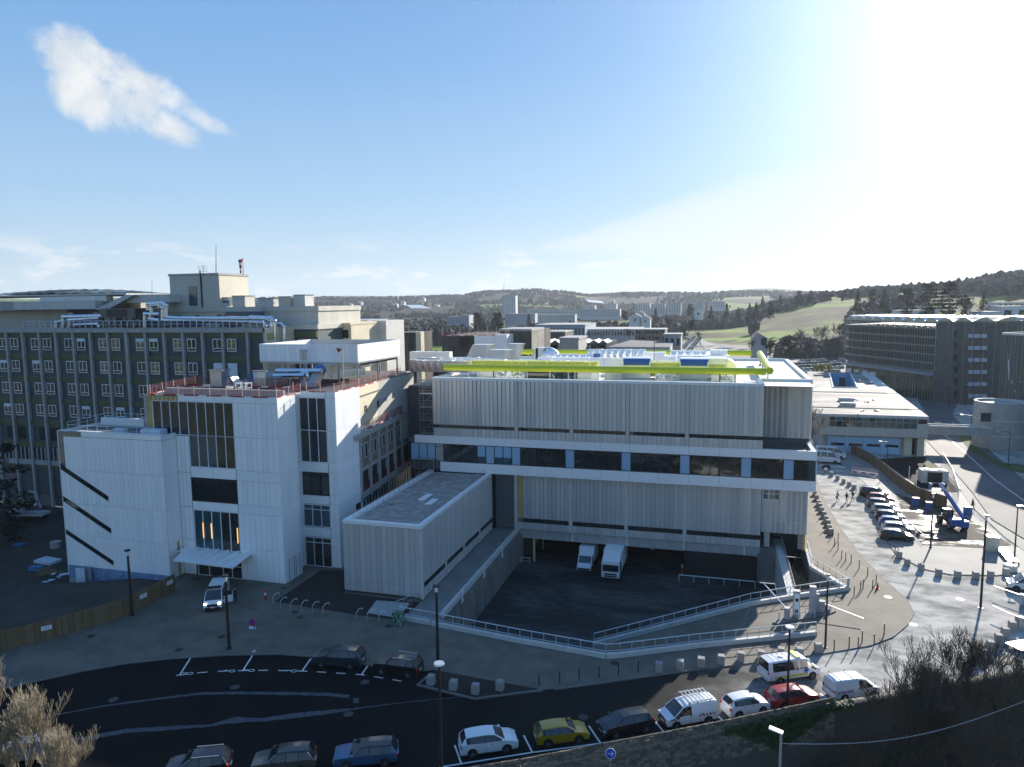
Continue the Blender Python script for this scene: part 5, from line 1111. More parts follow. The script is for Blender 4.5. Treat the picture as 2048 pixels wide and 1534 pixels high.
tag(part(MB().tube((-47.5, 84.5, 22), (-47.5, 84.5, 28.0), .06, .05, 6, BEIGE).poly([(-47.5, 84.5, 27.3), (-48.4, 84.4, 27.5), (-48.2, 84.5, 26.8)], REDP), 'flag_pole'), 'thin pole with a small torn red flag behind the right white tower', 'pole')
# foil ducts over the middle wing and the cowls on the front tower
t = thing('foil_duct', 'tall foil duct bending up behind the right white tower, the higher of two', 'duct', (-48, 85, 22))
g0, g1 = PYp(640, 740, 86), PYp(735, 724, 99)
mb = MB().beam(g0, g1, 1.5, 1.2, FOIL); part(mb, 'duct', t); part(MB().blob(g0, .9, .9, .8, BLUEF, 10, 6, 0).beam(g0, PYp(622, 778, 83.5), 1.1, 1.0, PINKF), 'elbow', t)
t = thing('foil_duct', 'lower foil duct with a curved mouth behind the right white tower', 'duct', (-48, 84, 22))
g0, g1 = PYp(610, 752, 85), PYp(725, 742, 94); part(MB().beam(g0, g1, 1.3, 1.0, FOIL), 'duct', t); part(MB().blob(g0, .9, .8, .8, FOIL, 10, 6, 0).beam(g0, PYp(608, 780, 84), .9, .9, PINKF), 'elbow', t)
for i, (px, lab) in enumerate(((437, 'square metal cowl on the front tower roof, left of two'), (524, 'square metal cowl on the front tower roof, right of two'))):
    g = PYp(px, 765, 80.5); tag(part(MB().box(g.x-.9, g.x+.9, 80, 81.6, 22.5, 24.6, DUCT).box(g.x-1.1, g.x+1.1, 79.8, 81.8, 24.6, 24.7, CONCD), 'vent_cowl'), lab, 'vent cowl')
g = PYp(466, 785, 77.5); mb = MB()
for k in range(8): a0, a1 = PI*k/8, PI*(k+1)/8; mb.poly([(g.x-.55*math.cos(a0)*1, 77, 23.0+1.2*math.sin(a0)), (g.x-.55*math.cos(a1), 77, 23.0+1.2*math.sin(a1)), (g.x-.55*math.cos(a1), 78.4, 23.0+1.2*math.sin(a1)), (g.x-.55*math.cos(a0), 78.4, 23.0+1.2*math.sin(a0))], FOIL)
mb.box(g.x-.55, g.x+.55, 77, 78.4, 22.4, 23.0, FOIL); tag(part(mb, 'duct_elbow'), 'curved foil duct elbow beside the white ladder cage on the front tower roof', 'duct')
g = PYp(487, 785, 75.5); mb = MB()
for z in (22.4, 23.0, 23.6): mb.beam((g.x-.7, 75, z), (g.x+.7, 75, z), .05, .05, FRAMEW).beam((g.x-.7, 76.2, z), (g.x+.7, 76.2, z), .05, .05, FRAMEW).beam((g.x-.7, 75, z), (g.x-.7, 76.2, z), .05, .05, FRAMEW).beam((g.x+.7, 75, z), (g.x+.7, 76.2, z), .05, .05, FRAMEW)
for x in (-.7, 0, .7):
    for y in (75, 76.2): mb.beam((g.x+x, y, 22.35), (g.x+x, y, 23.7), .06, .06, FRAMEW)
tag(part(mb, 'ladder_cage'), 'white tubular ladder cage on the front tower roof', 'ladder cage')
tag(part(MB().box(-63, -57, 82, 86, 22.3, 22.9, GALV).box(-61, -60, 83, 86, 22.9, 24, BLUEF).tube((-60, 84, 23.6), (-53, 84, 23.8), .3, .3, 8, FOIL).tube((-58, 85, 24.2), (-51, 85, 24.3), .35, .35, 8, FOIL), 'pipe_bundle'), 'dark bundle of foil pipes in the shade under the plant enclosure', 'pipes')
tag(part(MB().box(-66, -45.5, 80, 84, 22.2, 22.25, ROOFD).box(-66, -47, 84, 106, 22.1, 22.2, ROOFD).box(-66, -47, 84, 106, 12, 22.1, BEIGE2), 'roof_deck'), 'dark flat roof deck under the white plant enclosure', 'roof')
# ================================================================ RIGHT-HAND BUILDINGS
rn = random.Random(11)
Y1 = 166.0
Rb = thing('garage_building', 'flat roofed beige building with a glazed upper floor and pale blue garage doors', 'building', (33, 166, 0))
part(MB().box(22.5, 38.7, Y1+1.2, 190, 0, 3.9, CONC).box(22.4, 42.6, Y1+.2, 216, 3.9, 8.2, BEIGE2).box(22.4, 31, 216, 262, 3.9, 8.2, BEIGE2), 'wall_core', Rb)
rp = [(18.0, 140.0), (20.5, 166), (42.75, Y1), (49.8, 264), (30, 264), (20, 190)]
rp = [(20.2, Y1), (42.75, Y1), (49.8, 265), (30, 265)]
rmb = MB(); tess([rp, [(31.6, 217), (37.9, 217.5), (43.0, 261), (36.6, 260.5)]], 8.52, ROOFG, rmb); part(rmb, 'roof', Rb)
part(MB().prism([(40.9, 167), (42.7, 166.1), (49.7, 264.5), (46.5, 264.5)], 8.5, 8.56, CONCL).box(20.2, 42.75, Y1, Y1+.5, 8.0, 8.62, CONCL), 'roof_edge', Rb)
BW = M('blue_court_wall', (.22, .42, .58), .6, 0, .08)
cw = MB()
for a, b in (((31.6, 217), (36.6, 260.5)), ((36.6, 260.5), (43, 261)), ((43, 261), (37.9, 217.5)), ((37.9, 217.5), (31.6, 217))): cw.poly([(a[0], a[1], 3.5), (b[0], b[1], 3.5), (b[0], b[1], 8.52), (a[0], a[1], 8.52)], BW)
cw.poly([(31.6, 217, 3.6), (37.9, 217.5, 3.6), (43, 261, 3.6), (36.6, 260.5, 3.6)], CONC); part(cw, 'court_wall', Rb)
part(MB().beam((31.5, 217, 8.62), (36.5, 260.6, 8.62), .35, .25, FASC).beam((37.9, 217.4, 8.62), (43.1, 261, 8.62), .35, .25, FASC).beam((31.5, 217, 8.62), (38, 217.4, 8.62), .35, .25, FASC), 'court_coping', Rb)
part(MB().box(38.8, 40.6, 255, 255.2, 4.3, 7.6, GLASS), 'window', Rb)
glazing(Rb, (23.6, Y1-.02), (40.6, Y1-.02), [5.85, 7.1, 8.0], seq(0, 17, 13), M('grey_green_frame', (.25, .32, .30), .4), GLASSM, .1, .1, gms=lambda i, j: M('green_glass', (.06, .09, .08), .05, 0, .4, 1.5, spec=1) if i > 6 or rn.random() < .5 else GLASSM)
part(MB().box(40.9, 42.5, Y1-.03, Y1+.2, 7.0, 7.9, BLACK), 'window', Rb)
for i in range(15): part(boxmesh(1.32, .1, 1.75, BEIGE2), 'wall_panel', Rb, loc=(22.5+i*1.35, Y1-.02, 4.05))
for i in range(3): part(boxmesh(.95, .1, 1.2, BEIGE2), 'wall_panel', Rb, loc=(40.7+i*.65, Y1-.02+.01*i, 5.8))
GD = M('garage_blue', (.30, .50, .68), .5, 0, .05, .6)
for i in range(4):
    x0 = 24.0+i*3.55; o = part(MB().box(x0, x0+3.1, Y1+.95, Y1+1.1, .05, 3.6, GD), 'garage_door', Rb)
    for k in range(5): part(MB().box(x0, x0+3.1, Y1+.9, Y1+.96, .12+.7*k, .74+.7*k, GD), 'door_panel', o)
    part(MB().box(x0+.25, x0+2.85, Y1+.86, Y1+.9, 1.6, 2.15, GLASS), 'window', o)
    part(MB().box(x0-.4, x0, Y1+.8, Y1+1.2, 0, 3.8, M('garage_frame', (.36, .55, .70), .5)), 'door_frame', Rb)
part(MB().box(38.5, 40, Y1+.7, Y1+5, 0, 3.95, BEIGE).box(40.0, 41.0, Y1+3, Y1+5, 0, 3.95, DARK).box(41.0, 42.3, Y1+.5, Y1+5, 0, 3.95, BEIGE), 'pillar', Rb)
def at8(px, py): return G(px, py, 8.55)
for i, (px, py) in enumerate(((1695, 812), (1692, 802))):
    g = at8(px, py); g.y += 0; t = tag(part(MB().box(g.x-1.6, g.x+1.6, g.y-.9, g.y+.9, 8.5, 9.35, CONCL).box(g.x-1.3, g.x+1.3, g.y-.6, g.y+.6, 9.35, 9.4, GALV), 'roof_light'), ('front' if not i else 'rear')+' one of the two box rooflights on the flat roof with the blue courtyard', 'rooflight', 'box rooflights on the garage roof')
for i, (px, py) in enumerate(((1715, 830), (1726, 822), (1712, 800), (1733, 805), (1752, 822), (1745, 800))):
    g = at8(px, py); mb = MB()
    for k in range(5): mb.blob((g.x+U(-.4, .4), g.y+U(-.4, .4), 8.65), U(.12, .3), .2, .15, CONCD if k % 2 else FASC, 6, 4, .2)
    tag(part(mb, 'roof_debris'), ('small debris heap on the garage roof, '+('nearest its front edge', 'just behind the nearest heap', 'left of the long joint', 'right of the rooflights', 'near the right roof edge', 'at the far end of the joint')[i]), 'debris', 'debris heaps on the garage roof')
for y0, x0, x1 in ((176, 21, 43.3), (206, 23, 45.5)): tag(part(MB().box(x0, x1, y0, y0+.25, 8.5, 8.68, CONCD), 'roof_joint'), 'dark raised joint crossing the garage roof, the %s of two' % ('nearer' if y0 < 200 else 'farther'), 'roof joint')
# footbridge and round stair tower
Cy = thing('round_tower', 'round concrete stair tower with a flat rim beside the footbridge', 'tower', (61.2, 182, 0))
g0 = G(1955, 895); cxx, cyy, rr = 61.0, 182.0, 5.1
mbt = MB(); zc = ZH(1995, 806, Vector((cxx, cyy, 0)))
for z0, z1, r in ((0, 3.0, rr), (3.04, 6.4, rr), (6.44, zc, rr)): mbt.tube((cxx, cyy, z0), (cxx, cyy, z1), r, r, 40, CONC)
mbt.tube((cxx, cyy, 0), (cxx, cyy, zc-.5), rr-.04, rr-.04, 40, CONCD)
part(mbt, 'wall', Cy, smooth=True, angle=40)
rm = MB()
for k in range(40):
    a0, a1 = 2*PI*k/40, 2*PI*(k+1)/40; P = lambda a, r, z: (cxx+r*math.cos(a), cyy+r*math.sin(a), z)
    rm.poly([P(a0, rr-.5, zc+.5), P(a0, rr+.02, zc+.5), P(a1, rr+.02, zc+.5), P(a1, rr-.5, zc+.5)], CONCL).poly([P(a0, rr+.02, zc), P(a1, rr+.02, zc), P(a1, rr+.02, zc+.5), P(a0, rr+.02, zc+.5)], CONC).poly([P(a1, rr-.5, zc), P(a0, rr-.5, zc), P(a0, rr-.5, zc+.5), P(a1, rr-.5, zc+.5)], CONCL)
part(rm, 'rim', Cy)
for z in (3.0, 6.4): part(MB().tube((cxx, cyy, z-.12), (cxx, cyy, z+.12), rr+.06, rr+.06, 40, CONCL), 'band', Cy)
g = PYp(1972, 834, cyy-4.8); part(MB().box(g.x-.9, g.x+.9, cyy-5.0, cyy-4.4, g.z-1, g.z+.9, GLASS), 'window', Cy)
b0, b1 = G(1858, 848, 7.2), Vector((cxx-4.6, cyy+0, 7.2))
Br = thing('footbridge', 'level concrete footbridge joining the garage building to the round tower', 'bridge', (50, 175, 7))
zb_ = PYp(1900, 855, 172).z; part(MB().box(42.7, cxx-4.3, 173.5, 176.2, zb_-1.9, zb_-.2, CONC), 'deck', Br); part(MB().box(42.7, cxx-4.3, 173.3, 173.6, zb_-.2, zb_+.1, CONCL), 'parapet', Br)
part(MB().box(42.7, cxx-4.3, 175.9, 176.2, zb_-.2, zb_+.1, CONCL), 'parapet', Br)
# glass and mesh clad car-park tower with a wavy roof edge
WV = M('gilded_mesh', (.42, .40, .30), .45, .5, .15, 1.0); MESH = M('grey_mesh', (.13, .125, .11), .6, .3, .25, .9); FIN = M('champagne_fin', (.32, .31, .24), .45, .5, .1)
pa = Vector((46.9, 298, 0)); pb = Vector((67.0, 257, 0)); pc = Vector((112, 262, 0))
CPB = thing('mesh_clad_building', 'tall building wrapped in vertical metal mesh with a wavy roof edge', 'building', (60, 280, 0))
ztop = 26.0; zmid = 9.1
d = (pb-pa); L_ = d.length; d.normalize(); ow = Vector((d.y, -d.x, 0)); 
if ow.y > 0: ow = -ow
inner = [pa-ow*1.5, pb-ow*1.5, pb+Vector((20, 30, 0)), pa+Vector((20, 25, 0))]
part(MB().prism([(p.x, p.y) for p in inner], .1, ztop-2.2, M('deep_interior', (.03, .032, .03), .7)), 'wall_core', CPB)
for k in range(6):
    z = zmid+.6+k*2.75; q = [pa, pb, pb-ow*1.6, pa-ow*1.6]
    part(MB().prism([(p.x, p.y) for p in q][::(1 if ow.y < 0 else -1)], z-.25, z+.35, M('slab_edge_grey', (.20, .23, .22), .6)), 'floor_slab', CPB)
nf = 40
for i in range(nf+1):
    p = pa.lerp(pb, i/nf)+ow*.25; part(MB().beam((p.x, p.y, zmid), (p.x, p.y, ztop-.6), .09 if i % 4 else .18, .12, FIN, up=(0, 1, 0)), 'fin', CPB)
for i in range(nf+1):
    p = pa.lerp(pb, i/nf)+ow*.05; part(MB().beam((p.x, p.y, .2), (p.x, p.y, zmid-.5), .10, .10, GALVW if i % 8 == 0 else FIN, up=(0, 1, 0)), 'mullion', CPB)
hw = MB()
for k in range(20): z = zmid+.5+k*.82; hw.beam(pa+ow*.3+_z*z, pb+ow*.3+_z*z, .05, .05, FIN)
part(hw, 'mesh_rods', CPB)
part(MB().beam(pa+_z*(zmid-.2)+ow*.3, pb+_z*(zmid-.2)+ow*.3, .5, .9, M('grey_fascia', (.22, .25, .29), .5)), 'fascia', CPB)
part(MB().poly([pa-ow*.6+_z*.2, pb-ow*.6+_z*.2, pb-ow*.6+_z*(zmid-.5), pa-ow*.6+_z*(zmid-.5)], GLASSM), 'glass_wall', CPB)
mb = MB()
for i in range(10):
    p = pa.lerp(pb, (i+.15)/10)-ow*.52; p2 = pa.lerp(pb, (i+.75)/10)-ow*.52
    if i in (0, 1, 2, 3): mb.poly([p+_z*(4.6+.3*(i % 2)), p2+_z*(4.6), p2+_z*7.2, p+_z*7.0], M('bright_gap', (.6, .62, .58), .5))
part(mb, 'window', CPB)
# right flank: closed mesh wall, slightly curved
cur = [pb, Vector((71, 254.5, 0)), Vector((76, 253, 0)), Vector((82, 252.6, 0)), Vector((89, 253.2, 0)), Vector((97, 255, 0)), Vector((108, 259, 0)), Vector((122, 266, 0))]
mw = MB(); n = 0
for a, b in zip(cur, cur[1:]): mw.poly([a, b, b+_z*ztop, a+_z*ztop], MESH)
part(mw, 'mesh_wall', CPB)
acc = 0
for a, b in zip(cur, cur[1:]):
    m = max(2, int((b-a).length/1.0)); dd = (b-a).normalized(); o2 = Vector((dd.y, -dd.x, 0))
    for i in range(m): p = a.lerp(b, i/m)+o2*.12; part(MB().beam((p.x, p.y, 1), (p.x, p.y, ztop-.3), .07 if (i % 3) else .14, .1, FIN if i % 3 == 0 else MESH, up=(0, 1, 0)), 'fin', CPB)
for r in range(6):
    for c, off in enumerate((0, 3.2, 5.6)):
        g = PYp(1940+c*14, 672+r*24, 252.0); s = cur[3].lerp(cur[4], .1+off/9); mbb = MB().box(g.x-.8 if c else g.x-.5, g.x+.75, 251.7, 252.3, g.z-.55, g.z+.6, M('pale_opening', (.45, .50, .56), .5)); part(mbb, 'window', CPB)
    g = PYp(1912, 668+r*24, 252.0); part(MB().box(g.x-.35, g.x+.35, 252.0, 252.8, g.z-1.0, g.z+1.0, BLACK), 'window', CPB)
# wavy rooftop strips
allp = [pa, pb]+cur[1:]; wv = 0; s = 0
for a, b in zip(allp, allp[1:]):
    m = max(1, round((b-a).length/5.0)); dd = (b-a).normalized()
    for i in range(m):
        p = a.lerp(b, i/m); q = a.lerp(b, (i+1)/m); mb = MB(); st = 10
        for dep, rise in ((0, 1.15), (-6, 1.3), (-12, 1.3)):
            off = Vector((dd.y, -dd.x, 0))*dep if True else 0
            for k in range(st):
                f0, f1 = k/st, (k+1)/st; h0, h1 = math.sin(PI*f0)**2*rise, math.sin(PI*f1)**2*rise; u, v = p.lerp(q, f0)+off, p.lerp(q, f1)+off
                mb.poly([u+_z*(ztop-.5), v+_z*(ztop-.5), v+_z*(ztop+.1+h1), u+_z*(ztop+.1+h0)], WV)
                o3 = Vector((dd.y, -dd.x, 0))*-5.5; mb.poly([u+_z*(ztop+.1+h0), v+_z*(ztop+.1+h1), v+o3+_z*(ztop+.1+h1), u+o3+_z*(ztop+.1+h0)], WV if (k < 5) else DUCT)
        part(mb, 'roof_wave', CPB)
# nearer ribbed building at the right edge
rb_ = thing('ribbed_building', 'grey vertically ribbed building at the right edge of the picture', 'building', (70, 205, 0))
k0, k1, k2 = G(1993, 868), G(2075, 935), Vector((120, 240, 0)); k3 = PYp(1995, 668, k0.y)
zt2 = ZH(1997, 667, k0); k1 = Vector((k0.x+10.5, k0.y-46, 0))
gg = Vector((k0.x+28, k0.y-70, 0)); dd = (gg-k0).normalized(); nrib = 70
part(MB().prism([(k0.x, k0.y), (gg.x, gg.y), (gg.x+40, gg.y+20), (k0.x+40, k0.y+30)], 0, zt2-.2, MESH), 'wall', rb_)
o2 = Vector((dd.y, -dd.x, 0)); o2 = o2 if o2.x < 0 else -o2
for i in range(nrib): p = k0+dd*(i*1.05)+o2*.05; part(MB().beam((p.x, p.y, 2.5), (p.x, p.y, zt2-.4), .30, .22, M('rib_metal', (.20, .20, .19), .5, .4), up=(0, 1, 0)), 'rib', rb_)
part(MB().beam(k0+_z*(zt2), gg+_z*(zt2), .5, .5, CONCL).beam(k0+_z*(zt2), Vector((k0.x+40, k0.y+30, zt2)), .5, .5, CONCL), 'coping', rb_)
part(MB().beam(k0+o2*.1+_z*1.2, gg+o2*.1+_z*1.2, .3, 2.4, DARK), 'plinth', rb_)
for i in range(7): p = k0+dd*(2.5+i*1.3)+o2*.25; part(MB().beam((p.x, p.y, 10+U(0, 9)), (p.x+.5, p.y, 10+U(0, 9)), .2, .15, FASC), 'light_fitting', rb_)
# white buildings on the near hill behind the mesh building
def block(name, lab, px0, px1, pyt, pyb, Y, dp, mat, rows=0, cols=0, wm=None, group=None, cat='building'):
    a, b = PYp(px0, pyt, Y), PYp(px1, pyb, Y); t = thing(name, lab, cat, (a.x, Y, b.z), 0, group)
    x0, x1 = a.x, PYp(px1, pyt, Y).x; zt, z0 = a.z, b.z
    part(MB().box(x0, x1, Y, Y+dp, z0-6, zt, mat), 'wall', t); part(MB().box(x0-.2, x1+.2, Y-.2, Y+dp, zt, zt+.5, CONC), 'roof', t)
    if rows:
        wd, h = (x1-x0)/cols, (zt-z0)/rows; mm = boxmesh(round(wd*.5, 2), .15, round(h*.5, 2), wm or GLASS)
        for i in range(cols):
            for j in range(rows): part(mm, 'window', t, loc=(x0+wd*(i+.25), Y-.1, z0+h*(j+.3)))
    return t
WH = M('far_white', (.60, .62, .63), .7, 0, .05)
block('hill_building', 'low white building with two dark windows above the wavy roof', 1795, 1850, 622, 640, 560, 15, WH, 1, 3)
block('hill_building', 'small white upper block on the hill above the wavy roof', 1818, 1842, 612, 624, 600, 12, WH, 1, 4)
block('hill_building', 'flat pale building half hidden by trees on the hill', 1852, 1880, 617, 626, 640, 15, CONCL)
block('hill_building', 'white building with large dark panels at the right edge on the hill', 2002, 2060, 614, 645, 480, 20, WH, 1, 2)
block('hill_building', 'long white wall block left of the dark panelled building on the hill', 1962, 2003, 625, 645, 470, 20, WH)
block('hill_building', 'white battlemented upper block at the right edge on the hill', 1996, 2060, 606, 616, 560, 20, WH, 1, 6)
# middle distance blocks behind the long roof
G_ = thing('stained_concrete_block', 'dark stained concrete block with red guardrails and a white box in front', 'building', (-45, 160, 10))
a, b, c, dd_ = PYp(884, 672, 160), PYp(950, 672, 160), PYp(990, 675, 159.5), PYp(1014, 700, 159.5)
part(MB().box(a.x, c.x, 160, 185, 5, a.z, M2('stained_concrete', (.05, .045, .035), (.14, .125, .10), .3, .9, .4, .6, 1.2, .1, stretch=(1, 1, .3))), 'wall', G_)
part(MB().box(b.x, c.x, 159.5, 160.0, 5, a.z+.05, WHITE).box(c.x-.05, dd_.x, 159.5, 170, 5, a.z+.4, WHITE), 'white_box', G_)
guard('red mesh guardrail around the stained concrete block beyond the roof ducts', [(a.x, 160.2, a.z), (dd_.x-.5, 160.2, a.z), (dd_.x-.3, 172, a.z)], 2.2)
G2 = thing('concrete_block', 'tall stained concrete block with a sunlit right side beyond the roof ducts', 'building', (-25, 165, 10))
a, b, c = PYp(1000, 662, 165), PYp(1063, 662, 165), PYp(1088, 660, 165)
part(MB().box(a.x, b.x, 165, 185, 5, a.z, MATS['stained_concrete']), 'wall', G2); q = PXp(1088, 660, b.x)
e = b.x+.02; part(MB().box(b.x-.03, b.x+.03, 165.0, q.y, 5, a.z-.05, M2('sunlit_stained', (.24, .22, .18), (.36, .34, .30), .4, .9, .4, .6, 1.2, .1)), 'side_wall', G2)  # brighter copy of the stained concrete, with sunlight painted into its colours
part(MB().box(a.x-.3, b.x+.1, 164.8, q.y, a.z, a.z+.5, CONC), 'coping', G2)
tag(part(MB().box(PYp(785, 690, 170).x, PYp(835, 690, 170).x, 170, 180, 8, PYp(800, 665, 170).z, MATS['stained_concrete']).box(PYp(832, 690, 169.8).x, PYp(842, 690, 169.8).x, 169.8, 172, 8, PYp(832, 664, 169.8).z, BEIGE), 'low_block'), 'low brown concrete block with a rough pale column beside the plant enclosure', 'building')
# saw-tooth glazed hall
Z_ = thing('sawtooth_hall', 'dark glazed hall with a row of white pointed rooflights', 'hall', (0, 190, 5))
for i, (a, b) in enumerate(((1088, 1102), (1102, 1118), (1157, 1176), (1178, 1197), (1198, 1214))):
    x0, x1 = PYp(a, 690, 195).x, PYp(b, 690, 195).x; zt, z0 = PYp(a, 686, 195).z, PYp(a, 700, 195).z; zp = PYp(a, 680, 195).z; xm = (x0+x1)/2
    part(MB().box(x0, x1, 195, 215, z0-8, zt, M('hall_dark', (.03, .05, .055), .3)), 'wall', Z_)
    part(MB().poly([(x0, 195, zt), (x1, 195, zt), (xm, 195, zp)], GLASST).poly([(x1, 195, zt), (x1, 205, zt), (xm, 205, zp), (xm, 195, zp)], CONCL).poly([(x0, 205, zt), (x0, 195, zt), (xm, 195, zp), (xm, 205, zp)], GLASST), 'roof_light', Z_)
    for k in range(3): q = x0+(x1-x0)*(k+.5)/3; part(MB().box(q-.8, q+.8, 194.9, 195, z0, zt-.6, M('hall_window', (.40, .45, .43), .3)), 'window', Z_)
block('grey_box_building', 'plain grey box building in front of the pointed rooflights', 1119, 1157, 679, 702, 180, 12, CONC)
tag(part(MB().prism([(PYp(1215, 690, 190).x, 190), (PYp(1340, 690, 190).x, 190), (PYp(1335, 690, 190).x, 215), (PYp(1230, 690, 190).x, 225)], 2, PYp(1300, 694, 190).z, ROOFD, CONC), 'low_roof'), 'broad low dark roof right of the pointed rooflights', 'roof')
block('stair_block', 'grey concrete stair block with a dark doorway beyond the rear yellow pipe', 1328, 1362, 671, 700, 215, 8, CONC, 1, 3, BLACK)
block('warehouse', 'long blue-grey warehouse in the middle distance', 1070, 1170, 651, 678, 420, 40, M('bluegrey_clad', (.28, .34, .38), .6), 1, 14)
block('warehouse', 'long low pale warehouse right of the blue-grey one', 1170, 1275, 660, 676, 430, 40, CONC, 1, 18)
block('brick_building', 'low brown building with a blue front beside the green pitch', 1270, 1330, 660, 682, 400, 20, M('brown_brick', (.16, .12, .09), .9), 2, 9)
block('brick_building', 'dark brown flat block behind the tall stained concrete block', 1086, 1130, 665, 690, 330, 20, M('brown_dark', (.10, .085, .07), .9))
# concrete hut with a pitched roof
g = PYp(1537, 705, 330); hb = thing('gabled_house', 'grey gabled stone house with one dark window beyond the long roof', 'house', (g.x, 330, 0))
x0, x1 = PYp(1504, 690, 330).x, PYp(1535, 690, 330).x; ze, zp = PYp(1520, 676, 330).z, PYp(1515, 664, 330).z
part(MB().box(x0, x1, 330, 342, 0, ze, CONC), 'wall', hb); xm = (x0+x1)/2-1
part(MB().poly([(x0-.5, 329.5, ze), (xm, 329.5, zp), (xm, 343, zp), (x0-.5, 343, ze)], M('tile_roof', (.14, .11, .10), .9)).poly([(x1+.8, 329.5, ze-.6), (x1+.8, 343, ze-.6), (xm, 343, zp), (xm, 329.5, zp)], MATS['tile_roof']).poly([(x0, 330, ze), (x1, 330, ze), (xm, 330, zp-.1)], CONC), 'roof', hb)
g = PYp(1527, 684, 329.9); part(MB().box(g.x-1, g.x+1.2, 329.8, 330, g.z-1.5, g.z+1.8, BLACK), 'window', hb)
# far blocks of flats
FW1 = M('far_flat', (.40, .42, .44), .7, 0, .05); FW2 = M('far_flat_pale', (.52, .53, .52), .7, 0, .05)
def dist_block(lab, px0, px1, pyt, pyb, D, mat, rows, cols, dp=14):
    return block('apartment_block', lab, px0, px1, pyt, pyb, D, dp, mat, rows, cols, M('far_window', (.10, .13, .17), .4), 'blocks of flats in the valley')
dist_block('tall tower block standing alone in the valley under the wooded hill', 1004, 1031, 592, 629, 1250, FW2, 14, 6)
for i, (a, b, t_, bt, D, m, r, c, lab) in enumerate(((1010, 1070, 628, 650, 900, FW1, 6, 14, 'long slab of flats just right of the dark cedars'), (1070, 1150, 630, 648, 980, FW1, 6, 18, 'long slab of flats behind the second row, middle left'), (1052, 1160, 620, 630, 1150, FW2, 3, 20, 'pale slab of flats peeping over the long one'),
    (1160, 1240, 619, 632, 1150, FW1, 5, 16, 'row of flats in the middle of the valley'), (1210, 1233, 608, 622, 1250, FW2, 5, 5, 'pale square block of flats in the middle of the valley'), (1166, 1190, 611, 622, 1250, FW2, 4, 5, 'smaller pale block of flats left of the square one'),
    (1271, 1300, 607, 628, 1200, FW2, 8, 6, 'first white slab of the tight row of flats on the right'), (1302, 1330, 608, 626, 1220, FW2, 8, 6, 'second white slab of the tight row of flats'), (1332, 1362, 607, 624, 1240, FW2, 8, 6, 'third white slab of the tight row of flats'),
    (1388, 1408, 604, 622, 1250, FW2, 8, 5, 'white block of flats right of the tight row'), (1416, 1450, 604, 615, 1300, FW2, 5, 7, 'last pale block of flats towards the near hill'), (894, 920, 634, 648, 700, FW1, 5, 6, 'blue-grey flats left of the dark cedars'), (919, 938, 631, 652, 690, FW1, 6, 4, 'plain gable of flats left of the dark cedars'))): dist_block(lab, a, b, t_, bt, D, m, r, c)
def house(px, py, Y, wd, lab, wall=WH, roof=None):
    g = PYp(px, py, Y); r = roof or M('terracotta', (.20, .10, .07), .9); h = wd*.5; mb = MB().box(g.x-wd/2, g.x+wd/2, Y, Y+wd, g.z-4, g.z+h, wall); t = thing('house', lab, 'house', g, 0, 'small houses in the valley')
    part(mb, 'wall', t); z = g.z+h; part(MB().poly([(g.x-wd*.55, Y-.5, z), (g.x+wd*.55, Y-.5, z), (g.x, Y-.5, z+wd*.28)], wall).poly([(g.x-wd*.55, Y-.5, z), (g.x, Y-.5, z+wd*.28), (g.x, Y+wd, z+wd*.28), (g.x-wd*.55, Y+wd, z)], r).poly([(g.x+wd*.55, Y-.5, z), (g.x+wd*.55, Y+wd, z), (g.x, Y+wd, z+wd*.28), (g.x, Y-.5, z+wd*.28)], r), 'roof', t)
    part(MB().box(g.x-wd*.1, g.x+wd*.12, Y-.1, Y, g.z+h*.2, g.z+h*.7, GLASS), 'window', t)
for px, py, Y, wd, lab in ((1280, 636, 650, 8, 'white gabled house beside the round dark trees'), (1396, 631, 650, 7, 'pale house with a pitched roof by the cedars'), (1270, 645, 560, 9, 'small house on the edge of the green pitch'), (1290, 647, 560, 8, 'low house right of the pitch-side house'), ): house(px, py, Y, wd, lab)
for i, (px, py) in enumerate(((790, 612), (805, 608), (845, 600), (873, 614), (905, 616), (700, 612), (720, 608), (768, 616), (1320, 598), (1345, 601), (1362, 596), (1225, 604))):
    g = ('far left', 'left of the greenhouses', 'on the ridge above the greenhouses', 'right of the greenhouses', 'between the greenhouses and the tower block', 'below the wooded ridge on the left', 'near the left power pylon', 'just under the greenhouses', 'on the far fields above the tight row of flats', 'second on the far fields above the flats', 'third on the far fields above the flats', 'above the middle blocks of flats')[i]
    house(px, py, 1900+40*i, 12, 'tiny pale house '+g)
gh = thing('greenhouses', 'long shiny greenhouse roofs on the far slope', 'greenhouse', PYp(840, 615, 1750))
for i in range(9):
    a, b = PYp(814+i*3.2, 610, 1800), PYp(824+i*4.6, 616.5, 1700); part(MB().beam(a, b, 3.5, .6, FOILW), 'roof_span', gh)
gh = thing('greenhouses', 'shiny clustered glasshouse roofs above the middle blocks of flats', 'greenhouse', PYp(1180, 603, 1700))
for i in range(7):
    a, b = PYp(1173+i*4.5, 599.5+i*.4, 1800), PYp(1180+i*4.8, 604.5+i*.4, 1700); part(MB().beam(a, b, 5, .6, FOILW), 'roof_span', gh)
def pylon(px, py0, py1, Y, lab):
    a, b = PYp(px, py0, Y), PYp(px, py1, Y); mb = MB(); h = b.z-a.z
    for s in (-1, 1): mb.beam(a+Vector((s*h*.12, 0, 0)), b, .5, .5, GALV)
    for q in (.7, .82, .94): mb.beam(a.lerp(b, q)-Vector((h*.16, 0, 0)), a.lerp(b, q)+Vector((h*.16, 0, 0)), .5, .5, GALV)
    tag(part(mb, 'power_pylon'), lab, 'pylon')
pylon(727, 597, 583, 2700, 'faint electricity pylon on the left part of the far ridge'); 
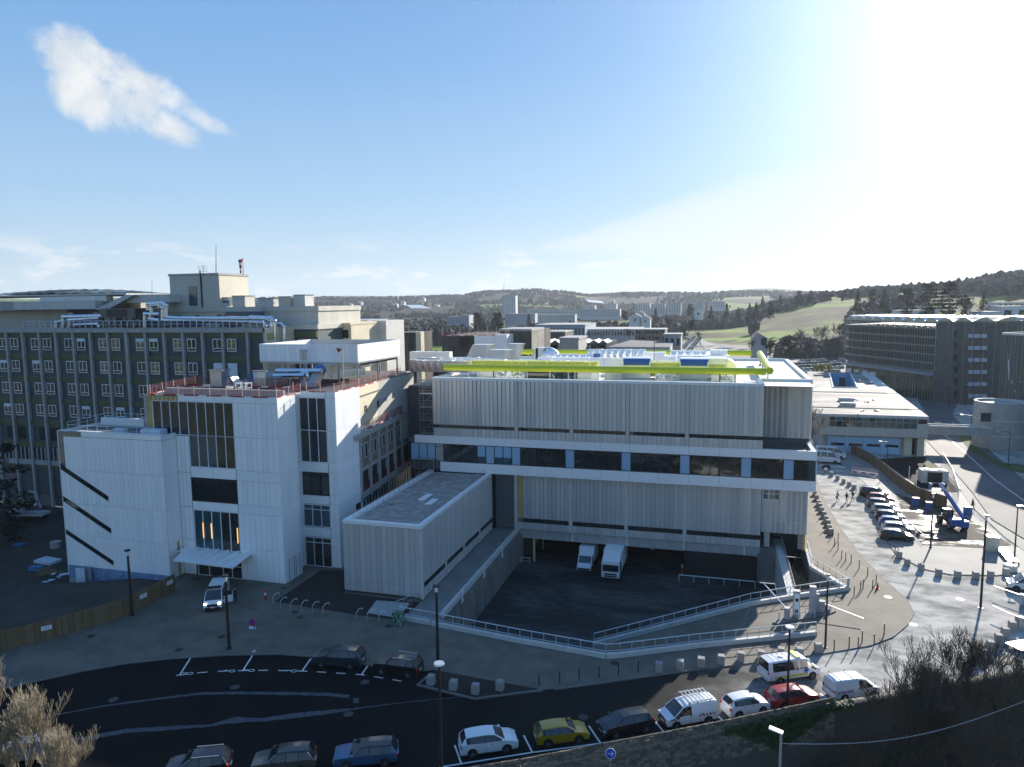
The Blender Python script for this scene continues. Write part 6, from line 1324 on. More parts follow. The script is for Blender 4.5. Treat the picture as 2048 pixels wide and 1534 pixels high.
a, b = PYp(1008, 583, 2750), PYp(1008, 567, 2750); tag(part(MB().beam(a, b, 2.2, 2.2, GALV), 'radio_mast'), 'thin radio mast on the highest wooded part of the far ridge', 'mast')
# green sports pitch
g0, g1, g2, g3 = G(1208, 660), G(1312, 660), G(1312, 652), G(1222, 653)
struct(MB().prism([(p.x, p.y) for p in (g0, g1, g2, g3)], 0, .3, M('bright_turf', (.16, .30, .03), .9, 0, .1, .05)), 'pitch')
g0, g1, g2, g3 = G(1440, 672), G(1530, 690), G(1538, 683), G(1450, 668); struct(MB().prism([(p.x, p.y) for p in (g0, g1, g2, g3)], 0, .25, PAVEC), 'path')
g0, g1, g2, g3 = G(1395, 678), G(1410, 700), G(1450, 700), G(1402, 678); struct(MB().prism([(p.x, p.y) for p in (g0, g1, g2, g3)], 0, .25, PAVEC), 'path')
# ================================================================ TREES
def leafmass(mb, c, rx, ry, rz, n, size, mat, rnd, shape=None):
    for i in range(n):
        while True:
            p = Vector((rnd.uniform(-1, 1), rnd.uniform(-1, 1), rnd.uniform(-1, 1)))
            if p.length <= 1: break
        p = Vector((c[0]+p.x*rx, c[1]+p.y*ry, c[2]+p.z*rz)); s = size*rnd.uniform(.6, 1.5)
        a = Vector((rnd.uniform(-1, 1), rnd.uniform(-1, 1), rnd.uniform(-.5, .5))).normalized()*s; b = Vector((rnd.uniform(-1, 1), rnd.uniform(-1, 1), rnd.uniform(-.6, .6))).normalized()*s
        mb.poly([p-a, p+b, p+a*.9, p-b*.8], mat)
def conifer(h, r, seed, mat=LEAFD, cedar=False, dens=1.0):
    rnd = random.Random(seed); tr = MB().tube((0, 0, 0), (0, 0, h*.95), h*.025, h*.006, 6, BARK); cr = MB()
    n = int(h/1.1); 
    for i in range(n):
        f = i/n; z = h*(.12+.86*f)
        if cedar:
            if i % 2 and f < .9: continue
            rr = r*(.55+.45*math.sin(PI*min(1, f*1.15)))*rnd.uniform(.7, 1.15) if f < .85 else r*.55
            for k in range(7):
                a = rnd.uniform(0, 2*PI); q = rr*rnd.uniform(.35, .95); leafmass(cr, (math.cos(a)*q, math.sin(a)*q, z), rr*.42, rr*.42, h*.045, int(26*dens), h*.022, mat, rnd)
                tr.tube((0, 0, z-.4), (math.cos(a)*q, math.sin(a)*q, z-.1), h*.006, h*.002, 4, BARK, False)
        else:
            rr = r*(1-f)**.8*rnd.uniform(.8, 1.15)+.3
            leafmass(cr, (rnd.uniform(-.2, .2), rnd.uniform(-.2, .2), z), rr, rr, h/n*.9, int(46*dens*(.3+rr/r)), h*.028, mat, rnd)
    return tr.mesh('trunk'), cr.mesh('crown')
def bare(h, spread, seed, levels=5, mat=BARK, tmat=None, up=.35, kids=(2, 4), r0=None, trunk=.25, fine=.012, sides=3, maxn=9000):
    """breadth-first branching, scaled so the finished tree is h metres tall"""
    rnd = random.Random(seed); S = []; Q = [(Vector((0, 0, 0)), Vector((0, 0, 1)), 1.0, 1.0, levels)]
    while Q and len(S) < maxn:
        p, d, ln, r, lv = Q.pop(0); q = p; rr = r
        for s in range(3):
            d2 = (d+Vector((rnd.uniform(-1, 1), rnd.uniform(-1, 1), rnd.uniform(-.4, .8)))*.15).normalized(); e = q+d2*(ln/3); r2 = rr*.85; S.append((q, e, rr, r2, lv))
            if lv > 0 and (s > 0 or lv < levels):
                for k in range(rnd.randint(*kids) if s == 2 else 1):
                    sd = Vector((rnd.uniform(-1, 1), rnd.uniform(-1, 1), rnd.uniform(-.3, .5)+up)).normalized(); Q.append((e, (d2*.7+sd*spread).normalized(), ln*rnd.uniform(.55, .82), r2*.58, lv-1))
            q, rr, d = e, r2, d2
    k = h/max(e.z for _, e, _, _, _ in S); R = r0 or h*.02; mb = MB(); tw = MB()
    for q, e, a, b2, lv in S: (mb if lv > levels-3 else tw).tube(q*k, e*k, max(fine, a*R), max(fine*.6, b2*R), 6 if lv >= levels-1 else sides, mat if lv > levels-3 else tmat or mat, False)
    return mb.mesh('trunk'), tw.mesh('crown')
def tree(name, label, meshes, loc, rz=0, sc=1, group=None):
    t = thing(name, label, 'tree', loc, rz, group); t.scale = (sc, sc, sc)
    for m, n in zip(meshes, ('trunk', 'crown')): part(m, n, t, world=False)
    return t
CON = [conifer(20, 5, s) for s in (1, 2)]; CED = [conifer(20, 6.5, s, cedar=True, dens=1.8) for s in (3, 4)]; BAR = [bare(13, .8, s, 4, TWIGM, TWIGM, r0=.28, fine=.045, maxn=2600) for s in (5, 6, 7)]
def gz(px, Y, base_py): g = PYp(px, base_py, Y); return g
far = [ # px, base py, top py, distance, kind, label
 (1525, 618, 591, 700, 'n', 'dark conifer at the left end of the hilltop row'), (1560, 618, 588, 700, 'n', 'dark conifer leaning into the hilltop clump'), (1598, 612, 583, 720, 'c', 'broad dark cedar in the hilltop clump'), (1621, 608, 579, 720, 'n', 'tallest pointed conifer of the hilltop clump'),
 (1660, 606, 588, 740, 'r', 'round topped dark tree pair on the grassy crest'), (1684, 606, 588, 740, 'r', 'second round topped dark tree on the grassy crest'),
 (1714, 628, 581, 520, 'n', 'slender dark conifer right of the grassy crest'), (1741, 628, 577, 520, 'n', 'tall twin topped conifer on the hill'), (1768, 630, 576, 520, 'n', 'tall narrow conifer right of the twin topped one'),
 (1812, 636, 577, 500, 'c', 'wide flat topped cedar above the wavy roof'), (1855, 640, 568, 500, 'c', 'spreading flat topped cedar, second above the wavy roof'), (1897, 640, 566, 500, 'c', 'tallest tiered cedar above the wavy roof'), (1965, 640, 582, 500, 'n', 'dark conifer behind the white hill building'), (1930, 640, 590, 480, 'r', 'rounded dark tree behind the white hill wall'),
 (955, 665, 626, 420, 'c', 'dark spreading cedar left of the tower block'), (995, 668, 627, 430, 'c', 'dark cedar just under the tower block'), (872, 678, 648, 380, 'n', 'dark conifer beside the red guardrailed block'), (1058, 655, 626, 600, 'n', 'pointed conifer in front of the long slab of flats'),
 (1250, 640, 622, 620, 'r', 'round dark tree beside the white gabled house'), (1311, 640, 616, 640, 'n', 'dark pine beside the tight row of flats'), (1263, 642, 626, 610, 'r', 'smaller round dark tree beside the white gabled house'), (1380, 632, 609, 700, 'c', 'low spreading cedar in front of the white flats'), (1422, 640, 611, 600, 'n', 'broad dark pine right of the white flats'), (1453, 640, 606, 600, 'n', 'tall dark conifer left of the pair'), (1499, 640, 605, 580, 'n', 'left conifer of the dark pair at the hill foot'), (1512, 640, 604, 580, 'n', 'right conifer of the dark pair at the hill foot'), (1476, 640, 613, 600, 'n', 'bushy dark conifer left of the pair'), (1540, 640, 601, 570, 'n', 'conifer just right of the dark pair'),
 (1575, 722, 672, 300, 'r', 'big dark evergreen tree behind the far end of the yellow pipe'), (1540, 715, 678, 300, 'r', 'dark evergreen in front of the gabled house'), (1500, 712, 676, 310, 'b', 'bare brownish tree left of the gabled house'), (1620, 725, 680, 300, 'b', 'reddish bare tree at the edge of the car park'), (1662, 720, 668, 320, 'b', 'bare tree left of the mesh clad building'), (1600, 700, 655, 340, 'b', 'bare tree behind the big dark evergreen'), (1640, 700, 648, 360, 'b', 'tall bare tree at the foot of the field'), (1680, 690, 645, 360, 'b', 'bare tree against the corner of the mesh building'), (1400, 690, 660, 380, 'b', 'bare tree beside the pale lane'), (1260, 685, 655, 380, 'b', 'bare tree in front of the brown building'), (1200, 672, 640, 500, 'b', 'bare tree between the flats and the warehouse'), (1150, 672, 640, 500, 'b', 'bare tree above the warehouse roof'), (1340, 668, 632, 520, 'b', 'large bare tree at the right end of the pitch'), (1375, 672, 634, 500, 'b', 'bare tree at the top of the field'), (1690, 806, 752, 275, 'y', ''),
]
RND = None
def roundtree(seed, mat=LEAFD):
    rnd = random.Random(seed); tr = MB().tube((0, 0, 0), (0, 0, 6), .35, .15, 6, BARK); cr = MB()
    for k in range(16):
        a = rnd.uniform(0, 2*PI); q = rnd.uniform(0, 3.4); z = rnd.uniform(4, 11); leafmass(cr, (math.cos(a)*q, math.sin(a)*q, z), 2.2, 2.2, 1.7, 60, .42, mat, rnd); tr.tube((0, 0, 3.5), (math.cos(a)*q, math.sin(a)*q, z), .1, .04, 4, BARK, False)
    return tr.mesh('trunk'), cr.mesh('crown')
RNDS = [roundtree(21), roundtree(22)]; YT = roundtree(23, LEAFY)
for i, (px, pb_, pt, Y, kd, lab) in enumerate(far):
    if kd == 'y': continue
    b = PYp(px, pb_, Y); tp = PYp(px, pt, Y); h = tp.z-b.z
    ms, bh, nm = {'n': (CON[i % 2], 20, 'conifer'), 'c': (CED[i % 2], 19, 'cedar'), 'r': (RNDS[i % 2], 12, 'evergreen_tree'), 'b': (BAR[i % 3], 13, 'bare_tree')}[kd]
    tree(nm, lab, ms, b, U(0, 6), h/bh, 'trees beyond the hospital')
for i, (px, py, lab) in enumerate(((1634, 748, 'leftmost of the three small yellow-leaved trees'), (1645, 748, 'middle one of the three small yellow-leaved trees'), (1659, 749, 'rightmost of the three small yellow-leaved trees'))):
    g = G(px, py); tree('yellow_tree', lab, YT, g, i, .42, 'small yellow trees by the car park')
# woods on the far slopes: one mass
rnd = random.Random(77); wd_ = MB(); wd2 = MB()
def wood(n, azr, rr, size, mats, mb, cond=None):
    c = 0; tries = 0
    while c < n and tries < n*8:
        tries += 1; az = rnd.uniform(*azr); r = rnd.uniform(*rr)
        x, y = r*math.sin(az), r*math.cos(az)
        dn = noise.noise(Vector((x/170, y/170, 5)))+.5*noise.noise(Vector((x/60, y/60, 8)))
        if cond and not cond(az, r, dn): continue
        z = terr(az, r); s = size*rnd.uniform(.6, 1.4); m = rnd.choice(mats); mb.blob((x, y, z+s*.7), s*.8, s*.8, s*1.1, m, 5, 3, .3, rnd); c += 1
        if rnd.random() < .4: mb.blob((x+s*.5, y, z+s*1.2), s*.5, s*.5, s*.8, m, 5, 3, .35, rnd)
WM_ = [TWIGM, M('wood_grey', (.038, .034, .030), .95, 0, .3, .1), M('wood_green', (.018, .028, .016), .95, 0, .3, .1), TWIGM]
wood(5200, (azpx(500), azpx(1720)), (1350, 2900), 6.0, WM_, wd_, lambda a, r, d: d > .02 or r > 2780)
wood(1500, (azpx(560), azpx(1260)), (520, 1350), 5.0, WM_, wd_, lambda a, r, d: d > -.05 and not (r > 850 and a > azpx(1000)))
wood(700, (azpx(1290), azpx(1520)), (700, 1300), 5.0, WM_, wd_, lambda a, r, d: d > -.1)
wood(1600, (azpx(1700), azpx(2200)), (500, 1250), 5.0, WM_, wd_, lambda a, r, d: d > -.12)
wood(500, (azpx(1400), azpx(1700)), (960, 1300), 4.5, WM_, wd_, lambda a, r, d: d > .12 or r > 1180)
wood(420, (azpx(1560), azpx(1720)), (440, 560), 3.0, WM_, wd_, lambda a, r, d: d > -.1)
wood(500, (azpx(620), azpx(1300)), (300, 520), 3.5, WM_, wd_, lambda a, r, d: d > .0 and not azpx(1000) < a < azpx(1330))
o = part(wd_, 'woodland', kind='stuff'); tag(o, 'leafless woods covering the far slopes and the valley floor', 'woods')
# ridge line trees, ragged against the sky
rl = MB()
for i in range(520):
    az = rnd.uniform(azpx(560), azpx(2100)); r = rnd.uniform(2780, 2900); s = rnd.uniform(4, 8); z = terr(az, r); rl.blob((r*math.sin(az), r*math.cos(az), z+s*.8), s*.55, s*.55, s*1.1, rnd.choice(WM_), 5, 3, .35, rnd)
for i in range(360):
    az = rnd.uniform(azpx(1720), azpx(2300)); r = rnd.uniform(1080, 1200); s = rnd.uniform(3.5, 7.5); z = terr(az, r); rl.blob((r*math.sin(az), r*math.cos(az), z+s*.8), s*.6, s*.6, s*1.15, rnd.choice(WM_), 5, 3, .35, rnd)
tag(part(rl, 'ridge_trees', kind='stuff'), 'ragged row of trees along the skyline', 'woods')
# near bare trees
nb = bare(12, .55, 31, 6, M('near_bark', (.035, .030, .024), .9), M('near_twig', (.075, .062, .045), .85), up=.45, r0=.15, fine=.014, maxn=15000)
nb2 = bare(12, .5, 32, 6, MATS['near_bark'], MATS['near_twig'], up=.5, r0=.14, fine=.014, maxn=15000)
for i, (px, py, dep, h, lab, ms) in enumerate(((1990, 1560, 40, 12.5, 'large bare tree rising over the stone wall at the right edge', nb), (1880, 1600, 38, 10.5, 'bare tree with fine twigs over the wall, left of the largest', nb2), (1790, 1600, 37, 11, 'lower bare bushy tree at the left end of the thicket', nb), (1840, 1570, 38, 12, 'bare bushy tree between the lower one and the large one', nb2), (1725, 1640, 36, 9, 'smallest bare bush at the left end of the thicket', nb2), (2090, 1560, 39, 12, 'bare tree cut by the right edge of the picture', nb2), (1935, 1680, 34, 10, 'bare tree in front of the thicket at the bottom edge', nb))):
    p = PD(px, py, dep); p.z = -3.9; k = dep/(PD(px, py, dep)-Vector((0, 0, EYE))).length; p = G(px, py, -3.9); tree('bare_tree', lab, ms, p, 1.3*i, h/12, 'bare trees in front of the stone wall')
lb_ = bare(11, .5, 41, 6, M('pale_bark', (.16, .13, .09), .9), M('pale_twig', (.30, .25, .17), .8), up=.8, r0=.13, fine=.014, maxn=15000)
for i, (px, py, z, h, lab) in enumerate(((60, 1640, 0, 9.5, 'pale upright bare tree at the bottom left corner'), (-60, 1600, 0, 11, 'pale bare tree cut by the left edge'), (150, 1660, 0, 7.5, 'lower pale bare tree right of the corner tree'))):
    tree('bare_tree', lab, lb_, G(px, py, z), 2.1*i, h/11, 'pale bare trees at the bottom left')
dk = conifer(15, 6, 51, cedar=True, dens=1.6)
for i, (px, py, z, h, lab) in enumerate(((-5, 1060, -1.7, 13.5, 'dark cedar in the shade at the left edge'), (-70, 1120, -1.7, 13, 'second dark cedar further out at the left edge'), (30, 1085, -1.7, 4.5, 'low dark bush beside the flatbed truck'))):
    tree('cedar', lab, dk, G(px, py, z), i, h/14.5, 'dark cedars at the left edge')
g = G(1652, 925); tree('bare_tree', 'bare tree against the wall of the garage building', bare(9, .8, 61, 5, BARKL, BARKL, r0=.18, fine=.03, maxn=4000), Vector((19.2, 160, 0)), 0, 1.25)
# ivy, wall-top growth, thicket and pit shrubs
rnd = random.Random(9)
iv = MB(); WD = [Vector(p) for p in WALLP]
def wallpt(px): 
    for a, b, xa, xb in ((WD[i], WD[i+1], x0, x1) for i, (x0, x1) in enumerate(zip((820, 1040, 1224, 1340, 1452, 1560, 1666, 1810, 2048), (1040, 1224, 1340, 1452, 1560, 1666, 1810, 2048, 2260)))):
        if px <= xb: return a.lerp(b, (px-xa)/(xb-xa))
    return WD[-1]
for i in range(5200):
    px = rnd.gauss(1570, 55); p = wallpt(max(1450, min(1700, px))); q = rnd.random()**1.6; leafsz = rnd.uniform(.06, .13)
    hang = 2.6*q*max(.15, 1-abs(px-1560)/110); c = p+Vector((rnd.uniform(-.15, .35) if q < .1 else .1, -.35-.15*rnd.random() if q > .1 else rnd.uniform(-.4, .4), rnd.uniform(0, .45)*(1-q)-hang))
    leafmass(iv, c, .05, .05, .05, 1, leafsz, LEAFM, rnd)
tag(part(iv, 'ivy', kind='stuff'), 'dark green ivy spilling over the stone wall below the parked cars', 'ivy')
th = MB(); TW2 = MATS['near_twig']; DT = M('dry_grass', (.10, .085, .045), .9, 0, .3)
for i in range(9000):
    p = G(rnd.uniform(1640, 2150), rnd.uniform(1440, 1900), -3.9); a = p+Vector((0, 0, rnd.uniform(0, 3.6))); d = Vector((rnd.uniform(-1, 1), rnd.uniform(-.7, .7), rnd.uniform(.1, .9)))*rnd.uniform(.3, .9)
    th.tube(a, a+d, .013, .006, 3, TW2 if i % 5 else DT, False)
for i in range(11000):
    px = rnd.uniform(1610, 2240); p = wallpt(px)+Vector((rnd.uniform(-.5, .5), -rnd.uniform(.3, 3.2), 0)); a = Vector((p.x, p.y, rnd.uniform(-3.9, 1.1-.5*rnd.random()))); d = Vector((rnd.uniform(-.8, .8), rnd.uniform(-.5, .5), rnd.uniform(.1, .9)))*rnd.uniform(.3, 1.0)
    if px < 1760 and a.z > -3.9+(px-1600)/160*4.6: continue
    th.tube(a, a+d, .014, .006, 3, TW2 if i % 4 else DT, False)
tag(part(th, 'thicket', kind='stuff'), 'dense tangle of bare twigs below the wall at the bottom right', 'thicket')
wg_ = MB()
for i in range(3600):
    px = rnd.uniform(900, 2100); p = wallpt(px)+Vector((rnd.uniform(-.1, .1), rnd.uniform(-.28, .28), -.02)); h = rnd.uniform(.03, .14)
    wg_.poly([p, p+Vector((.03, 0, 0)), p+Vector((rnd.uniform(-.05, .05), rnd.uniform(-.05, .05), h))], M('wall_moss', (.20, .18, .05), .9, 0, .4, 3))
tag(part(wg_, 'wall_moss', kind='stuff'), 'tufts of moss and dry grass on top of the stone wall', 'moss')
ps = MB()
for i in range(1800):
    x, y = rnd.uniform(9.2, 12.8), rnd.uniform(83.5, 100); a = Vector((x, y, -2.4)); 
    if x > 9.4+3.6*(1-abs(y-87)/13): continue
    d = Vector((rnd.uniform(-.5, .5), rnd.uniform(-.5, .5), rnd.uniform(.3, 1.1))); ps.tube(a+Vector((0, 0, rnd.uniform(0, .4))), a+d, .02, .008, 3, BARKL, False)
tag(part(ps, 'shrubs', kind='stuff'), 'dry leafless shrubs filling the sunken planting pit', 'shrubs')
gr = MB()
for i in range(260):
    p = G(rnd.uniform(785, 808), rnd.uniform(1240, 1253), .1); leafmass(gr, p+Vector((0, 0, rnd.uniform(0, 1.1))), .15, .15, .1, 1, .12, M('fresh_green', (.05, .16, .03), .6), rnd)
g = G(797, 1252, .1); t = thing('shrub', 'green leafy shrub with pale stalks at the left end of the long railing', 'shrub', g); part(gr, 'foliage', t)
mb = MB()
for i in range(9): mb.beam(g+Vector((U(-.5, .5), U(-.3, .3), 0)), g+Vector((U(-.7, .7), U(-.4, .4), 1.1)), .05, .05, OPQ)
part(mb, 'stalk', t)
# ================================================================ STONE WALL
rnd = random.Random(13)
SW = thing('stone_wall', 'old rubble stone retaining wall with a mossy rounded top along the street', 'wall', WALLP[2])
STM = [M('wall_stone_%d' % i, c, .9, 0, .25, 3, .5, 20) for i, c in enumerate(((.17, .145, .11), (.13, .115, .09), (.21, .18, .14), (.10, .09, .075)))]
cap = MB(); core = MB()
stones = []; more = MB()
for i, (a, b) in enumerate(zip(WALLP, WALLP[1:])):
    a = Vector(a); b = Vector(b); d = (b-a); ln = d.length; d.normalize(); nn = Vector((d.y, -d.x, 0))   # towards the viewer
    core.prism([tuple(p.xy) for p in (a-nn*.25, a+nn*.22, b+nn*.22, b-nn*.25)], -3.9, .82, M('mortar', (.09, .08, .065), .95))
    for k in range(max(1, int(ln/.7))):
        n = max(1, int(ln/.7)); p, q = a.lerp(b, k/n), a.lerp(b, (k+1)/n-.01)
        mb = MB(); pr = [(-.30, .80), (-.30, .92), (-.12, 1.0), (.12, 1.0), (.30, .92), (.30, .80)]; o_ = U(-.015, .015)
        for (s0, z0), (s1, z1) in zip(pr, pr[1:]): mb.poly([p+nn*s0+_z*(z0+o_-.9), p+nn*s1+_z*(z1+o_-.9), q+nn*s1+_z*(z1+o_-.9), q+nn*s0+_z*(z0+o_-.9)][::-1], STM[2])
        for e in (p, q): mb.poly([e+nn*s+_z*(z+o_-.9) for s, z in pr], STM[2])
        part(mb, 'coping_stone', SW)
    if i > 5: continue
    rows = 15; z = .78
    for r in range(rows):
        h = rnd.uniform(.17, .27); x = rnd.uniform(-.2, 0)
        while x < ln:
            wd = rnd.uniform(.28, .62); x0, x1 = max(0, x), min(ln, x+wd); x += wd
            if x1-x0 < .1: continue
            j = [rnd.uniform(-.02, .02) for _ in range(8)]; o_ = rnd.uniform(.01, .07)
            P = lambda s, zz, out: a+d*s+nn*(.22+out)+_z*zz
            v = [P(x0+.02+j[0], z-h+.015+j[1], o_), P(x1-.02+j[2], z-h+.015+j[3], o_), P(x1-.02+j[4], z-.01+j[5], o_), P(x0+.02+j[6], z-.01+j[7], o_)]
            c = sum(v, Vector())/4; v2_ = [c+(q-c)*1.06-nn*(o_+.05) for q in v]
            stones.append((r*.5+abs(c.x+10)*.2, v, v2_, rnd.choice(STM)))
        z -= h
        if z < -3: break
stones.sort(key=lambda s: s[0])
def stone(mb, v, w2, m):
    mb.poly(v, m)
    for k in range(4): mb.poly([v[k], w2[k], w2[(k+1) % 4], v[(k+1) % 4]], m)
for k, (_, v, w2, m) in enumerate(stones):
    if k < 230: mb = MB(); stone(mb, v, w2, m); part(mb, 'stone', SW)
    else: stone(more, v, w2, m)
part(core, 'wall_core', SW); part(more, 'stonework', SW, kind='stuff')
# ================================================================ WOODEN FENCES
def plank_fence(lab, pts, h, z0=0, pw=.21, cap_=False, step=None):
    t = thing('wooden_fence', lab, 'fence', pts[0])
    for a, b in zip(pts, pts[1:]):
        a = Vector(a); b = Vector(b); ln = (b-a).length; d = (b-a)/ln; n = max(1, round(ln/pw)); an = math.atan2(d.y, d.x)
        for i in range(n):
            p = a+d*(ln*i/n); hh = h+U(-.05, .05); part(boxmesh(round(ln/n-.012, 3), .03+.01*(i % 3), round(hh, 1), WOOD[rn.randrange(3)]), 'plank', t, loc=(p.x, p.y, p.z+z0), rz=an)
        mb = MB(); s = Vector((-d.y, d.x, 0))*.08
        for z in (.4, h*.55, h-.3): mb.beam(a+s+_z*z, b+s+_z*z, .06, .09, WOOD[2])
        for i in range(int(ln/2)+1): q = a+d*min(ln, 2*i)+s*1.6; mb.beam(q-_z*.5, q+_z*(h-.1), .1, .1, WOOD[0])
        part(mb, 'fence_frame', t)
    return t
hF = 2.0
fp = [Vector((p.x, p.y, .06)) for p in FEN]
plank_fence('long vertical board site fence curving in front of the debris at the left', fp, hF)
def textmesh(s, size, mat, ext=.004):
    cu = bpy.data.curves.new('t', 'FONT'); cu.body = s; cu.size = size; cu.extrude = ext; cu.align_x = 'CENTER'; cu.align_y = 'CENTER'
    o = bpy.data.objects.new('t', cu); COL.objects.link(o); dg = bpy.context.evaluated_depsgraph_get(); me = bpy.data.meshes.new_from_object(o.evaluated_get(dg)); bpy.data.objects.remove(o)
    me.materials.clear(); me.materials.append(mat); return me
LBL = M('sign_blue', (.02, .06, .35), .5)
tx = textmesh('STS', .34, LBL)
for i, (px, py, lab) in enumerate(((95, 1246, 'small white sign with blue letters on the left part of the long board fence'), (287, 1184, 'small white sign on the long board fence beside the dark lamp post'), (340, 1160, 'small white sign at the right end of the long board fence'))):
    k = (0, 1, 4, 4)[i+1] if False else (1, 3, 4)[i]; a, b = fp[k], fp[k+1]; d = (b-a).normalized(); an = math.atan2(d.y, d.x); xr_ = (px-{1: 0, 3: 240, 4: 300}[k])/{1: 95, 3: 60, 4: 52}[k]; p = a.lerp(b, xr_)+Vector((d.y, -d.x, 0))*.06
    t = thing('fence_sign', lab, 'sign', (p.x, p.y, 1.35), an, 'small signs on the board fence'); part(MB().box(-.45, .45, -.02, .01, -.22, .22, FRAMEW), 'board', t, world=False)
    o = part(tx, 'lettering', t, world=False, loc=(0, -.024, 0)); o.rotation_euler = (PI/2, 0, 0)
f2 = [G(1656, 880), G(1668, 893), G(1700, 905), G(1740, 927), G(1758, 940), G(1800, 976), G(1835, 1000), G(1893, 1019)]
plank_fence('brown board site fence running from the white vans past the parked cars', f2, 2.1, 0, .3)
# ================================================================ RAILINGS OF THE DELIVERY YARD
r2 = [G(x, y, .1) for x, y in ((800, 1238), (862, 1249))]; r2b = [G(x, y, .1) for x, y in ((864, 1250), (1040, 1285), (1212, 1316), (1240, 1314), (1400, 1294), (1632, 1270))]
PL = (.38, .42, CONCL)
railing('yard_railing', 'galvanised railing on a pale plinth along the street side of the sunken yard', r2b, 1.35, 1.25, GALVW, PL, mid=1, pr=.03, wd=.06)
railing('yard_railing', 'short galvanised railing across the end of the walkway by the green shrub', r2, 1.35, 1.25, GALVW, PL, mid=1, pr=.03, wd=.06)
railing('yard_railing', 'galvanised railing between the ramp and the sunken yard', [(-12.1, 72.65, -3.5), (-3.9, 75.85, -1.7), (4, 78.9, .1), (9.4, 82.6, .12), (15.0, 86.1, .12)], 1.35, 1.25, GALVW, (.36, .4, CONCL), mid=1, pr=.03, wd=.06)
railing('yard_railing', 'railing round the street side of the sunken planting pit', [(15.0, 86.1, .12), (11.75, 92.5, .12), (11.95, 99, .12)], 1.25, 1.25, GALV, (.5, .2, CONCL), mid=1, pr=.03, wd=.05)
railing('yard_railing', 'thin railing on the wall between the yard and the planting pit', [(8.9, 82.6, .16), (8.9, 101, .16)], 1.1, 1.3, GALV, mid=1, pr=.02, wd=.04)
railing('yard_railing', 'low rail in front of the black shutter in the yard', [(-4.4, 96.2, YZ), (5.4, 96.2, YZ)], .9, 1.9, GALVW, mid=0, wd=.1)
railing('yard_railing', 'low rail in the dark corner left of the yellow post', [(-27, 97.4, YZ), (-25.6, 97.4, YZ)], .9, 1.4, GALVW, mid=1, wd=.08)
railing('walkway_railing', 'railing on the left of the walkway beside the annex corner', [(-33.2, 66.8, .13), (-31.4, 70.6, .13)], 1.1, 1.2, GALV, mid=1, pr=.02, wd=.05)
railing('walkway_railing', 'thin railing on the parapet between walkway and yard', [(-27.5, 67.8, .55), (-27.5, 97, .55)], .75, 2.6, GALV, mid=0, pr=.02, wd=.035)
railing('ledge_railing', 'short railing at the sunlit right end of the ribbon floor ledge', [(12.15, 97.8, 13.7), (12.15, 104.5, 13.7)], 1.0, 1.3, GALV, mid=1, pr=.015, wd=.04)
for i, (px, py) in enumerate(((1004, 1104), (968, 1143), (924, 1192))):       # crossed wall fittings along the walkway wall
    p = PXp(px, py, -27.2); t = thing('wall_fitting', 'white X-shaped fitting on the walkway wall above the yard, %s' % ('farthest of three', 'middle of three', 'nearest of three')[i], 'fitting', p, 0, 'white fittings on the walkway wall')
    part(MB().beam(p+Vector((.05, -.25, -.75)), p+Vector((.05, .25, .75)), .1, .1, FRAMEW, up=(1, 0, 0)).beam(p+Vector((.05, .25, -.75)), p+Vector((.05, -.25, .75)), .1, .1, FRAMEW, up=(1, 0, 0)), 'cross', t)
# ================================================================ STREET FURNITURE
def lamp(lab, px, py, h, r=.10, head='disc', mat=None, z=0.0, arm=(0, 0)):
    mat = mat or M('lamp_brown', (.030, .026, .022), .5, .3); g = G(px, py, z); t = thing('street_lamp', lab, 'lamp', g, 0, 'street lamps'); P = lambda *a: g+Vector(a)
    part(MB().tube(P(0, 0, 0), P(0, 0, h), r, r*.65, 10, mat).tube(P(0, 0, 0), P(0, 0, .05), r*2, r*2, 10, mat), 'pole', t, smooth=True, angle=40)
    if head == 'disc': part(MB().tube(P(0, 0, h), P(0, 0, h+.06), .16, .36, 16, mat).tube(P(0, 0, h+.06), P(0, 0, h+.16), .38, .34, 16, GALVW), 'lamp_head', t)
    elif head == 'cap': part(MB().tube(P(0, 0, h-.55), P(0, 0, h-.08), r*.9, r*.9, 10, FRAMEW).tube(P(0, 0, h-.05), P(0, 0, h+.07), r*2.0, r*2.0, 12, mat), 'lamp_head', t)
    else:
        e = P(arm[0], arm[1], h+.1); part(MB().beam(P(0, 0, h), e, .07, .07, mat), 'arm', t); part(MB().beam(e-Vector((.1, .0, 0)), e+Vector((arm[0] or .5, arm[1], 0)).normalized()*0+Vector((.65 if arm[0] >= 0 else -.65, .1, .02)), .32, .1, GALVW), 'lamp_head', t)
    return t
lamp('dark lamp post between the annex corner and the black parked SUVs', 876, 1325, 7.35, .16, 'cap', z=.1)
lamp('dark lamp post right in front of the white ambulance at the entrance', 458.7, 1297, 7.3, .16, 'cap', z=.1)
lamp('dark lamp post standing against the board fence at the left', 264.2, 1230, 7.2, .16, 'cap', z=.1)
lamp('thin dark lamp post beside the barrier machines', 1650.5, 1295, 7.2, .11, 'cap', z=.1)
lamp('dark lamp post at the lower right corner of the parked car row', 1861, 1096, 7.4, .12, 'cap')
lamp('tall lamp post on the dusty square, nearest the pale sandy box', 1961, 1216, 10.2, .13, 'cap')
lamp('thin tapering post right of the pale sandy box', 2029, 1112, 6.5, .10, 'none')
lamp('street lamp with a round flat head in the dark street below the planting bed', 884, 1580, 9.0, .12, 'disc')
lamp('street lamp with a looped head in front of the ambulance van', 1574, 1422, 7.0, .11, 'disc')
lamp('slim lamp in front of the blue garage doors', 1773, 950, 6.3, .08, 'arm', arm=(-.9, 0))
lamp('slim lamp under the footbridge beside the road', 1940, 890, 6.8, .08, 'arm', arm=(-1.6, 0))
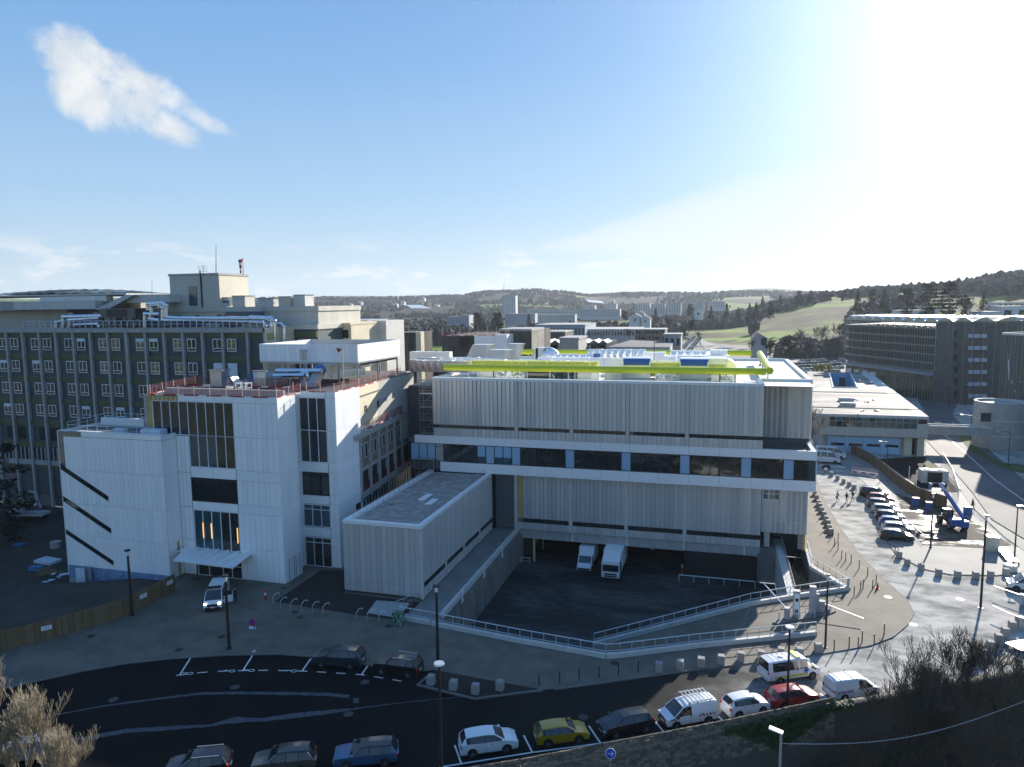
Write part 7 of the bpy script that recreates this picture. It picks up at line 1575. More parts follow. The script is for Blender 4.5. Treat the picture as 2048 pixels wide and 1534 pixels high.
lamp('slim lamp in front of the round tower', 2016, 935, 7.0, .08, 'arm', arm=(-1.7, 0))
lamp('short lamp by the road in front of the mesh building', 1930, 812, 6.5, .1, 'none')
lamp('thin lamp column at the mesh building corner road', 1897, 815, 7, .1, 'none')
p = PD(1562, 1467, 40); t = thing('street_lamp', 'pale lamp post with a flat square head in front of the stone wall', 'lamp', (p.x, p.y, -3.9), 0, 'street lamps')
part(MB().tube((p.x, p.y, -3.9), p, .09, .07, 10, GALVW), 'pole', t); part(MB().beam(p+Vector((.1, 0, .05)), p+Vector((-.62, .15, .18)), .34, .07, FASC), 'lamp_head', t)
# festoon cable from the pale lamp
q = PD(1480+575, 1400, 44); mb = MB(); prev = None
for k in range(60):
    s = k/59; c = (p-Vector((0, 0, .6))).lerp(q, s)-_z*(1.0*math.sin(PI*s)); 
    if prev is not None: mb.tube(prev, c, .012, .012, 4, GALVW)
    mb.blob(c, .022, .022, .022, FRAMEW, 5, 3, 0); prev = c
tag(part(mb, 'cable'), 'beaded pale cable strung from the lamp towards the bare trees', 'cable')
# no-parking sign and blue arrow sign
g = G(508, 1303, .1); t = thing('no_parking_sign', 'round blue and red no stopping sign above a small white plate', 'sign', g)
c = PYp(505, 1245, g.y); z1 = c.z
part(MB().tube(g, g+_z*(z1+.2-.1), .035, .035, 8, GALV).tube(g, g+_z*.08, .2, .2, 10, CONCL), 'post', t)
X, Y = g.x, g.y
part(MB().tube((X, Y-.03, z1), (X, Y-.06, z1), .34, .34, 20, M('sign_red', (.55, .02, .03), .4)).tube((X, Y-.061, z1), (X, Y-.07, z1), .26, .26, 20, M('sign_deep_blue', (.02, .04, .40), .4)).beam((X-.2, Y-.075, z1-.2), (X+.2, Y-.075, z1+.2), .012, .05, MATS['sign_red'], up=(0, 1, 0)).beam((X-.2, Y-.076, z1+.2), (X+.2, Y-.076, z1-.2), .012, .05, MATS['sign_red'], up=(0, 1, 0)), 'disc', t)
part(MB().box(X-.36, X+.36, Y-.06, Y-.03, z1-.62, z1-.38, FRAMEW).box(X+.12, X+.32, Y-.07, Y-.06, z1-.6, z1-.4, M('sign_lightblue', (.05, .25, .65), .4)), 'plate', t)
p = PD(1221, 1507, 46.0); t = thing('arrow_sign', 'round blue sign with a white arrow pointing right in front of the stone wall', 'sign', (p.x, p.y, -3.9)); d = (Vector((0, 0, EYE))-p).normalized(); d.z *= .3; d.normalize()
part(MB().tube((p.x, p.y, -3.9), p-d*.04, .035, .035, 8, GALV), 'post', t)
s = d.cross(_z).normalized()*-1; uu = s.cross(d).normalized(); uu = uu if uu.z > 0 else -uu
AB = M('arrow_blue', (.01, .07, .42), .35); part(MB().tube(p, p+d*.02, .34, .34, 24, FRAMEW).tube(p+d*.02, p+d*.03, .31, .31, 24, AB), 'disc', t)
r_ = s if (s.dot(RT) > 0) else -s
aw = MB().beam(p+d*.036-r_*.2, p+d*.036+r_*.18, .012, .05, FRAMEW, up=tuple(d)) if False else MB()
def flat(mb, a, b, wd): 
    dr_ = (b-a).normalized(); sd = dr_.cross(d).normalized()*wd/2; mb.poly([a-sd, b-sd, b+sd, a+sd], FRAMEW); mb.poly([a-sd, b-sd, b+sd, a+sd][::-1], FRAMEW)
o_ = p+d*.036; flat(aw, o_-r_*.2, o_+r_*.2, .055); flat(aw, o_+r_*.2, o_+r_*.05+uu*.14, .055); flat(aw, o_+r_*.2, o_+r_*.05-uu*.14, .055); part(aw, 'arrow', t)
# bike hoops
for i, (px, py) in enumerate(((546, 1207), (561, 1216), (582, 1219), (603, 1222), (625, 1225), (646, 1228), (713, 1239), (735, 1241), (758, 1245))):
    g = G(px, py, .1); P = lambda *a: g+Vector(a); nm = 'first second third fourth fifth sixth seventh eighth last'.split()[i]
    tag(part(MB().path([P(0, 0, 0), P(0, 0, .75), P(.1, .5, 1.0), P(.35, .75, .98), P(.35, .7, .85)], .03, 6, GALVW), 'bike_stand'), 'hooked steel bicycle stand beside the soil bed, %s from the left' % nm, 'bicycle stand', 'bicycle stands beside the soil bed')
# hydrant
g = G(531, 1199, .1); t = thing('fire_hydrant', 'red fire hydrant with a white band near the white tower corner', 'hydrant', g); HR = M('hydrant_red', (.5, .02, .02), .4)
part(MB().tube(g, g+_z*.55, .13, .13, 12, HR).blob(g+_z*.95, .17, .17, .2, HR, 10, 6, 0), 'body', t, smooth=True, angle=40); part(MB().tube(g+_z*.55, g+_z*.8, .14, .14, 12, FRAMEW), 'band', t)
# posts and cubes
BM = M('post_brown', (.025, .018, .016), .5); BT = M('post_tip', (.30, .05, .04), .5)
k0_ = [(1078, 1372), (1119, 1366), (1158, 1361), (1198, 1355), (1237, 1351), (1276, 1345)]; k1_ = [(1668, 1302), (1698, 1296), (1716, 1297), (1724, 1285), (1748, 1291), (1768, 1270), (1721, 1180), (1708, 1192)]
k2_ = [(1643, 1035), (1650, 1060), (1666, 1073), (1669, 1092), (1676, 1100), (1683, 1118), (1691, 1122), (1702, 1126), (1718, 1138), (1735, 1152), (1752, 1167), (1726, 1178), (1745, 1178), (1676, 1082)]
k3_ = [(1779, 1385), (1810, 1378), (1842, 1370), (1875, 1362), (1907, 1356), (1790, 1108), (1796, 1113), (1719, 986), (1712, 984)]
proto = None
def bollard(px, py, lab, z=.1, h=1.05, tip=BM):
    g = G(px, py, z); t = thing('bollard', lab, 'bollard', g, 0, 'slim posts along the pavements'); part(MB().tube(g, g+_z*h, .055, .05, 8, BM), 'post', t); part(MB().tube(g+_z*h, g+_z*(h+.12), .055, .05, 8, tip), 'cap', t)
ORD = 'first second third fourth fifth sixth seventh eighth ninth tenth eleventh twelfth thirteenth last'.split()
for i, (x, y) in enumerate(k0_): bollard(x, y, 'red tipped slim post on the shaded kerb, %s from the planting bed' % ORD[i], tip=BT)
for i, (x, y) in enumerate(k1_): bollard(x, y, 'slim dark post on the sunny paving corner, %s counted from the thin lamp' % ORD[i])
for i, (x, y) in enumerate(k2_): bollard(x, y, 'slim post on the curved kerb by the dusty road, %s from the far end' % ORD[i])
for i, (x, y) in enumerate(k3_): bollard(x, y, ('slim post behind the bare twigs along the wall, %s from the left' % ORD[i]) if i < 5 else ('slim post by the %s' % ('nearest parked car', 'nearest parked car, second', 'farthest parked car', 'farthest parked car, second')[i-5]), z=0)
def cube(px, py, lab, z=0.0, s=.62, hh=.78):
    g = G(px, py, z); a = U(-.1, .1); t = thing('concrete_block', lab, 'concrete block', g, a, 'square concrete blocks along the kerbs')
    part(MB().box(-s/2, s/2, -s/2, s/2, 0, hh, BLOCK), 'block', t, world=False); part(MB().box(-s/2+.03, s/2-.03, -s/2+.03, s/2-.03, hh, hh+.04, BLOCK), 'top', t, world=False)
for i, (x, y) in enumerate(((862, 1368), (907, 1378), (951, 1386), (1000, 1379))): cube(x, y, 'concrete block on the planting bed kerb, %s from the left' % ORD[i], .08)
for i, (x, y) in enumerate(((1318, 1342), (1360, 1337), (1402, 1332), (1442, 1327), (1482, 1321), (1522, 1318), (1562, 1312), (1599, 1312), (1636, 1303))): cube(x, y, 'concrete block on the street kerb by the yard railing, %s from the left' % ORD[i], .1)
for i, (x, y) in enumerate(((1651, 946), (1663, 952), (1675, 959), (1687, 966), (1698, 972), (1707, 978))): cube(x, y, 'concrete block on the far curved kerb near the white vans, %s from the left' % ORD[i], 0, .6, .75)
for i, (x, y) in enumerate(((1629, 990), (1633, 999), (1637, 1010), (1640, 1016), (1643, 1024), (1648, 1033), (1652, 1042), (1656, 1050), (1658, 1060), (1662, 1068))): cube(x, y, 'concrete block on the kerb by the clad building, %s from the far end' % ORD[i], .1, .6, .75)
for i, (x, y) in enumerate(((1798, 1115), (1814, 1130), (1842, 1140), (1877, 1151), (1915, 1155), (1951, 1157), (1981, 1155), (2012, 1150))): cube(x, y, 'concrete block on the curved edge of the dusty square, %s from the left' % ORD[i], .03, .62, .78)
for i, (x, y) in enumerate(((1932, 1350), (1950, 1330), (1966, 1318), (1981, 1302), (1997, 1288), (2010, 1275), (2024, 1262), (2038, 1250))): cube(x, y, 'concrete block behind the bare trees, %s counted from the wall' % ORD[i], 0, .62, .95)
g = G(1708, 1190, .1)
# barrier machines
def cab(px, py, wd, d, h, lab, nm, mats=GALVW, extra=None, z=.1):
    g = G(px, py, z); mb = MB().box(g.x-wd/2, g.x+wd/2, g.y-d/2, g.y+d/2, g.z, g.z+h, mats).box(g.x-wd/2-.02, g.x+wd/2+.02, g.y-d/2-.02, g.y+d/2+.02, g.z+h, g.z+h+.05, CONCL)
    t = thing(nm, lab, nm.replace('_', ' '), g); part(mb, 'cabinet', t)
    if extra: extra(t, g, wd, d, h)
    return t
MGR = M('machine_grey', (.38, .40, .43), .45, .2)
def screens(t, g, wd, d, h):
    for z in (.8, 2.0): part(MB().box(g.x-.15, g.x+.15, g.y-d/2-.03, g.y-d/2, g.z+z-.15, g.z+z+.2, BLACK), 'screen', t)
    part(MB().box(g.x-.25, g.x+.25, g.y-d/2-.02, g.y-d/2, g.z+.5, g.z+2.7, FRAMEW), 'face_plate', t)
cab(1592, 1235, .62, .6, 2.9, 'tall pale ticket machine with two dark screens, left of the two tall ones', 'ticket_machine', MGR, screens)
cab(1624, 1228, .62, .6, 3.0, 'tall grey intercom column, right of the two tall ones', 'intercom_column', MGR)
cab(1634, 1226, .3, .3, 2.1, 'narrow grey column right behind the tall intercom column', 'column', MGR)
def arm(dx, dy, dz, l):
    def f(t, g, wd, d, h): v = Vector((dx, dy, dz)).normalized(); part(MB().beam(g+_z*(h-.15), g+_z*(h-.15)+v*l, .09, .07, FRAMEW), 'boom', t)
    return f
cab(1574, 1239, .55, .5, 1.25, 'short barrier cabinet with a white boom raised to the left', 'barrier', MGR, arm(-.55, .55, .42, 3.6))
cab(1643, 1225, .55, .5, 1.25, 'short barrier cabinet with a white boom reaching right', 'barrier', MGR, arm(.85, -.42, -.12, 4.2))
cab(1558, 1241, .15, .15, .95, 'small white post at the left end of the barrier island', 'marker_post', FRAMEW); cab(1660, 1222, .25, .25, .85, 'small white post at the right end of the barrier island', 'marker_post', FRAMEW)
ip = [G(x, y, .1) for x, y in ((1545, 1247), (1556, 1238), (1660, 1219), (1672, 1224), (1660, 1229), (1556, 1250))]
struct(MB().prism([(p.x, p.y) for p in ip], .08, .24, CONCD), 'barrier_island')
cab(1696, 1178, .25, .25, 1.2, 'pale square post at the corner of the planting pit railing', 'corner_post', CONCL)
mb = MB()
for x, y in ((1583, 1236), (1600, 1239), (1611, 1231), (1619, 1236)):
    g = G(x, y, .2); mb.path([g, g+_z*.8, g+Vector((.5, 0, .8)), g+Vector((.5, 0, 0))], .03, 6, GALVW)
tag(part(mb, 'hoop_guard'), 'low tubular hoops protecting the barrier machines', 'guard hoops')
# traffic cones
def cone(px, py, lab, z=.1):
    g = G(px, py, z); t = thing('traffic_cone', lab, 'cone', g); OR = M('cone_orange', (.65, .06, .02), .5); part(MB().tube(g+_z*.04, g+_z*.75, .17, .03, 12, OR), 'cone', t); part(MB().box(g.x-.2, g.x+.2, g.y-.2, g.y+.2, g.z, g.z+.04, OR), 'base', t); part(MB().tube(g+_z*.35, g+_z*.5, .105, .075, 12, FRAMEW), 'band', t)
cone(1755, 1177, 'orange cone among the posts on the sunny paving'); cone(1650, 1224, 'orange cone behind the barrier machines', .2)
g = G(1364, 1150, YZ); tag(part(MB().tube(g, g+_z*1.1, .15, .12, 10, HR).tube(g+_z*1.1, g+_z*1.5, .09, .09, 8, FRAMEW), 'extinguisher_post'), 'red and white standpipe at the left edge of the black shutter', 'standpipe')
# the pale box, panels and odds on the dusty square
g = G(1983, 1101); tag(part(MB().box(g.x-.65, g.x+.65, g.y-.6, g.y+.6, 0, 1.9, M('sandy_box', (.50, .48, .38), .6)).box(g.x-.68, g.x+.68, g.y-.63, g.y+.63, 1.9, 1.98, FASC), 'utility_box'), 'pale sandy utility box on the dusty square', 'utility box')
q = [G(x, y, .45) for x, y in ((1992, 1094), (2012, 1094), (2038, 1123), (2017, 1123))]; mb = MB().prism([(p.x, p.y) for p in q], .38, .46, FASC)
for p in q: mb.box(p.x-.06, p.x+.06, p.y-.06, p.y+.06, 0, .38, BLACK)
tag(part(mb, 'table_board'), 'large flat white board lying on low legs beside the sandy box', 'board')
g = G(2020, 1140); tag(part(MB().tube(g, g+_z*.7, .75, .75, 20, CONCL).tube(g+_z*.7, g+_z*.72, .45, .45, 16, FASC), 'concrete_ring'), 'round concrete ring standing under the white board', 'concrete ring')
q = [G(x, y, -.0) for x, y in ((2010, 1293), (2060, 1285), (2060, 1312), (2040, 1308))]; tag(part(MB().prism([(p.x, p.y) for p in q], .3, .4, FASC), 'white_board'), 'bright white board at the right edge behind the bare trees', 'board')
for i, (a, b, lab) in enumerate((((1988, 1172), (2046, 1192), 'thin white boom from the cabinet at the right edge, upper one'), ((1985, 1212), (2046, 1238), 'thin dark boom at the right edge, lower one'))):
    p, q = G(*a, 1.0), G(*b, 1.0); t = thing('barrier', lab, 'barrier', q); part(MB().beam(p, q, .08, .08, FRAMEW if not i else BLACK), 'boom', t); part(MB().box(q.x-.2, q.x+.25, q.y-.2, q.y+.2, 0, 1.2, MGR), 'cabinet', t)
railing('crowd_barrier', 'metal crowd barrier beside the nearest parked car', [G(1822, 1060), G(1848, 1085)], 1.0, .5, GALV, mid=1, pr=.012, wd=.025)
t = thing('site_barrier', 'red and white site barrier wrapped with netting near the white vans', 'barrier', G(1700, 935)); a, b = G(1703, 948), G(1756, 955)
part(MB().beam(a+_z*.5, b+_z*.5, .06, .5, TOE[1]), 'board', t)
for k in range(3): part(MB().beam((a.lerp(b, k/3+.05))+_z*.5+Vector((0, -.05, 0)), (a.lerp(b, k/3+.2))+_z*.5+Vector((0, -.05, 0)), .04, .3, TOE[0]), 'stripe', t)
part(MB().beam(a+_z*1.3, b+_z*1.3, .04, .05, REDM).beam(a+_z*1.0, b+_z*1.0, .04, .05, REDM), 'rail', t)
# heat pump unit, posts, planter near the round road corner
g = G(1853, 966); t = thing('cooling_unit', 'pale outdoor cooling unit with two fans on its top beside the footway', 'cooling unit', g)
x0, x1 = G(1838, 962).x, G(1886, 960).x; part(MB().box(x0, x1, g.y, g.y+2.2, 0, 2.3, CONCL), 'casing', t); part(MB().box(x0+1, x1-1, g.y-.05, g.y, .2, 2.0, BLACK), 'grille', t)
for x in (x0+1.1, x1-1.1): part(MB().tube((x, g.y+1.1, 2.3), (x, g.y+1.1, 2.42), .6, .6, 16, BLACK), 'fan', t)
pg = [G(x, y, .5) for x, y in ((1848, 925), (1856, 921), (1882, 938), (1872, 945), (1858, 946))]; tag(part(MB().prism([(p.x, p.y) for p in pg], 0, .5, GRASS, CONCL), 'planter'), 'triangular raised planter of bright green plants by the footway', 'planter')
for x, y, h, lab in ((1817, 975, 3.8, 'thin white pole left of the cooling unit'), (1832, 975, 3.0, 'second thin white pole left of the cooling unit')): g = G(x, y); tag(part(MB().tube(g, g+_z*h, .06, .06, 6, FASC), 'pole'), lab, 'pole')
for i, (x, y, c, lab) in enumerate(((1820, 982, CONCL, 'pale cabinet at the foot of the white poles'), (1830, 990, CONCL, 'second pale cabinet at the foot of the white poles'), (1831, 1011, MATS['blue_tarp'], 'blue bin behind the parked cars, left one'), (1858, 1020, MATS['blue_tarp'], 'blue bin against the board fence, right one'), (1935, 1030, MATS['blue_tarp'], 'blue panel leaning beside the blue lifting machine'))): g = G(x, y); tag(part(MB().box(g.x-.5, g.x+.5, g.y-.4, g.y+.4, 0, 1.3, c), 'cabinet' if i < 2 else 'blue_bin'), lab, 'cabinet' if i < 2 else 'bin')
railing('mesh_fence', 'thin wire mesh fence between the cooling unit and the footway', [G(1885, 925), G(1905, 960), G(1917, 1000)], 2.0, 1.2, GALV, mid=3, pr=.012, wd=.04)
# ---- construction debris behind the board fence
rnd = random.Random(4); SZ = -1.65
def dslab(lab, px, py, w1, d1, h1, rz, mat, nm='site_board', cat='panel', z=SZ, tilt=0):
    g = G(px, py, z); t = part(MB().box(-w1/2, w1/2, -d1/2, d1/2, 0, h1, mat), nm, loc=g, rz=rz); t.rotation_euler = (tilt, 0, rz); tag(t, lab, cat)
PW = M('site_white', (.55, .60, .66), .5, 0, .08); PB = M('site_blue', (.05, .16, .32), .5); PGY = M('site_grey', (.22, .25, .28), .6)
dslab('stack of white boards at the top of the site debris', 96, 1124, 3.2, 1.8, .35, -.1, PW, 'board_stack', 'boards')
dslab('upright white door-like panel leaning by the blue membrane', 163, 1172, 1.3, .15, 2.3, .05, PW, z=SZ); dslab('second upright pale panel leaning by the blue membrane', 176, 1170, 1.4, .15, 2.4, -.05, PGY)
dslab('flat white stacked boards in the middle of the debris', 110, 1205, 4.2, 1.7, .4, -.1, PW, 'board_stack', 'boards'); dslab('pair of flat white boards near the right end of the site', 243, 1180, 3.6, 1.5, .3, -.08, PW, 'board_stack', 'boards')
dslab('long grey metal sheet lying along the fence', 190, 1210, 6.5, 1.1, .25, .24, PGY, 'metal_sheet', 'sheet'); dslab('yellow sheet on the ground in the debris', 155, 1208, 2.2, 1.0, .1, -.1, M('dull_yellow', (.35, .28, .07), .6), 'yellow_sheet', 'sheet')
dslab('blue tarpaulin heap at the top of the debris', 73, 1140, 1.6, 1.0, .5, .2, PB, 'tarpaulin', 'tarpaulin'); dslab('blue tarpaulin on the dark ground at the far left', 39, 1091, 1.6, .9, .3, .1, PB, 'tarpaulin', 'tarpaulin')
for i, (a, b) in enumerate((((0, 1238), (95, 1214)), ((5, 1252), (125, 1222)), ((0, 1262), (60, 1245)), ((60, 1243), (128, 1226)))):
    p, q = G(*a, SZ+.4), G(*b, SZ+.4); tag(part(MB().tube(p, q, .16, .16, 10, PW), 'long_pipe', smooth=True, angle=40), 'long pale pipe lying behind the board fence, %s from the top' % ORD[i], 'pipe', 'long pale pipes behind the board fence')
for i, (px, py, n, lab) in enumerate(((75, 1192, 16, 'bundle of long grey scaffold frames in the debris'), (118, 1188, 14, 'heap of grey grilles beside the scaffold frames'), (95, 1150, 16, 'loose heap of planks and rails at the top of the site'), (110, 1160, 10, 'white plastic sheeting heap in the debris'), (112, 1222, 12, 'crumpled white offcuts along the fence'), (30, 1215, 10, 'small red and white litter heap at the far left'))):
    g = G(px, py, SZ); mb = MB(); m_ = [GALV, GALV, WOOD[1], PW, PW, TOE[0]][i]
    for k in range(n):
        c = g+Vector((rnd.uniform(-1.3, 1.3), rnd.uniform(-.9, .9), rnd.uniform(.05, .7))); a_ = rnd.gauss(.5, .25 if i < 3 else 1.5); L2 = rnd.uniform(1.4, 3) if i < 3 else rnd.uniform(.3, .9)
        v = Vector((math.cos(a_), math.sin(a_), rnd.uniform(-.1, .1)))*L2/2; mb.beam(c-v, c+v, .08 if i < 3 else .4, .05, m_)
    tag(part(mb, 'debris_heap'), lab, 'debris')
g = G(147, 1185, SZ); tag(part(MB().blob(g+_z*.5, .9, .6, .6, PW, 8, 5, .25, rnd), 'rubble_bag'), 'large crumpled white rubble bag in the debris', 'bag')
g = G(112, 1095, SZ); tag(part(MB().tube(g, g+_z*.9, .7, .75, 16, CONC), 'concrete_pipe'), 'upright round concrete pipe section by the left edge of the white block', 'pipe')
# ================================================================ VEHICLES
def paint(n, c, metal=.35, rough=.28): return M('paint_'+n, c, rough, metal, .02, .5, coat=.8)
PROF = {  # (x/L from the nose, roof or bonnet height/H, plan taper, top half width fraction, belt height/H, zone leading to the next station)
 'hatch': [(.5, .36, .78, .80, .34, ''), (.488, .50, .88, .84, .48, ''), (.40, .60, .97, .86, .58, ''), (.265, .665, 1, .86, .64, 'W'), (.10, .955, 1, .70, .66, 'r'), (-.02, .995, 1, .70, .66, 'r'), (-.06, 1.0, 1, .70, .66, 'p'), (-.075, 1.0, 1, .70, .66, 'r'), (-.26, .985, 1, .69, .67, 'r'), (-.34, .965, .99, .68, .68, 'p'), (-.395, .94, .98, .66, .69, 'R'), (-.47, .66, .94, .78, .65, ''), (-.495, .50, .90, .84, .48, ''), (-.5, .30, .86, .84, .28, '')],
 'suv': [(.5, .38, .80, .82, .36, ''), (.488, .54, .90, .86, .52, ''), (.40, .60, .98, .88, .58, ''), (.24, .64, 1, .88, .62, 'W'), (.09, .95, 1, .73, .64, 'r'), (-.05, .995, 1, .73, .64, 'p'), (-.065, .995, 1, .73, .64, 'r'), (-.25, 1.0, 1, .73, .65, 'p'), (-.265, 1.0, 1, .73, .65, 'r'), (-.40, .97, .98, .70, .66, 'R'), (-.475, .66, .95, .80, .64, ''), (-.495, .5, .92, .86, .48, ''), (-.5, .3, .88, .86, .28, '')],
 'van': [(.5, .28, .84, .86, .26, ''), (.49, .42, .92, .88, .40, ''), (.40, .54, .98, .88, .52, 'W'), (.24, .93, 1, .80, .56, 'r'), (.16, .975, 1, .80, .56, 'r'), (.09, .99, 1, .80, .56, 'p'), (.07, .99, 1, .80, .56, 's'), (-.12, 1, 1, .80, .56, 'q'), (-.14, 1, 1, .80, .56, 's'), (-.42, .99, 1, .80, .56, 'p'), (-.485, .965, .98, .78, .56, 'R'), (-.495, .58, .98, .88, .54, ''), (-.5, .2, .96, .9, .18, '')],
 'smallvan': [(.5, .30, .82, .86, .28, ''), (.488, .44, .92, .88, .42, ''), (.36, .56, .98, .88, .54, 'W'), (.19, .93, 1, .80, .57, 'r'), (.12, .965, 1, .80, .57, 'r'), (.03, .985, 1, .80, .57, 'p'), (.01, .99, 1, .80, .57, ''), (-.2, 1, 1, .80, .57, ''), (-.42, .985, 1, .80, .57, ''), (-.485, .95, .98, .78, .57, ''), (-.5, .2, .96, .88, .18, '')],
}
def carparts(kind, L_, W_, H_, side=True):
    P = PROF[kind]; rings = []
    for (x, zt, b, wt, zb_, zn) in P:
        h = W_/2*b; z0 = .20 if kind in ('hatch', 'suv') else .24; zt *= H_; zb_ *= H_; low = zt-zb_ < .08*H_
        w5 = h*.93 if low else W_/2*wt+(.0); w6 = h*.7 if low else w5*.86
        mid = z0+(zb_-z0)*.55
        rings.append([(x*L_, y, z) for y, z in ((0, z0), (h*.9, z0), (h*.985, z0+.13), (h, mid), (h*.965, zb_), (min(w5, h*.95), zt-.055*H_*(0 if low else 1)-(.015 if low else 0)), (w6, zt-.008), (0, zt+.012))])
    sets = {'body': MB(), 'windscreen': MB(), 'rear_window': MB()}
    return rings, P, sets
def build_car(name, label, kind, L_, W_, H_, pm, loc, rz, group, cat='car', wheel=.33, rails=False, glass_side=True, z=0.0, lights=False, roofmat=None, plate=True, zz=0):
    rings, P, S = carparts(kind, L_, W_, H_)
    t = thing(name, label, cat, loc, rz, group); n = 8
    run = 0
    for i in range(len(rings)-1):
        zn = P[i][5]; run += zn == 'p' or zn == 'q'
        for s in (1, -1):
            for k in range(n-1):
                a, b, c, d = rings[i][k], rings[i][k+1], rings[i+1][k+1], rings[i+1][k]
                q = [(v[0], v[1]*s, v[2]) for v in (a, b, c, d)]
                if s < 0: q = q[::-1]
                q = q[::-1]
                key, m = 'body', pm
                if k == 0: m = BLACK
                elif k == 1 and kind != 'hatch': m = BLACK
                elif k == 4:
                    if zn in ('r', 'W') or (zn == 's' and glass_side): key, m = 'side_window%d_%d' % (s, run), CGLS; S.setdefault(key, MB())
                    elif zn == 'p' and kind in ('hatch', 'suv'): m = BLACK
                elif k >= 5 and zn == 'W': key, m = 'windscreen', CGLS
                elif k >= 5 and zn == 'R' and not (kind == 'smallvan'): key, m = 'rear_window', CGLS
                elif k >= 5 and roofmat and zn in ('r', 'p'): m = roofmat
                S[key].poly(q, m)
    for s in (0, -1):
        r = rings[s]; pts = [(v[0], v[1], v[2]) for v in r]+[(v[0], -v[1], v[2]) for v in reversed(r[1:-1])]
        S['body'].poly(pts if s == 0 else pts[::-1], BLACK if s == 0 else pm)
    for w_ in range(3, len(P)):
        if P[w_][5] == 'W': i = w_
    i = [k for k, p in enumerate(P) if p[5] == 'W'][0]
    for s in (1, -1):
        a, b = rings[i][5], rings[i+1][5]; S['body'].beam((a[0], a[1]*s, a[2]), (b[0], b[1]*s, b[2]+.01), .07, .05, pm)
        j = [k for k, p in enumerate(P) if p[5] == 'R']
        if j: a, b = rings[j[0]][5], rings[j[0]+1][5]; S['body'].beam((a[0], a[1]*s, a[2]), (b[0], b[1]*s, b[2]), .08, .06, pm)
    for xx in (.29 if kind in ('hatch', 'suv') else .33, -.30 if kind in ('hatch', 'suv') else -.29):
        for s in (1, -1): S['body'].tube((xx*L_, s*(W_/2-.3), wheel+.02), (xx*L_, s*(W_/2+.006), wheel+.02), wheel*1.17, wheel*1.17, 16, BLACK)
    for k, mb in S.items():
        if mb.f: part(mb, 'side_window' if k[:4] == 'side' else k, t, world=False, smooth=True, angle=32)
    for xx in (.29 if kind in ('hatch', 'suv') else .33, -.30 if kind in ('hatch', 'suv') else -.29):
        for s in (1, -1):
            o = part(MB().tube((xx*L_, s*(W_/2-.2), wheel), (xx*L_, s*(W_/2+.015), wheel), wheel, wheel*.97, 18, RUB), 'wheel', t, world=False, smooth=True, angle=40)
            rm = MB(); y = s*(W_/2+.02)
            rm.tube((xx*L_, s*(W_/2-.02), wheel), (xx*L_, y, wheel), wheel*.62, wheel*.62, 16, BLACK)
            for q in range(5): a = 2*PI*q/5; rm.beam((xx*L_, y+s*.008, wheel), (xx*L_+math.cos(a)*wheel*.6, y+s*.008, wheel+math.sin(a)*wheel*.6), .015, .08, RIM, up=(0, 1, 0))
            part(rm, 'rim', o, world=False)
    wf_, hf = rings[1][4][1], rings[1][4][2]
    for s in (1, -1):
        part(MB().box(L_*.455, L_*.497, s*W_*.30, s*W_*.44, H_*.40, H_*.47, LAMPW if not lights else M('lit_lamp', (1, .95, .8), .2, emis=(1, .9, .6), est=4)), 'headlight', t, world=False)
        part(MB().box(-L_*.497, -L_*.478, s*W_*.34, s*W_*.465, H_*.45, H_*(.60 if kind in ('hatch', 'suv') else .56), LAMPR), 'tail_light', t, world=False)
        mx = rings[i][4]; part(MB().box(mx[0]-.28, mx[0]-.1, s*(W_/2-.02), s*(W_/2+.16), mx[2]+.0, mx[2]+.15, BLACK if kind in ('van', 'smallvan') else pm), 'wing_mirror', t, world=False)
        for xx in (.04, -.17): part(MB().box(xx*L_-.09, xx*L_+.09, s*(W_/2-.01), s*(W_/2+.02), H_*.56, H_*.575, BLACK), 'door_handle', t, world=False)
        for xx in (.0+.23, -.07, -.25) if kind in ('hatch', 'suv') else (.05, -.13): part(MB().beam((xx*L_, s*(W_/2+.002), .32), (xx*L_, s*(W_/2*.982), H_*.55), .012, .012, BLACK), 'door_seam', t, world=False)
        if rails: part(MB().beam((.06*L_, s*W_*.36, H_*.995), (-.36*L_, s*W_*.36, H_*.995), .04, .05, GALVW), 'roof_rail', t, world=False)
    if plate:
        part(MB().box(-L_*.5-.012, -L_*.5+.02, -.26, .26, H_*.33, H_*.33+.11, FRAMEW), 'number_plate', t, world=False); part(MB().box(L_*.5-.02, L_*.5+.012, -.26, .26, H_*.24, H_*.24+.11, FRAMEW), 'number_plate', t, world=False)
    part(MB().box(L_*.485, L_*.503, -W_*.27, W_*.27, H_*.30, H_*.42, BLACK), 'grille', t, world=False)
    return t
def place(rear, front, W_, z=0.0, near=True):
    a, b = G(*rear, z), G(*front, z); d = (b-a).normalized(); s = Vector((-d.y, d.x, 0)); 
    if s.y < 0: s = -s
    c = (a+b)/2+s*(W_/2-.05); return c, math.atan2(d.y, d.x)
WP = paint('white', (.72, .73, .74), 0, .3); BP = paint('black', (.012, .013, .016)); DKB = paint('dark_blue_grey', (.02, .04, .055)); YP = paint('ochre', (.42, .27, .01), .2); RP = paint('red', (.33, .02, .025), .1); BLP = paint('steel_blue', (.03, .11, .22)); SIL = paint('silver', (.42, .44, .46), .6); BR = paint('brown_grey', (.11, .09, .08)); GRY = paint('grey', (.10, .11, .12)); BLU = paint('blue', (.02, .06, .28))
KG = 'cars parked along the stone wall'
def car(label, kind, dims, pm, rear, front, group=KG, z=0.0, **k):
    c, a = place(rear, front, dims[1], z); return build_car({'hatch': 'hatchback_car', 'suv': 'suv_car', 'van': 'van', 'smallvan': 'panel_van'}[kind], label, kind, *dims, pm, c, a, group, **k)
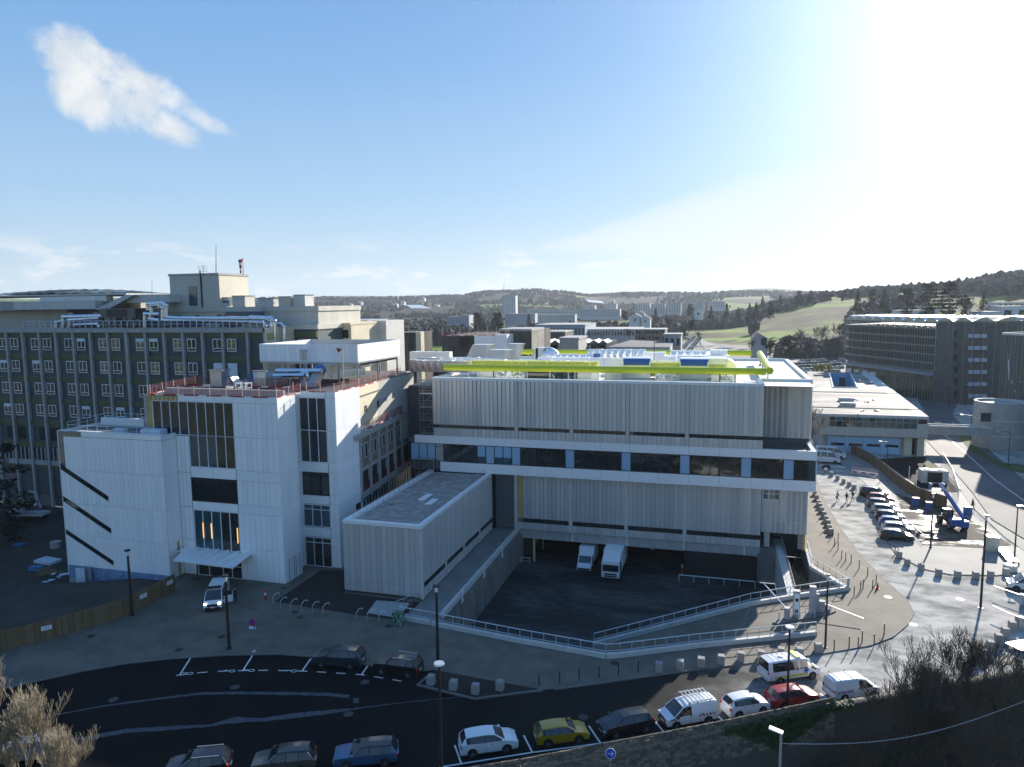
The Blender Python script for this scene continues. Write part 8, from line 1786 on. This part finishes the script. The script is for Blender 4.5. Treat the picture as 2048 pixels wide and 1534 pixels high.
car('white parked hatchback facing right, nearest the round headed lamp', 'hatch', (4.35, 1.80, 1.55), WP, (942, 1516), (1018, 1505.5), cat='car')
car('ochre yellow parked hatchback facing right', 'hatch', (4.05, 1.75, 1.43), YP, (1092.4, 1495.7), (1162.7, 1487))
car('black parked hatchback facing left between the ochre car and the racked van', 'hatch', (4.3, 1.78, 1.46), BP, (1291.3, 1465.5), (1231.3, 1478))
v1 = car('white panel van facing left with a steel roof rack and red chevrons', 'smallvan', (4.45, 1.86, 1.82), WP, (1418, 1448), (1355, 1459.7), cat='van')
car('small white boxy hatchback facing right with its rear to the racked van', 'hatch', (3.7, 1.66, 1.56), WP, (1473.6, 1439), (1530, 1428))
car('dark red parked hatchback facing right behind the ivy', 'hatch', (4.2, 1.74, 1.45), RP, (1562, 1421), (1629, 1411))
v2c = car('white panel van facing right with two roof bars, by the wall', 'smallvan', (4.25, 1.83, 1.80), WP, (1685.4, 1405), (1745, 1397), cat='van')
v3 = car('white and yellow ambulance van facing right with a blue star on its side', 'van', (5.1, 1.96, 1.97), WP, (1558.8, 1368), (1621, 1359), group='ambulances', cat='ambulance')
car('dark SUV facing left in the bay, rear one with its red tail light showing', 'suv', (4.7, 1.88, 1.72), DKB, (702, 1339.4), (640.2, 1335.5), group='dark cars in the kerbside bays', rails=False)
car('black SUV with roof rails facing left in the last bay by the planting bed', 'suv', (4.35, 1.85, 1.66), BP, (820, 1358), (758, 1349), group='dark cars in the kerbside bays', rails=True)
car('steel blue saloon with a black roof driving left at the bottom edge', 'suv', (4.6, 1.86, 1.50), BLP, (779, 1533), (683, 1541), group='cars at the bottom edge', roofmat=BP)
car('brown-grey SUV at the bottom edge, left of the steel blue car', 'suv', (4.4, 1.85, 1.62), BR, (612, 1548), (517, 1556), group='cars at the bottom edge', roofmat=BP)
car('dark SUV at the bottom edge, leftmost of the three dark cars there', 'suv', (4.4, 1.85, 1.62), BP, (438, 1558), (345, 1567), group='cars at the bottom edge', rails=True)
car('silver car half hidden behind the pale twigs at the bottom left', 'hatch', (4.3, 1.8, 1.5), SIL, (95, 1522), (5, 1532), group='cars at the bottom edge')
# ambulance at the entrance: nose to the viewer
a, b = G(445, 1172, .1), G(427, 1212, .1); ang_ = math.atan2((b-a).y, (b-a).x); cc = G(434, 1205, .1)
v0 = build_car('ambulance', 'white ambulance with its front door open facing the viewer by the entrance canopy', 'van', 5.4, 1.98, 2.15, WP, cc, ang_, 'ambulances', cat='ambulance', lights=True)
SB = M('star_blue', (.02, .10, .45), .4)
def star(mb, c, u, v, r):
    for k in range(3): a_ = k*PI/3; dd_ = u*math.cos(a_)+v*math.sin(a_); mb.beam(c-dd_*r, c+dd_*r, r*.45, .012, SB, up=tuple(u.cross(v)))
mb = MB(); star(mb, Vector((2.15, 0, 1.09)), Vector((1, 0, -.35)).normalized(), Vector((0, 1, 0)), .3); part(mb, 'star_emblem', v0, world=False)
part(MB().box(.9, 1.25, -.75, .75, 2.13, 2.3, DARK), 'roof_light_bar', v0, world=False); part(MB().box(-2.3, -2.1, -.85, .85, 2.13, 2.36, BLACK), 'roof_vent', v0, world=False)
part(MB().beam((1.35, .98, 1.05), (.95, 1.85, 1.05), .05, 1.3, WP).beam((1.35, .99, 1.45), (.97, 1.80, 1.45), .07, .5, CGLS), 'open_door', v0, world=False)
mb = MB(); sgn = -1
for s in (-1, 1): star(mb, Vector((1.05, s*.985, .95)), Vector((1, 0, 0)), Vector((0, 0, 1)), .27)
part(mb, 'star_emblem', v3, world=False)
YS = M('amb_yellow', (.55, .55, .12), .4)
for s in (-1, 1): part(MB().box(-2.0, 1.2, s*.983, s*.99, .5, .74, YS), 'yellow_stripe', v3, world=False)
part(MB().box(.3, .75, -.6, .7, 1.96, 2.03, YS).tube((-.9, 0, 1.97), (-.9, 0, 2.05), .2, .2, 12, FRAMEW), 'roof_vent', v3, world=False)
part(MB().box(-2.46, -2.45, -.62, -.05, 1.2, 1.75, CGLS).box(-2.46, -2.45, .05, .62, 1.2, 1.75, CGLS), 'rear_window', v3, world=False)
mb = MB()
for k in range(6): mb.beam((-1.9+.5*k, -.7, 1.98), (-1.9+.5*k, .7, 1.98), .03, .02, GALV)
part(mb, 'roof_ribs', v3, world=False)
def chev(v, W_, xs, z, H_):
    for s in (-1, 1):
        for k, x in enumerate(xs): mb = MB().poly([(x, s*(W_/2+.012), z), (x+.14, s*(W_/2+.012), z), (x+.26, s*(W_/2+.012), z+.17), (x+.12, s*(W_/2+.012), z+.17)][::s], TOE[0] if k % 2 == 0 else BLACK); part(mb, 'chevron', v, world=False)
chev(v1, 1.86, [-1.9, -1.6, -1.3, -1.0, -.7, 1.5, 1.75], .80, 1.8); chev(v2c, 1.83, [-1.9, -1.6, -1.3, -1.0, -.7, 1.5], .80, 1.8)
mb = MB()
for k in range(5): y = -.6+.3*k; mb.poly([(-2.128, y, .75), (-2.128, y+.12, .75), (-2.128, y+.22, .95), (-2.128, y+.1, .95)], TOE[0]).poly([(-2.128, y, .75), (-2.128, y+.12, .75), (-2.128, y+.22, .95), (-2.128, y+.1, .95)][::-1], TOE[0])
part(mb, 'rear_chevrons', v2c, world=False)
mb = MB()
for s in (-1, 1): mb.beam((-1.75, s*.78, 2.02), (.45, s*.78, 2.02), .06, .06, GALVW)
for k in range(7): x = -1.7+.33*k; mb.beam((x, -.85, 2.04), (x, .85, 2.04), .07, .05, GALVW)
for x in (-1.5, -.4, .3):
    for s in (-1, 1): mb.beam((x, s*.72, 1.78), (x, s*.78, 2.02), .05, .05, BLACK)
part(mb, 'roof_rack', v1, world=False)
mb = MB()
for x in (-1.6, -.1): mb.beam((x, -.82, 1.9), (x, .82, 1.9), .06, .04, BLACK).beam((x, -.8, 1.78), (x, -.8, 1.9), .05, .05, BLACK).beam((x, .8, 1.78), (x, .8, 1.9), .05, .05, BLACK)
part(mb, 'roof_bar', v2c, world=False)
tm = textmesh('ENGIE', .18, M('logo_grey', (.25, .06, .05), .5))
# cars in the sunny row
RG = 'cars parked nose to the fence in the sunny square'
a, b = G(1769.8, 1081), G(1814.7, 1085.5); hd = math.atan2((b-a).y, (b-a).x)
for i, (px, py, kind, dm, pm, lab) in enumerate(((1750, 996, 'suv', (4.6, 1.85, 1.7), BP, 'dark SUV at the far end of the sunny row of parked cars'), (1762, 1006, 'hatch', (4.0, 1.75, 1.45), RP, 'red hatchback, second from the far end of the sunny row'), (1764, 1018, 'hatch', (4.2, 1.78, 1.46), GRY, 'dark grey hatchback, third from the far end of the sunny row'), (1773, 1030, 'hatch', (4.1, 1.76, 1.45), SIL, 'silver hatchback, fourth from the far end of the sunny row'), (1781, 1043, 'hatch', (4.1, 1.76, 1.45), BP, 'black hatchback in the middle of the sunny row'), (1790, 1056, 'hatch', (4.1, 1.76, 1.45), BLU, 'bright blue hatchback, third from the near end of the sunny row'), (1797, 1068, 'hatch', (4.2, 1.76, 1.45), SIL, 'silver hatchback, second from the near end of the sunny row'), (1794, 1083, 'hatch', (4.3, 1.80, 1.47), BP, 'dark car at the near end of the sunny row'))):
    g = G(px, py); g = g+Vector((-math.sin(hd), math.cos(hd), 0))*.9; build_car('hatchback_car' if kind == 'hatch' else 'suv_car', lab, kind, *dm, pm, g, hd+.02*(i-4), RG)
for i, (px, py, lab) in enumerate(((1650, 927, 'white minibus van near the brown board fence, nearer of two'), (1662, 918, 'white minibus van near the brown board fence, farther of two'))): build_car('van', lab, 'van', 5.9, 2.05, 2.5, WP, G(px, py)+Vector((0, 1, 0)), rad(-4), 'white vans by the brown fence', cat='van')
build_car('hatchback_car', 'light grey car driving away under the footbridge with its brake lights on', 'hatch', 4.3, 1.8, 1.5, SIL, G(1874, 854), rad(78), 'cars on the road')
build_car('panel_van', 'white van cut by the right edge on the dusty road', 'smallvan', 4.6, 1.9, 1.9, WP, G(2062, 1182), rad(170), 'cars on the road', cat='van')
build_car('hatchback_car', 'pale car parked beside the road by the mesh clad building', 'hatch', 4.3, 1.8, 1.5, SIL, G(1815, 778), rad(10), 'cars on the road')
# box vans and lorry in the yard (nose to the viewer = -Y)
def boxvan(label, loc, rz, L_, W_, H_, cabL, cabH, name='box_van', lorry=False, box=WHITE2, cat='truck'):
    t = thing(name, label, cat, loc, rz, 'trucks in the yard'); x0 = L_/2; w2 = W_/2; zf = .55
    cb = MB(); cw_ = w2*.97 if lorry else w2*.93
    if lorry:
        cb.box(x0-cabL, x0-.05, -cw_, cw_, .45, 1.25, WP).poly([(x0-.05, -cw_, 1.25), (x0-.05, cw_, 1.25), (x0-.25, cw_, 2.35), (x0-.25, -cw_, 2.35)], WP)
        cb.box(x0-cabL, x0-.26, -cw_, cw_, 1.25, cabH, WP).poly([(x0-.26, -cw_, cabH), (x0-.26, cw_, cabH), (x0-cabL, cw_*.95, H_-.1), (x0-cabL, -cw_*.95, H_-.1)], WP)
        part(cb, 'cab', t, world=False); part(MB().poly([(x0-.03, -cw_*.92, 1.32), (x0-.03, cw_*.92, 1.32), (x0-.22, cw_*.9, 2.2), (x0-.22, -cw_*.9, 2.2)], CGLS), 'windscreen', t, world=False)
        for z in (.55, .85): part(MB().box(x0-.05, x0-.02, -cw_*.7, cw_*.7, z, z+.2, BLACK), 'grille', t, world=False)
        for s in (-1, 1): part(MB().box(x0-.06, x0-.01, s*cw_*.7, s*cw_*.95, .5, .72, LAMPW), 'headlight', t, world=False); part(MB().box(x0-.4, x0-.3, s*(cw_+.05), s*(cw_+.25), 1.5, 2.2, BLACK), 'wing_mirror', t, world=False)
    else:
        pr = [(x0, .45), (x0, .85), (x0-.75, 1.2), (x0-1.35, cabH), (x0-cabL, cabH), (x0-cabL, .45)]
        for (a_, za_), (b_, zb2) in zip(pr, pr[1:]): cb.poly([(a_, -cw_, za_), (a_, cw_, za_), (b_, cw_*.98, zb2), (b_, -cw_*.98, zb2)], WP)
        for s in (-1, 1): cb.poly([(p[0], s*cw_, p[1]) for p in pr][::s], WP)
        part(cb, 'cab', t, world=False); part(MB().poly([(x0-.77, -cw_*.88, 1.26), (x0-.77, cw_*.88, 1.26), (x0-1.3, cw_*.85, cabH-.08), (x0-1.3, -cw_*.85, cabH-.08)], CGLS), 'windscreen', t, world=False)
        part(MB().box(x0-.02, x0+.02, -cw_*.85, cw_*.85, .5, .78, BLACK).box(x0-.02, x0+.03, -cw_*.95, cw_*.95, .3, .48, BLACK), 'grille', t, world=False)
        for s in (-1, 1): part(MB().box(x0-.3, x0+.01, s*cw_*.78, s*cw_*.98, .72, .92, LAMPW), 'headlight', t, world=False); part(MB().box(x0-1.1, x0-.95, s*(cw_+.02), s*(cw_+.28), 1.3, 1.6, BLACK), 'wing_mirror', t, world=False)
    for s in (-1, 1): part(MB().box(x0-1.7, x0-1.0, s*(cw_-.005), s*(cw_+.006), 1.3, cabH-.2, CGLS), 'side_window', t, world=False)
    bm = MB().box(-x0, x0-cabL-.05, -w2, w2, .9, H_, box); part(bm, 'box_body', t, world=False)
    part(MB().box(-x0-.02, -x0, -w2+.1, w2-.1, 1.0, H_-.9, GRY).box(-x0-.03, -x0, -w2, w2, .9, 1.0, BLACK), 'tail_lift', t, world=False)
    part(MB().box(-x0+.8, -x0+.83, w2, w2+.015, 1.1, H_-.4, BLACK).box(-x0+1.9, -x0+1.93, w2, w2+.015, 1.1, H_-.4, BLACK).box(-x0+.8, -x0+1.93, w2, w2+.015, H_-.43, H_-.4, BLACK).box(-x0+.8, -x0+.83, -w2-.015, -w2, 1.1, H_-.4, BLACK).box(-x0+1.9, -x0+1.93, -w2-.015, -w2, 1.1, H_-.4, BLACK), 'side_door', t, world=False)
    part(MB().box(-x0, x0-.3, -.4, .4, .5, .9, BLACK), 'chassis', t, world=False)
    r = .48 if lorry else .36
    for x in (x0-1.1, -x0+1.3):
        for s in (-1, 1): o = part(MB().tube((x, s*(w2-.3), r), (x, s*(w2-.02), r), r, r, 16, RUB), 'wheel', t, world=False); part(MB().tube((x, s*(w2-.05), r), (x, s*(w2-.005), r), r*.5, r*.5, 12, RIM), 'rim', o, world=False)
    return t
boxvan('white box van with a black bumper reversed under the building, left of the lorry', G(1171, 1147, YZ)+Vector((-.2, 3.0, 0)), rad(-91), 6.2, 2.15, 3.1, 2.1, 2.2)
boxvan('white lorry with a wind deflector reversed under the building, right of the box van', G(1225, 1161, YZ)+Vector((-.2, 3.6, 0)), rad(-91), 7.8, 2.5, 3.65, 1.9, 2.6, 'lorry', True)
boxvan('small white box van seen from behind below the walkway', G(984, 1170, YZ)+Vector((.0, 2.6, 0)), rad(90), 5.2, 2.1, 3.0, 1.7, 2.0, box=PW)
# flatbed truck on the site at the left
g = G(58, 1040, -1.7); t = thing('flatbed_truck', 'small white tipper truck in the shade at the far left', 'truck', g, rad(195)); L_ = 6
part(MB().box(1.2, 2.9, -.95, .95, .5, 1.3, WP).poly([(2.9, -.95, 1.3), (2.9, .95, 1.3), (2.3, .9, 2.2), (2.3, -.9, 2.2)], WP).box(1.2, 2.3, -.95, .95, 1.3, 2.25, WP), 'cab', t, world=False)
part(MB().poly([(2.91, -.85, 1.35), (2.91, .85, 1.35), (2.36, .82, 2.12), (2.36, -.82, 2.12)], CGLS), 'windscreen', t, world=False)
for s in (-1, 1): part(MB().box(1.4, 2.2, s*.95, s*.96, 1.35, 2.0, CGLS), 'side_window', t, world=False); part(MB().box(-3, 1.1, s*.93, s*1.0, .95, 1.35, WP), 'side_board', t, world=False)
part(MB().box(-3, 1.1, -.95, .95, .85, .95, GALV).box(-3.05, -3, -.95, .95, .95, 1.35, WP).box(-2.9, 1.2, -.4, .4, .5, .85, BLACK), 'bed', t, world=False)
for x in (2.2, -1.9):
    for s in (-1, 1): part(MB().tube((x, s*.7, .38), (x, s*.93, .38), .38, .38, 14, RUB), 'wheel', t, world=False)
tag(part(MB().beam((g.x+1, g.y+1.5, 0), (g.x+.4, g.y+1.2, 2.8), .3, .25, PW).beam((g.x+.4, g.y+1.2, 2.8), (g.x-.6, g.y+.8, 2.9), .25, .2, PW), 'loader_arm'), 'pale hydraulic arm behind the tipper truck', 'crane arm')
# telehandler
g = G(1903, 1053); TB = paint('machine_blue', (.01, .09, .36), .1, .4); t = thing('telehandler', 'blue telescopic handler with its boom raised away from the viewer on the muddy ground', 'telehandler', g, rad(100))
part(MB().box(-2.3, 2.0, -.55, .55, .7, 1.4, BLACK).box(-2.5, -1.2, -.5, 1.15, .8, 1.7, TB), 'chassis', t, world=False)
part(MB().box(-.9, .7, .15, 1.15, .9, 1.5, BLACK).box(-.8, .6, .2, 1.1, 1.5, 2.5, CGLS).box(-.85, .65, .15, 1.15, 2.5, 2.6, BLACK), 'cab', t, world=False)
part(MB().beam((-2.2, -.45, 1.9), (3.2, -.45, 4.3), .38, .45, TB).beam((2.8, -.45, 4.1), (5.2, -.45, 5.1), .28, .34, TB), 'boom', t, world=False)
part(MB().beam((5.1, -.9, 4.3), (5.1, .2, 4.3), .1, .1, BLACK).box(5.1, 6.2, -1.3, .6, 4.0, 4.1, GALV).box(5.15, 6.2, -1.3, -1.25, 4.1, 5.0, TB).box(5.15, 6.2, .55, .6, 4.1, 5.0, TB), 'work_platform', t, world=False)
part(MB().box(-2.75, -1.9, -1.0, .1, .7, 1.6, TB), 'counterweight', t, world=False)
for x in (-1.6, 1.5):
    for s in (-1, 1): o = part(MB().tube((x, s*.75, .6), (x, s*1.2, .6), .6, .6, 16, RUB), 'wheel', t, world=False); part(MB().tube((x, s*1.1, .6), (x, s*1.22, .6), .3, .3, 12, GALV), 'rim', o, world=False)
# motorcycle-like dark machine near the white vans
g = G(1652, 938); tag(part(MB().tube(g+Vector((-.5, 0, .3)), g+Vector((-.5, .1, .3)), .3, .3, 12, RUB).tube(g+Vector((.6, 0, .3)), g+Vector((.6, .1, .3)), .3, .3, 12, RUB).box(g.x-.4, g.x+.5, g.y-.05, g.y+.15, .4, .8, BLACK).beam(g+Vector((.5, 0, .5)), g+Vector((.35, 0, 1.05)), .06, .06, GALV).beam(g+Vector((.35, -.3, 1.05)), g+Vector((.35, .35, 1.05)), .04, .04, BLACK), 'motorcycle'), 'dark motorcycle parked near the white vans', 'motorcycle')
# ---- far car park: simple shared car bodies, rows of individual cars
def tinycar(pm):
    mb = MB(); L_, W_, H_ = 4.3, 1.76, 1.45
    mb.box(-L_/2, L_/2, -W_/2, W_/2, .25, .82, pm); a = [(-1.9, .82), (-1.5, 1.38), (.3, 1.42), (1.2, .82)]
    for (x0, z0), (x1, z1) in zip(a, a[1:]): mb.poly([(x0, -.75, z0), (x0, .75, z0), (x1, .68, z1), (x1, -.68, z1)][::-1], CGLS if (x0, x1) != (-1.5, .3) else pm)
    for s in (-1, 1): mb.poly([(p[0], s*(.75 if p[1] < 1 else .68), p[1]) for p in a][::-s], CGLS)
    for x in (-1.3, 1.3):
        for s in (-1, 1): mb.tube((x, s*.7, .3), (x, s*.9, .3), .3, .3, 8, RUB)
    return mb.mesh('small_car')
TC = [(tinycar(p), n) for p, n in ((WP, 'white'), (BP, 'black'), (SIL, 'silver'), (GRY, 'dark grey'), (BLU, 'blue'), (RP, 'red'), (BR, 'brown'))]
rnd = random.Random(99); tot = 0
def tiny(g, a, where):
    global tot
    m, n = rnd.choices(TC, (5, 5, 5, 4, 2, 1, 1))[0]; o = bpy.data.objects.new('parked_car', m); COL.objects.link(o); o.location = (g.x, g.y, .05); o.rotation_euler = (0, 0, a)
    tag(o, 'small %s car %s' % (n, where), 'car', '%s cars %s' % (n, where)); tot += 1
for rw, (x0, y0, x1, y1) in zip(('nearest', 'second', 'third', 'fourth', 'farthest'), ((1562, 752, 1684, 744), (1566, 744, 1684, 737), (1575, 737, 1684, 730), (1585, 731, 1686, 725), (1600, 725, 1686, 719))):
    p, q = G(x0, y0), G(x1, y1); n = int((q-p).length/2.6)
    for i in range(n):
        if rnd.random() < .88: tiny(p.lerp(q, (i+.5)/n), math.atan2((q-p).y, (q-p).x)+PI/2+rnd.uniform(-.03, .03), 'in the %s packed row of the far car park' % rw)
for rw, (x0, y0, x1, y1) in zip(('right side of the pale lane', 'left side of the pale lane', 'lane by the stair block', 'strip behind the rear yellow pipe', 'lane under the field'), ((1380, 700, 1400, 676), (1364, 698, 1388, 675), (1335, 690, 1375, 668), (1440, 706, 1560, 712), (1340, 667, 1385, 682))):
    p, q = G(x0, y0), G(x1, y1); n = int((q-p).length/5.0); n = min(n, 16)
    for i in range(n): tiny(p.lerp(q, (i+.5)/n), math.atan2((q-p).y, (q-p).x)+PI/2, 'parked on the '+rw)
# ================================================================ PEOPLE
def person(label, px, py, z, face, top, legs, h=1.72, bag=None, walk=.35, zpt=None, arms=(0.25, -.25), hat=None):
    k = h/1.75; V = {}
    pts = dict(pelvis=(0, 0, .95), waist=(0, 0, 1.12), chest=(.02, 0, 1.36), neck=(.03, 0, 1.52), headb=(.04, 0, 1.60), head=(.05, 0, 1.70),
      hl=(0, .10, .92), kl=(walk*.55, .10, .50), al=(walk*.75-.05, .10, .09), tl=(walk*.75+.12, .10, .04), hr=(0, -.10, .92), kr=(-walk*.25, -.10, .49), ar=(-walk*1.0, -.10, .12), tr=(-walk*1.0+.14, -.10, .04),
      sl=(.01, .19, 1.42), el=(-arms[0]*.5, .24, 1.14), wl=(arms[0]*.3, .26, .90), fl=(arms[0]*.5+.02, .26, .82), sr=(.01, -.19, 1.42), er=(-arms[1]*.5, -.24, 1.14), wr=(arms[1]*.6, -.26, .90), fr=(arms[1]*.7+.02, -.26, .82))
    rad_ = dict(pelvis=.15, waist=.14, chest=.165, neck=.062, headb=.085, head=.10, hl=.09, kl=.062, al=.045, tl=.035, hr=.09, kr=.062, ar=.045, tr=.035, sl=.07, el=.05, wl=.036, fl=.035, sr=.07, er=.05, wr=.036, fr=.035)
    E_ = 'pelvis waist,waist chest,chest neck,neck headb,headb head,pelvis hl,hl kl,kl al,al tl,pelvis hr,hr kr,kr ar,ar tr,chest sl,sl el,el wl,wl fl,chest sr,sr er,er wr,wr fr'
    names = list(pts); me = bpy.data.meshes.new('body'); me.from_pydata([Vector(pts[n])*k for n in names], [tuple(names.index(q) for q in e.split()) for e in E_.split(',')], [])
    o = bpy.data.objects.new('tmp', me); COL.objects.link(o); sm_ = o.modifiers.new('s', 'SKIN'); o.modifiers.new('u', 'SUBSURF').levels = 1
    for i, n in enumerate(names): me.skin_vertices[0].data[i].radius = (rad_[n]*k*(1.0), rad_[n]*k*(1.15 if n in ('chest', 'waist', 'pelvis') else 1)); 
    me.skin_vertices[0].data[0].use_root = True
    dg = bpy.context.evaluated_depsgraph_get(); bm_ = bpy.data.meshes.new_from_object(o.evaluated_get(dg)); bpy.data.objects.remove(o)
    bm_.materials.clear()
    for m in (SKIN, top, legs, BLACK): bm_.materials.append(m)
    for p in bm_.polygons:
        c = p.center/k; arm_ = abs(c.y) > .17
        p.material_index = 0 if c.z > 1.50 else (3 if c.z < .10 else (0 if (arm_ and c.z < .90) else (1 if c.z > .93 or arm_ else 2))); p.use_smooth = True
    g = zpt or G(px, py, z); t = thing('person', label, 'person', g, face); part(bm_, 'body', t, world=False)
    part(MB().blob(Vector((.03, 0, 1.74))*k, .105*k, .10*k, .085*k, hat or M('dark_hair', (.02, .015, .012), .8), 8, 5, .03), 'hair', t, world=False, smooth=True)
    if bag: part(MB().blob(Vector((.1, -.27, .68))*k, .13, .09, .2, bag, 8, 5, .08), 'bag', t, world=False, smooth=True)
    return t
JK = [M('pale_jacket', (.28, .32, .30), .8), M('black_jacket', (.02, .02, .022), .8), M('dark_trousers', (.025, .027, .035), .85), M('navy_coat', (.02, .025, .04), .8)]
person('person in a pale jacket walking in the sunny square, left of the three walkers', 1675, 1003, 0, rad(200), JK[0], JK[2], 1.75, JK[1])
person('person in black walking in the sunny square, middle of the three walkers', 1693, 1005, 0, rad(210), JK[1], JK[2], 1.7)
person('person in a long dark coat, right of the three walkers in the square', 1705, 1002, 0, rad(200), JK[3], JK[3], 1.78)
person('person in dark clothes carrying a white bag along the footway behind the blue machine', 1945, 1020, .09, rad(120), JK[1], JK[2], 1.75, FRAMEW)
person('person in dark clothes standing beside the open door of the entrance ambulance', 472, 1205, .1, rad(180), JK[1], JK[2], 1.78, None, .08)
# ================================================================ AIR
hb_ = MB().box(-4200, 4200, -400, 4200, -8, 190, WHITE); ho = part(hb_, 'haze', kind='stuff'); tag(ho, 'pale winter haze over the valley', 'haze')
hm = bpy.data.materials.new('haze'); hm.use_nodes = True; tt = hm.node_tree; tt.nodes.clear(); on = tt.nodes.new('ShaderNodeOutputMaterial'); pv_ = tt.nodes.new('ShaderNodeVolumePrincipled')
pv_.inputs['Color'].default_value = (.80, .88, 1, 1); pv_.inputs['Density'].default_value = HAZE; pv_.inputs['Anisotropy'].default_value = .3; tt.links.new(pv_.outputs[0], on.inputs['Volume'])
ho.data.materials.clear(); ho.data.materials.append(hm)
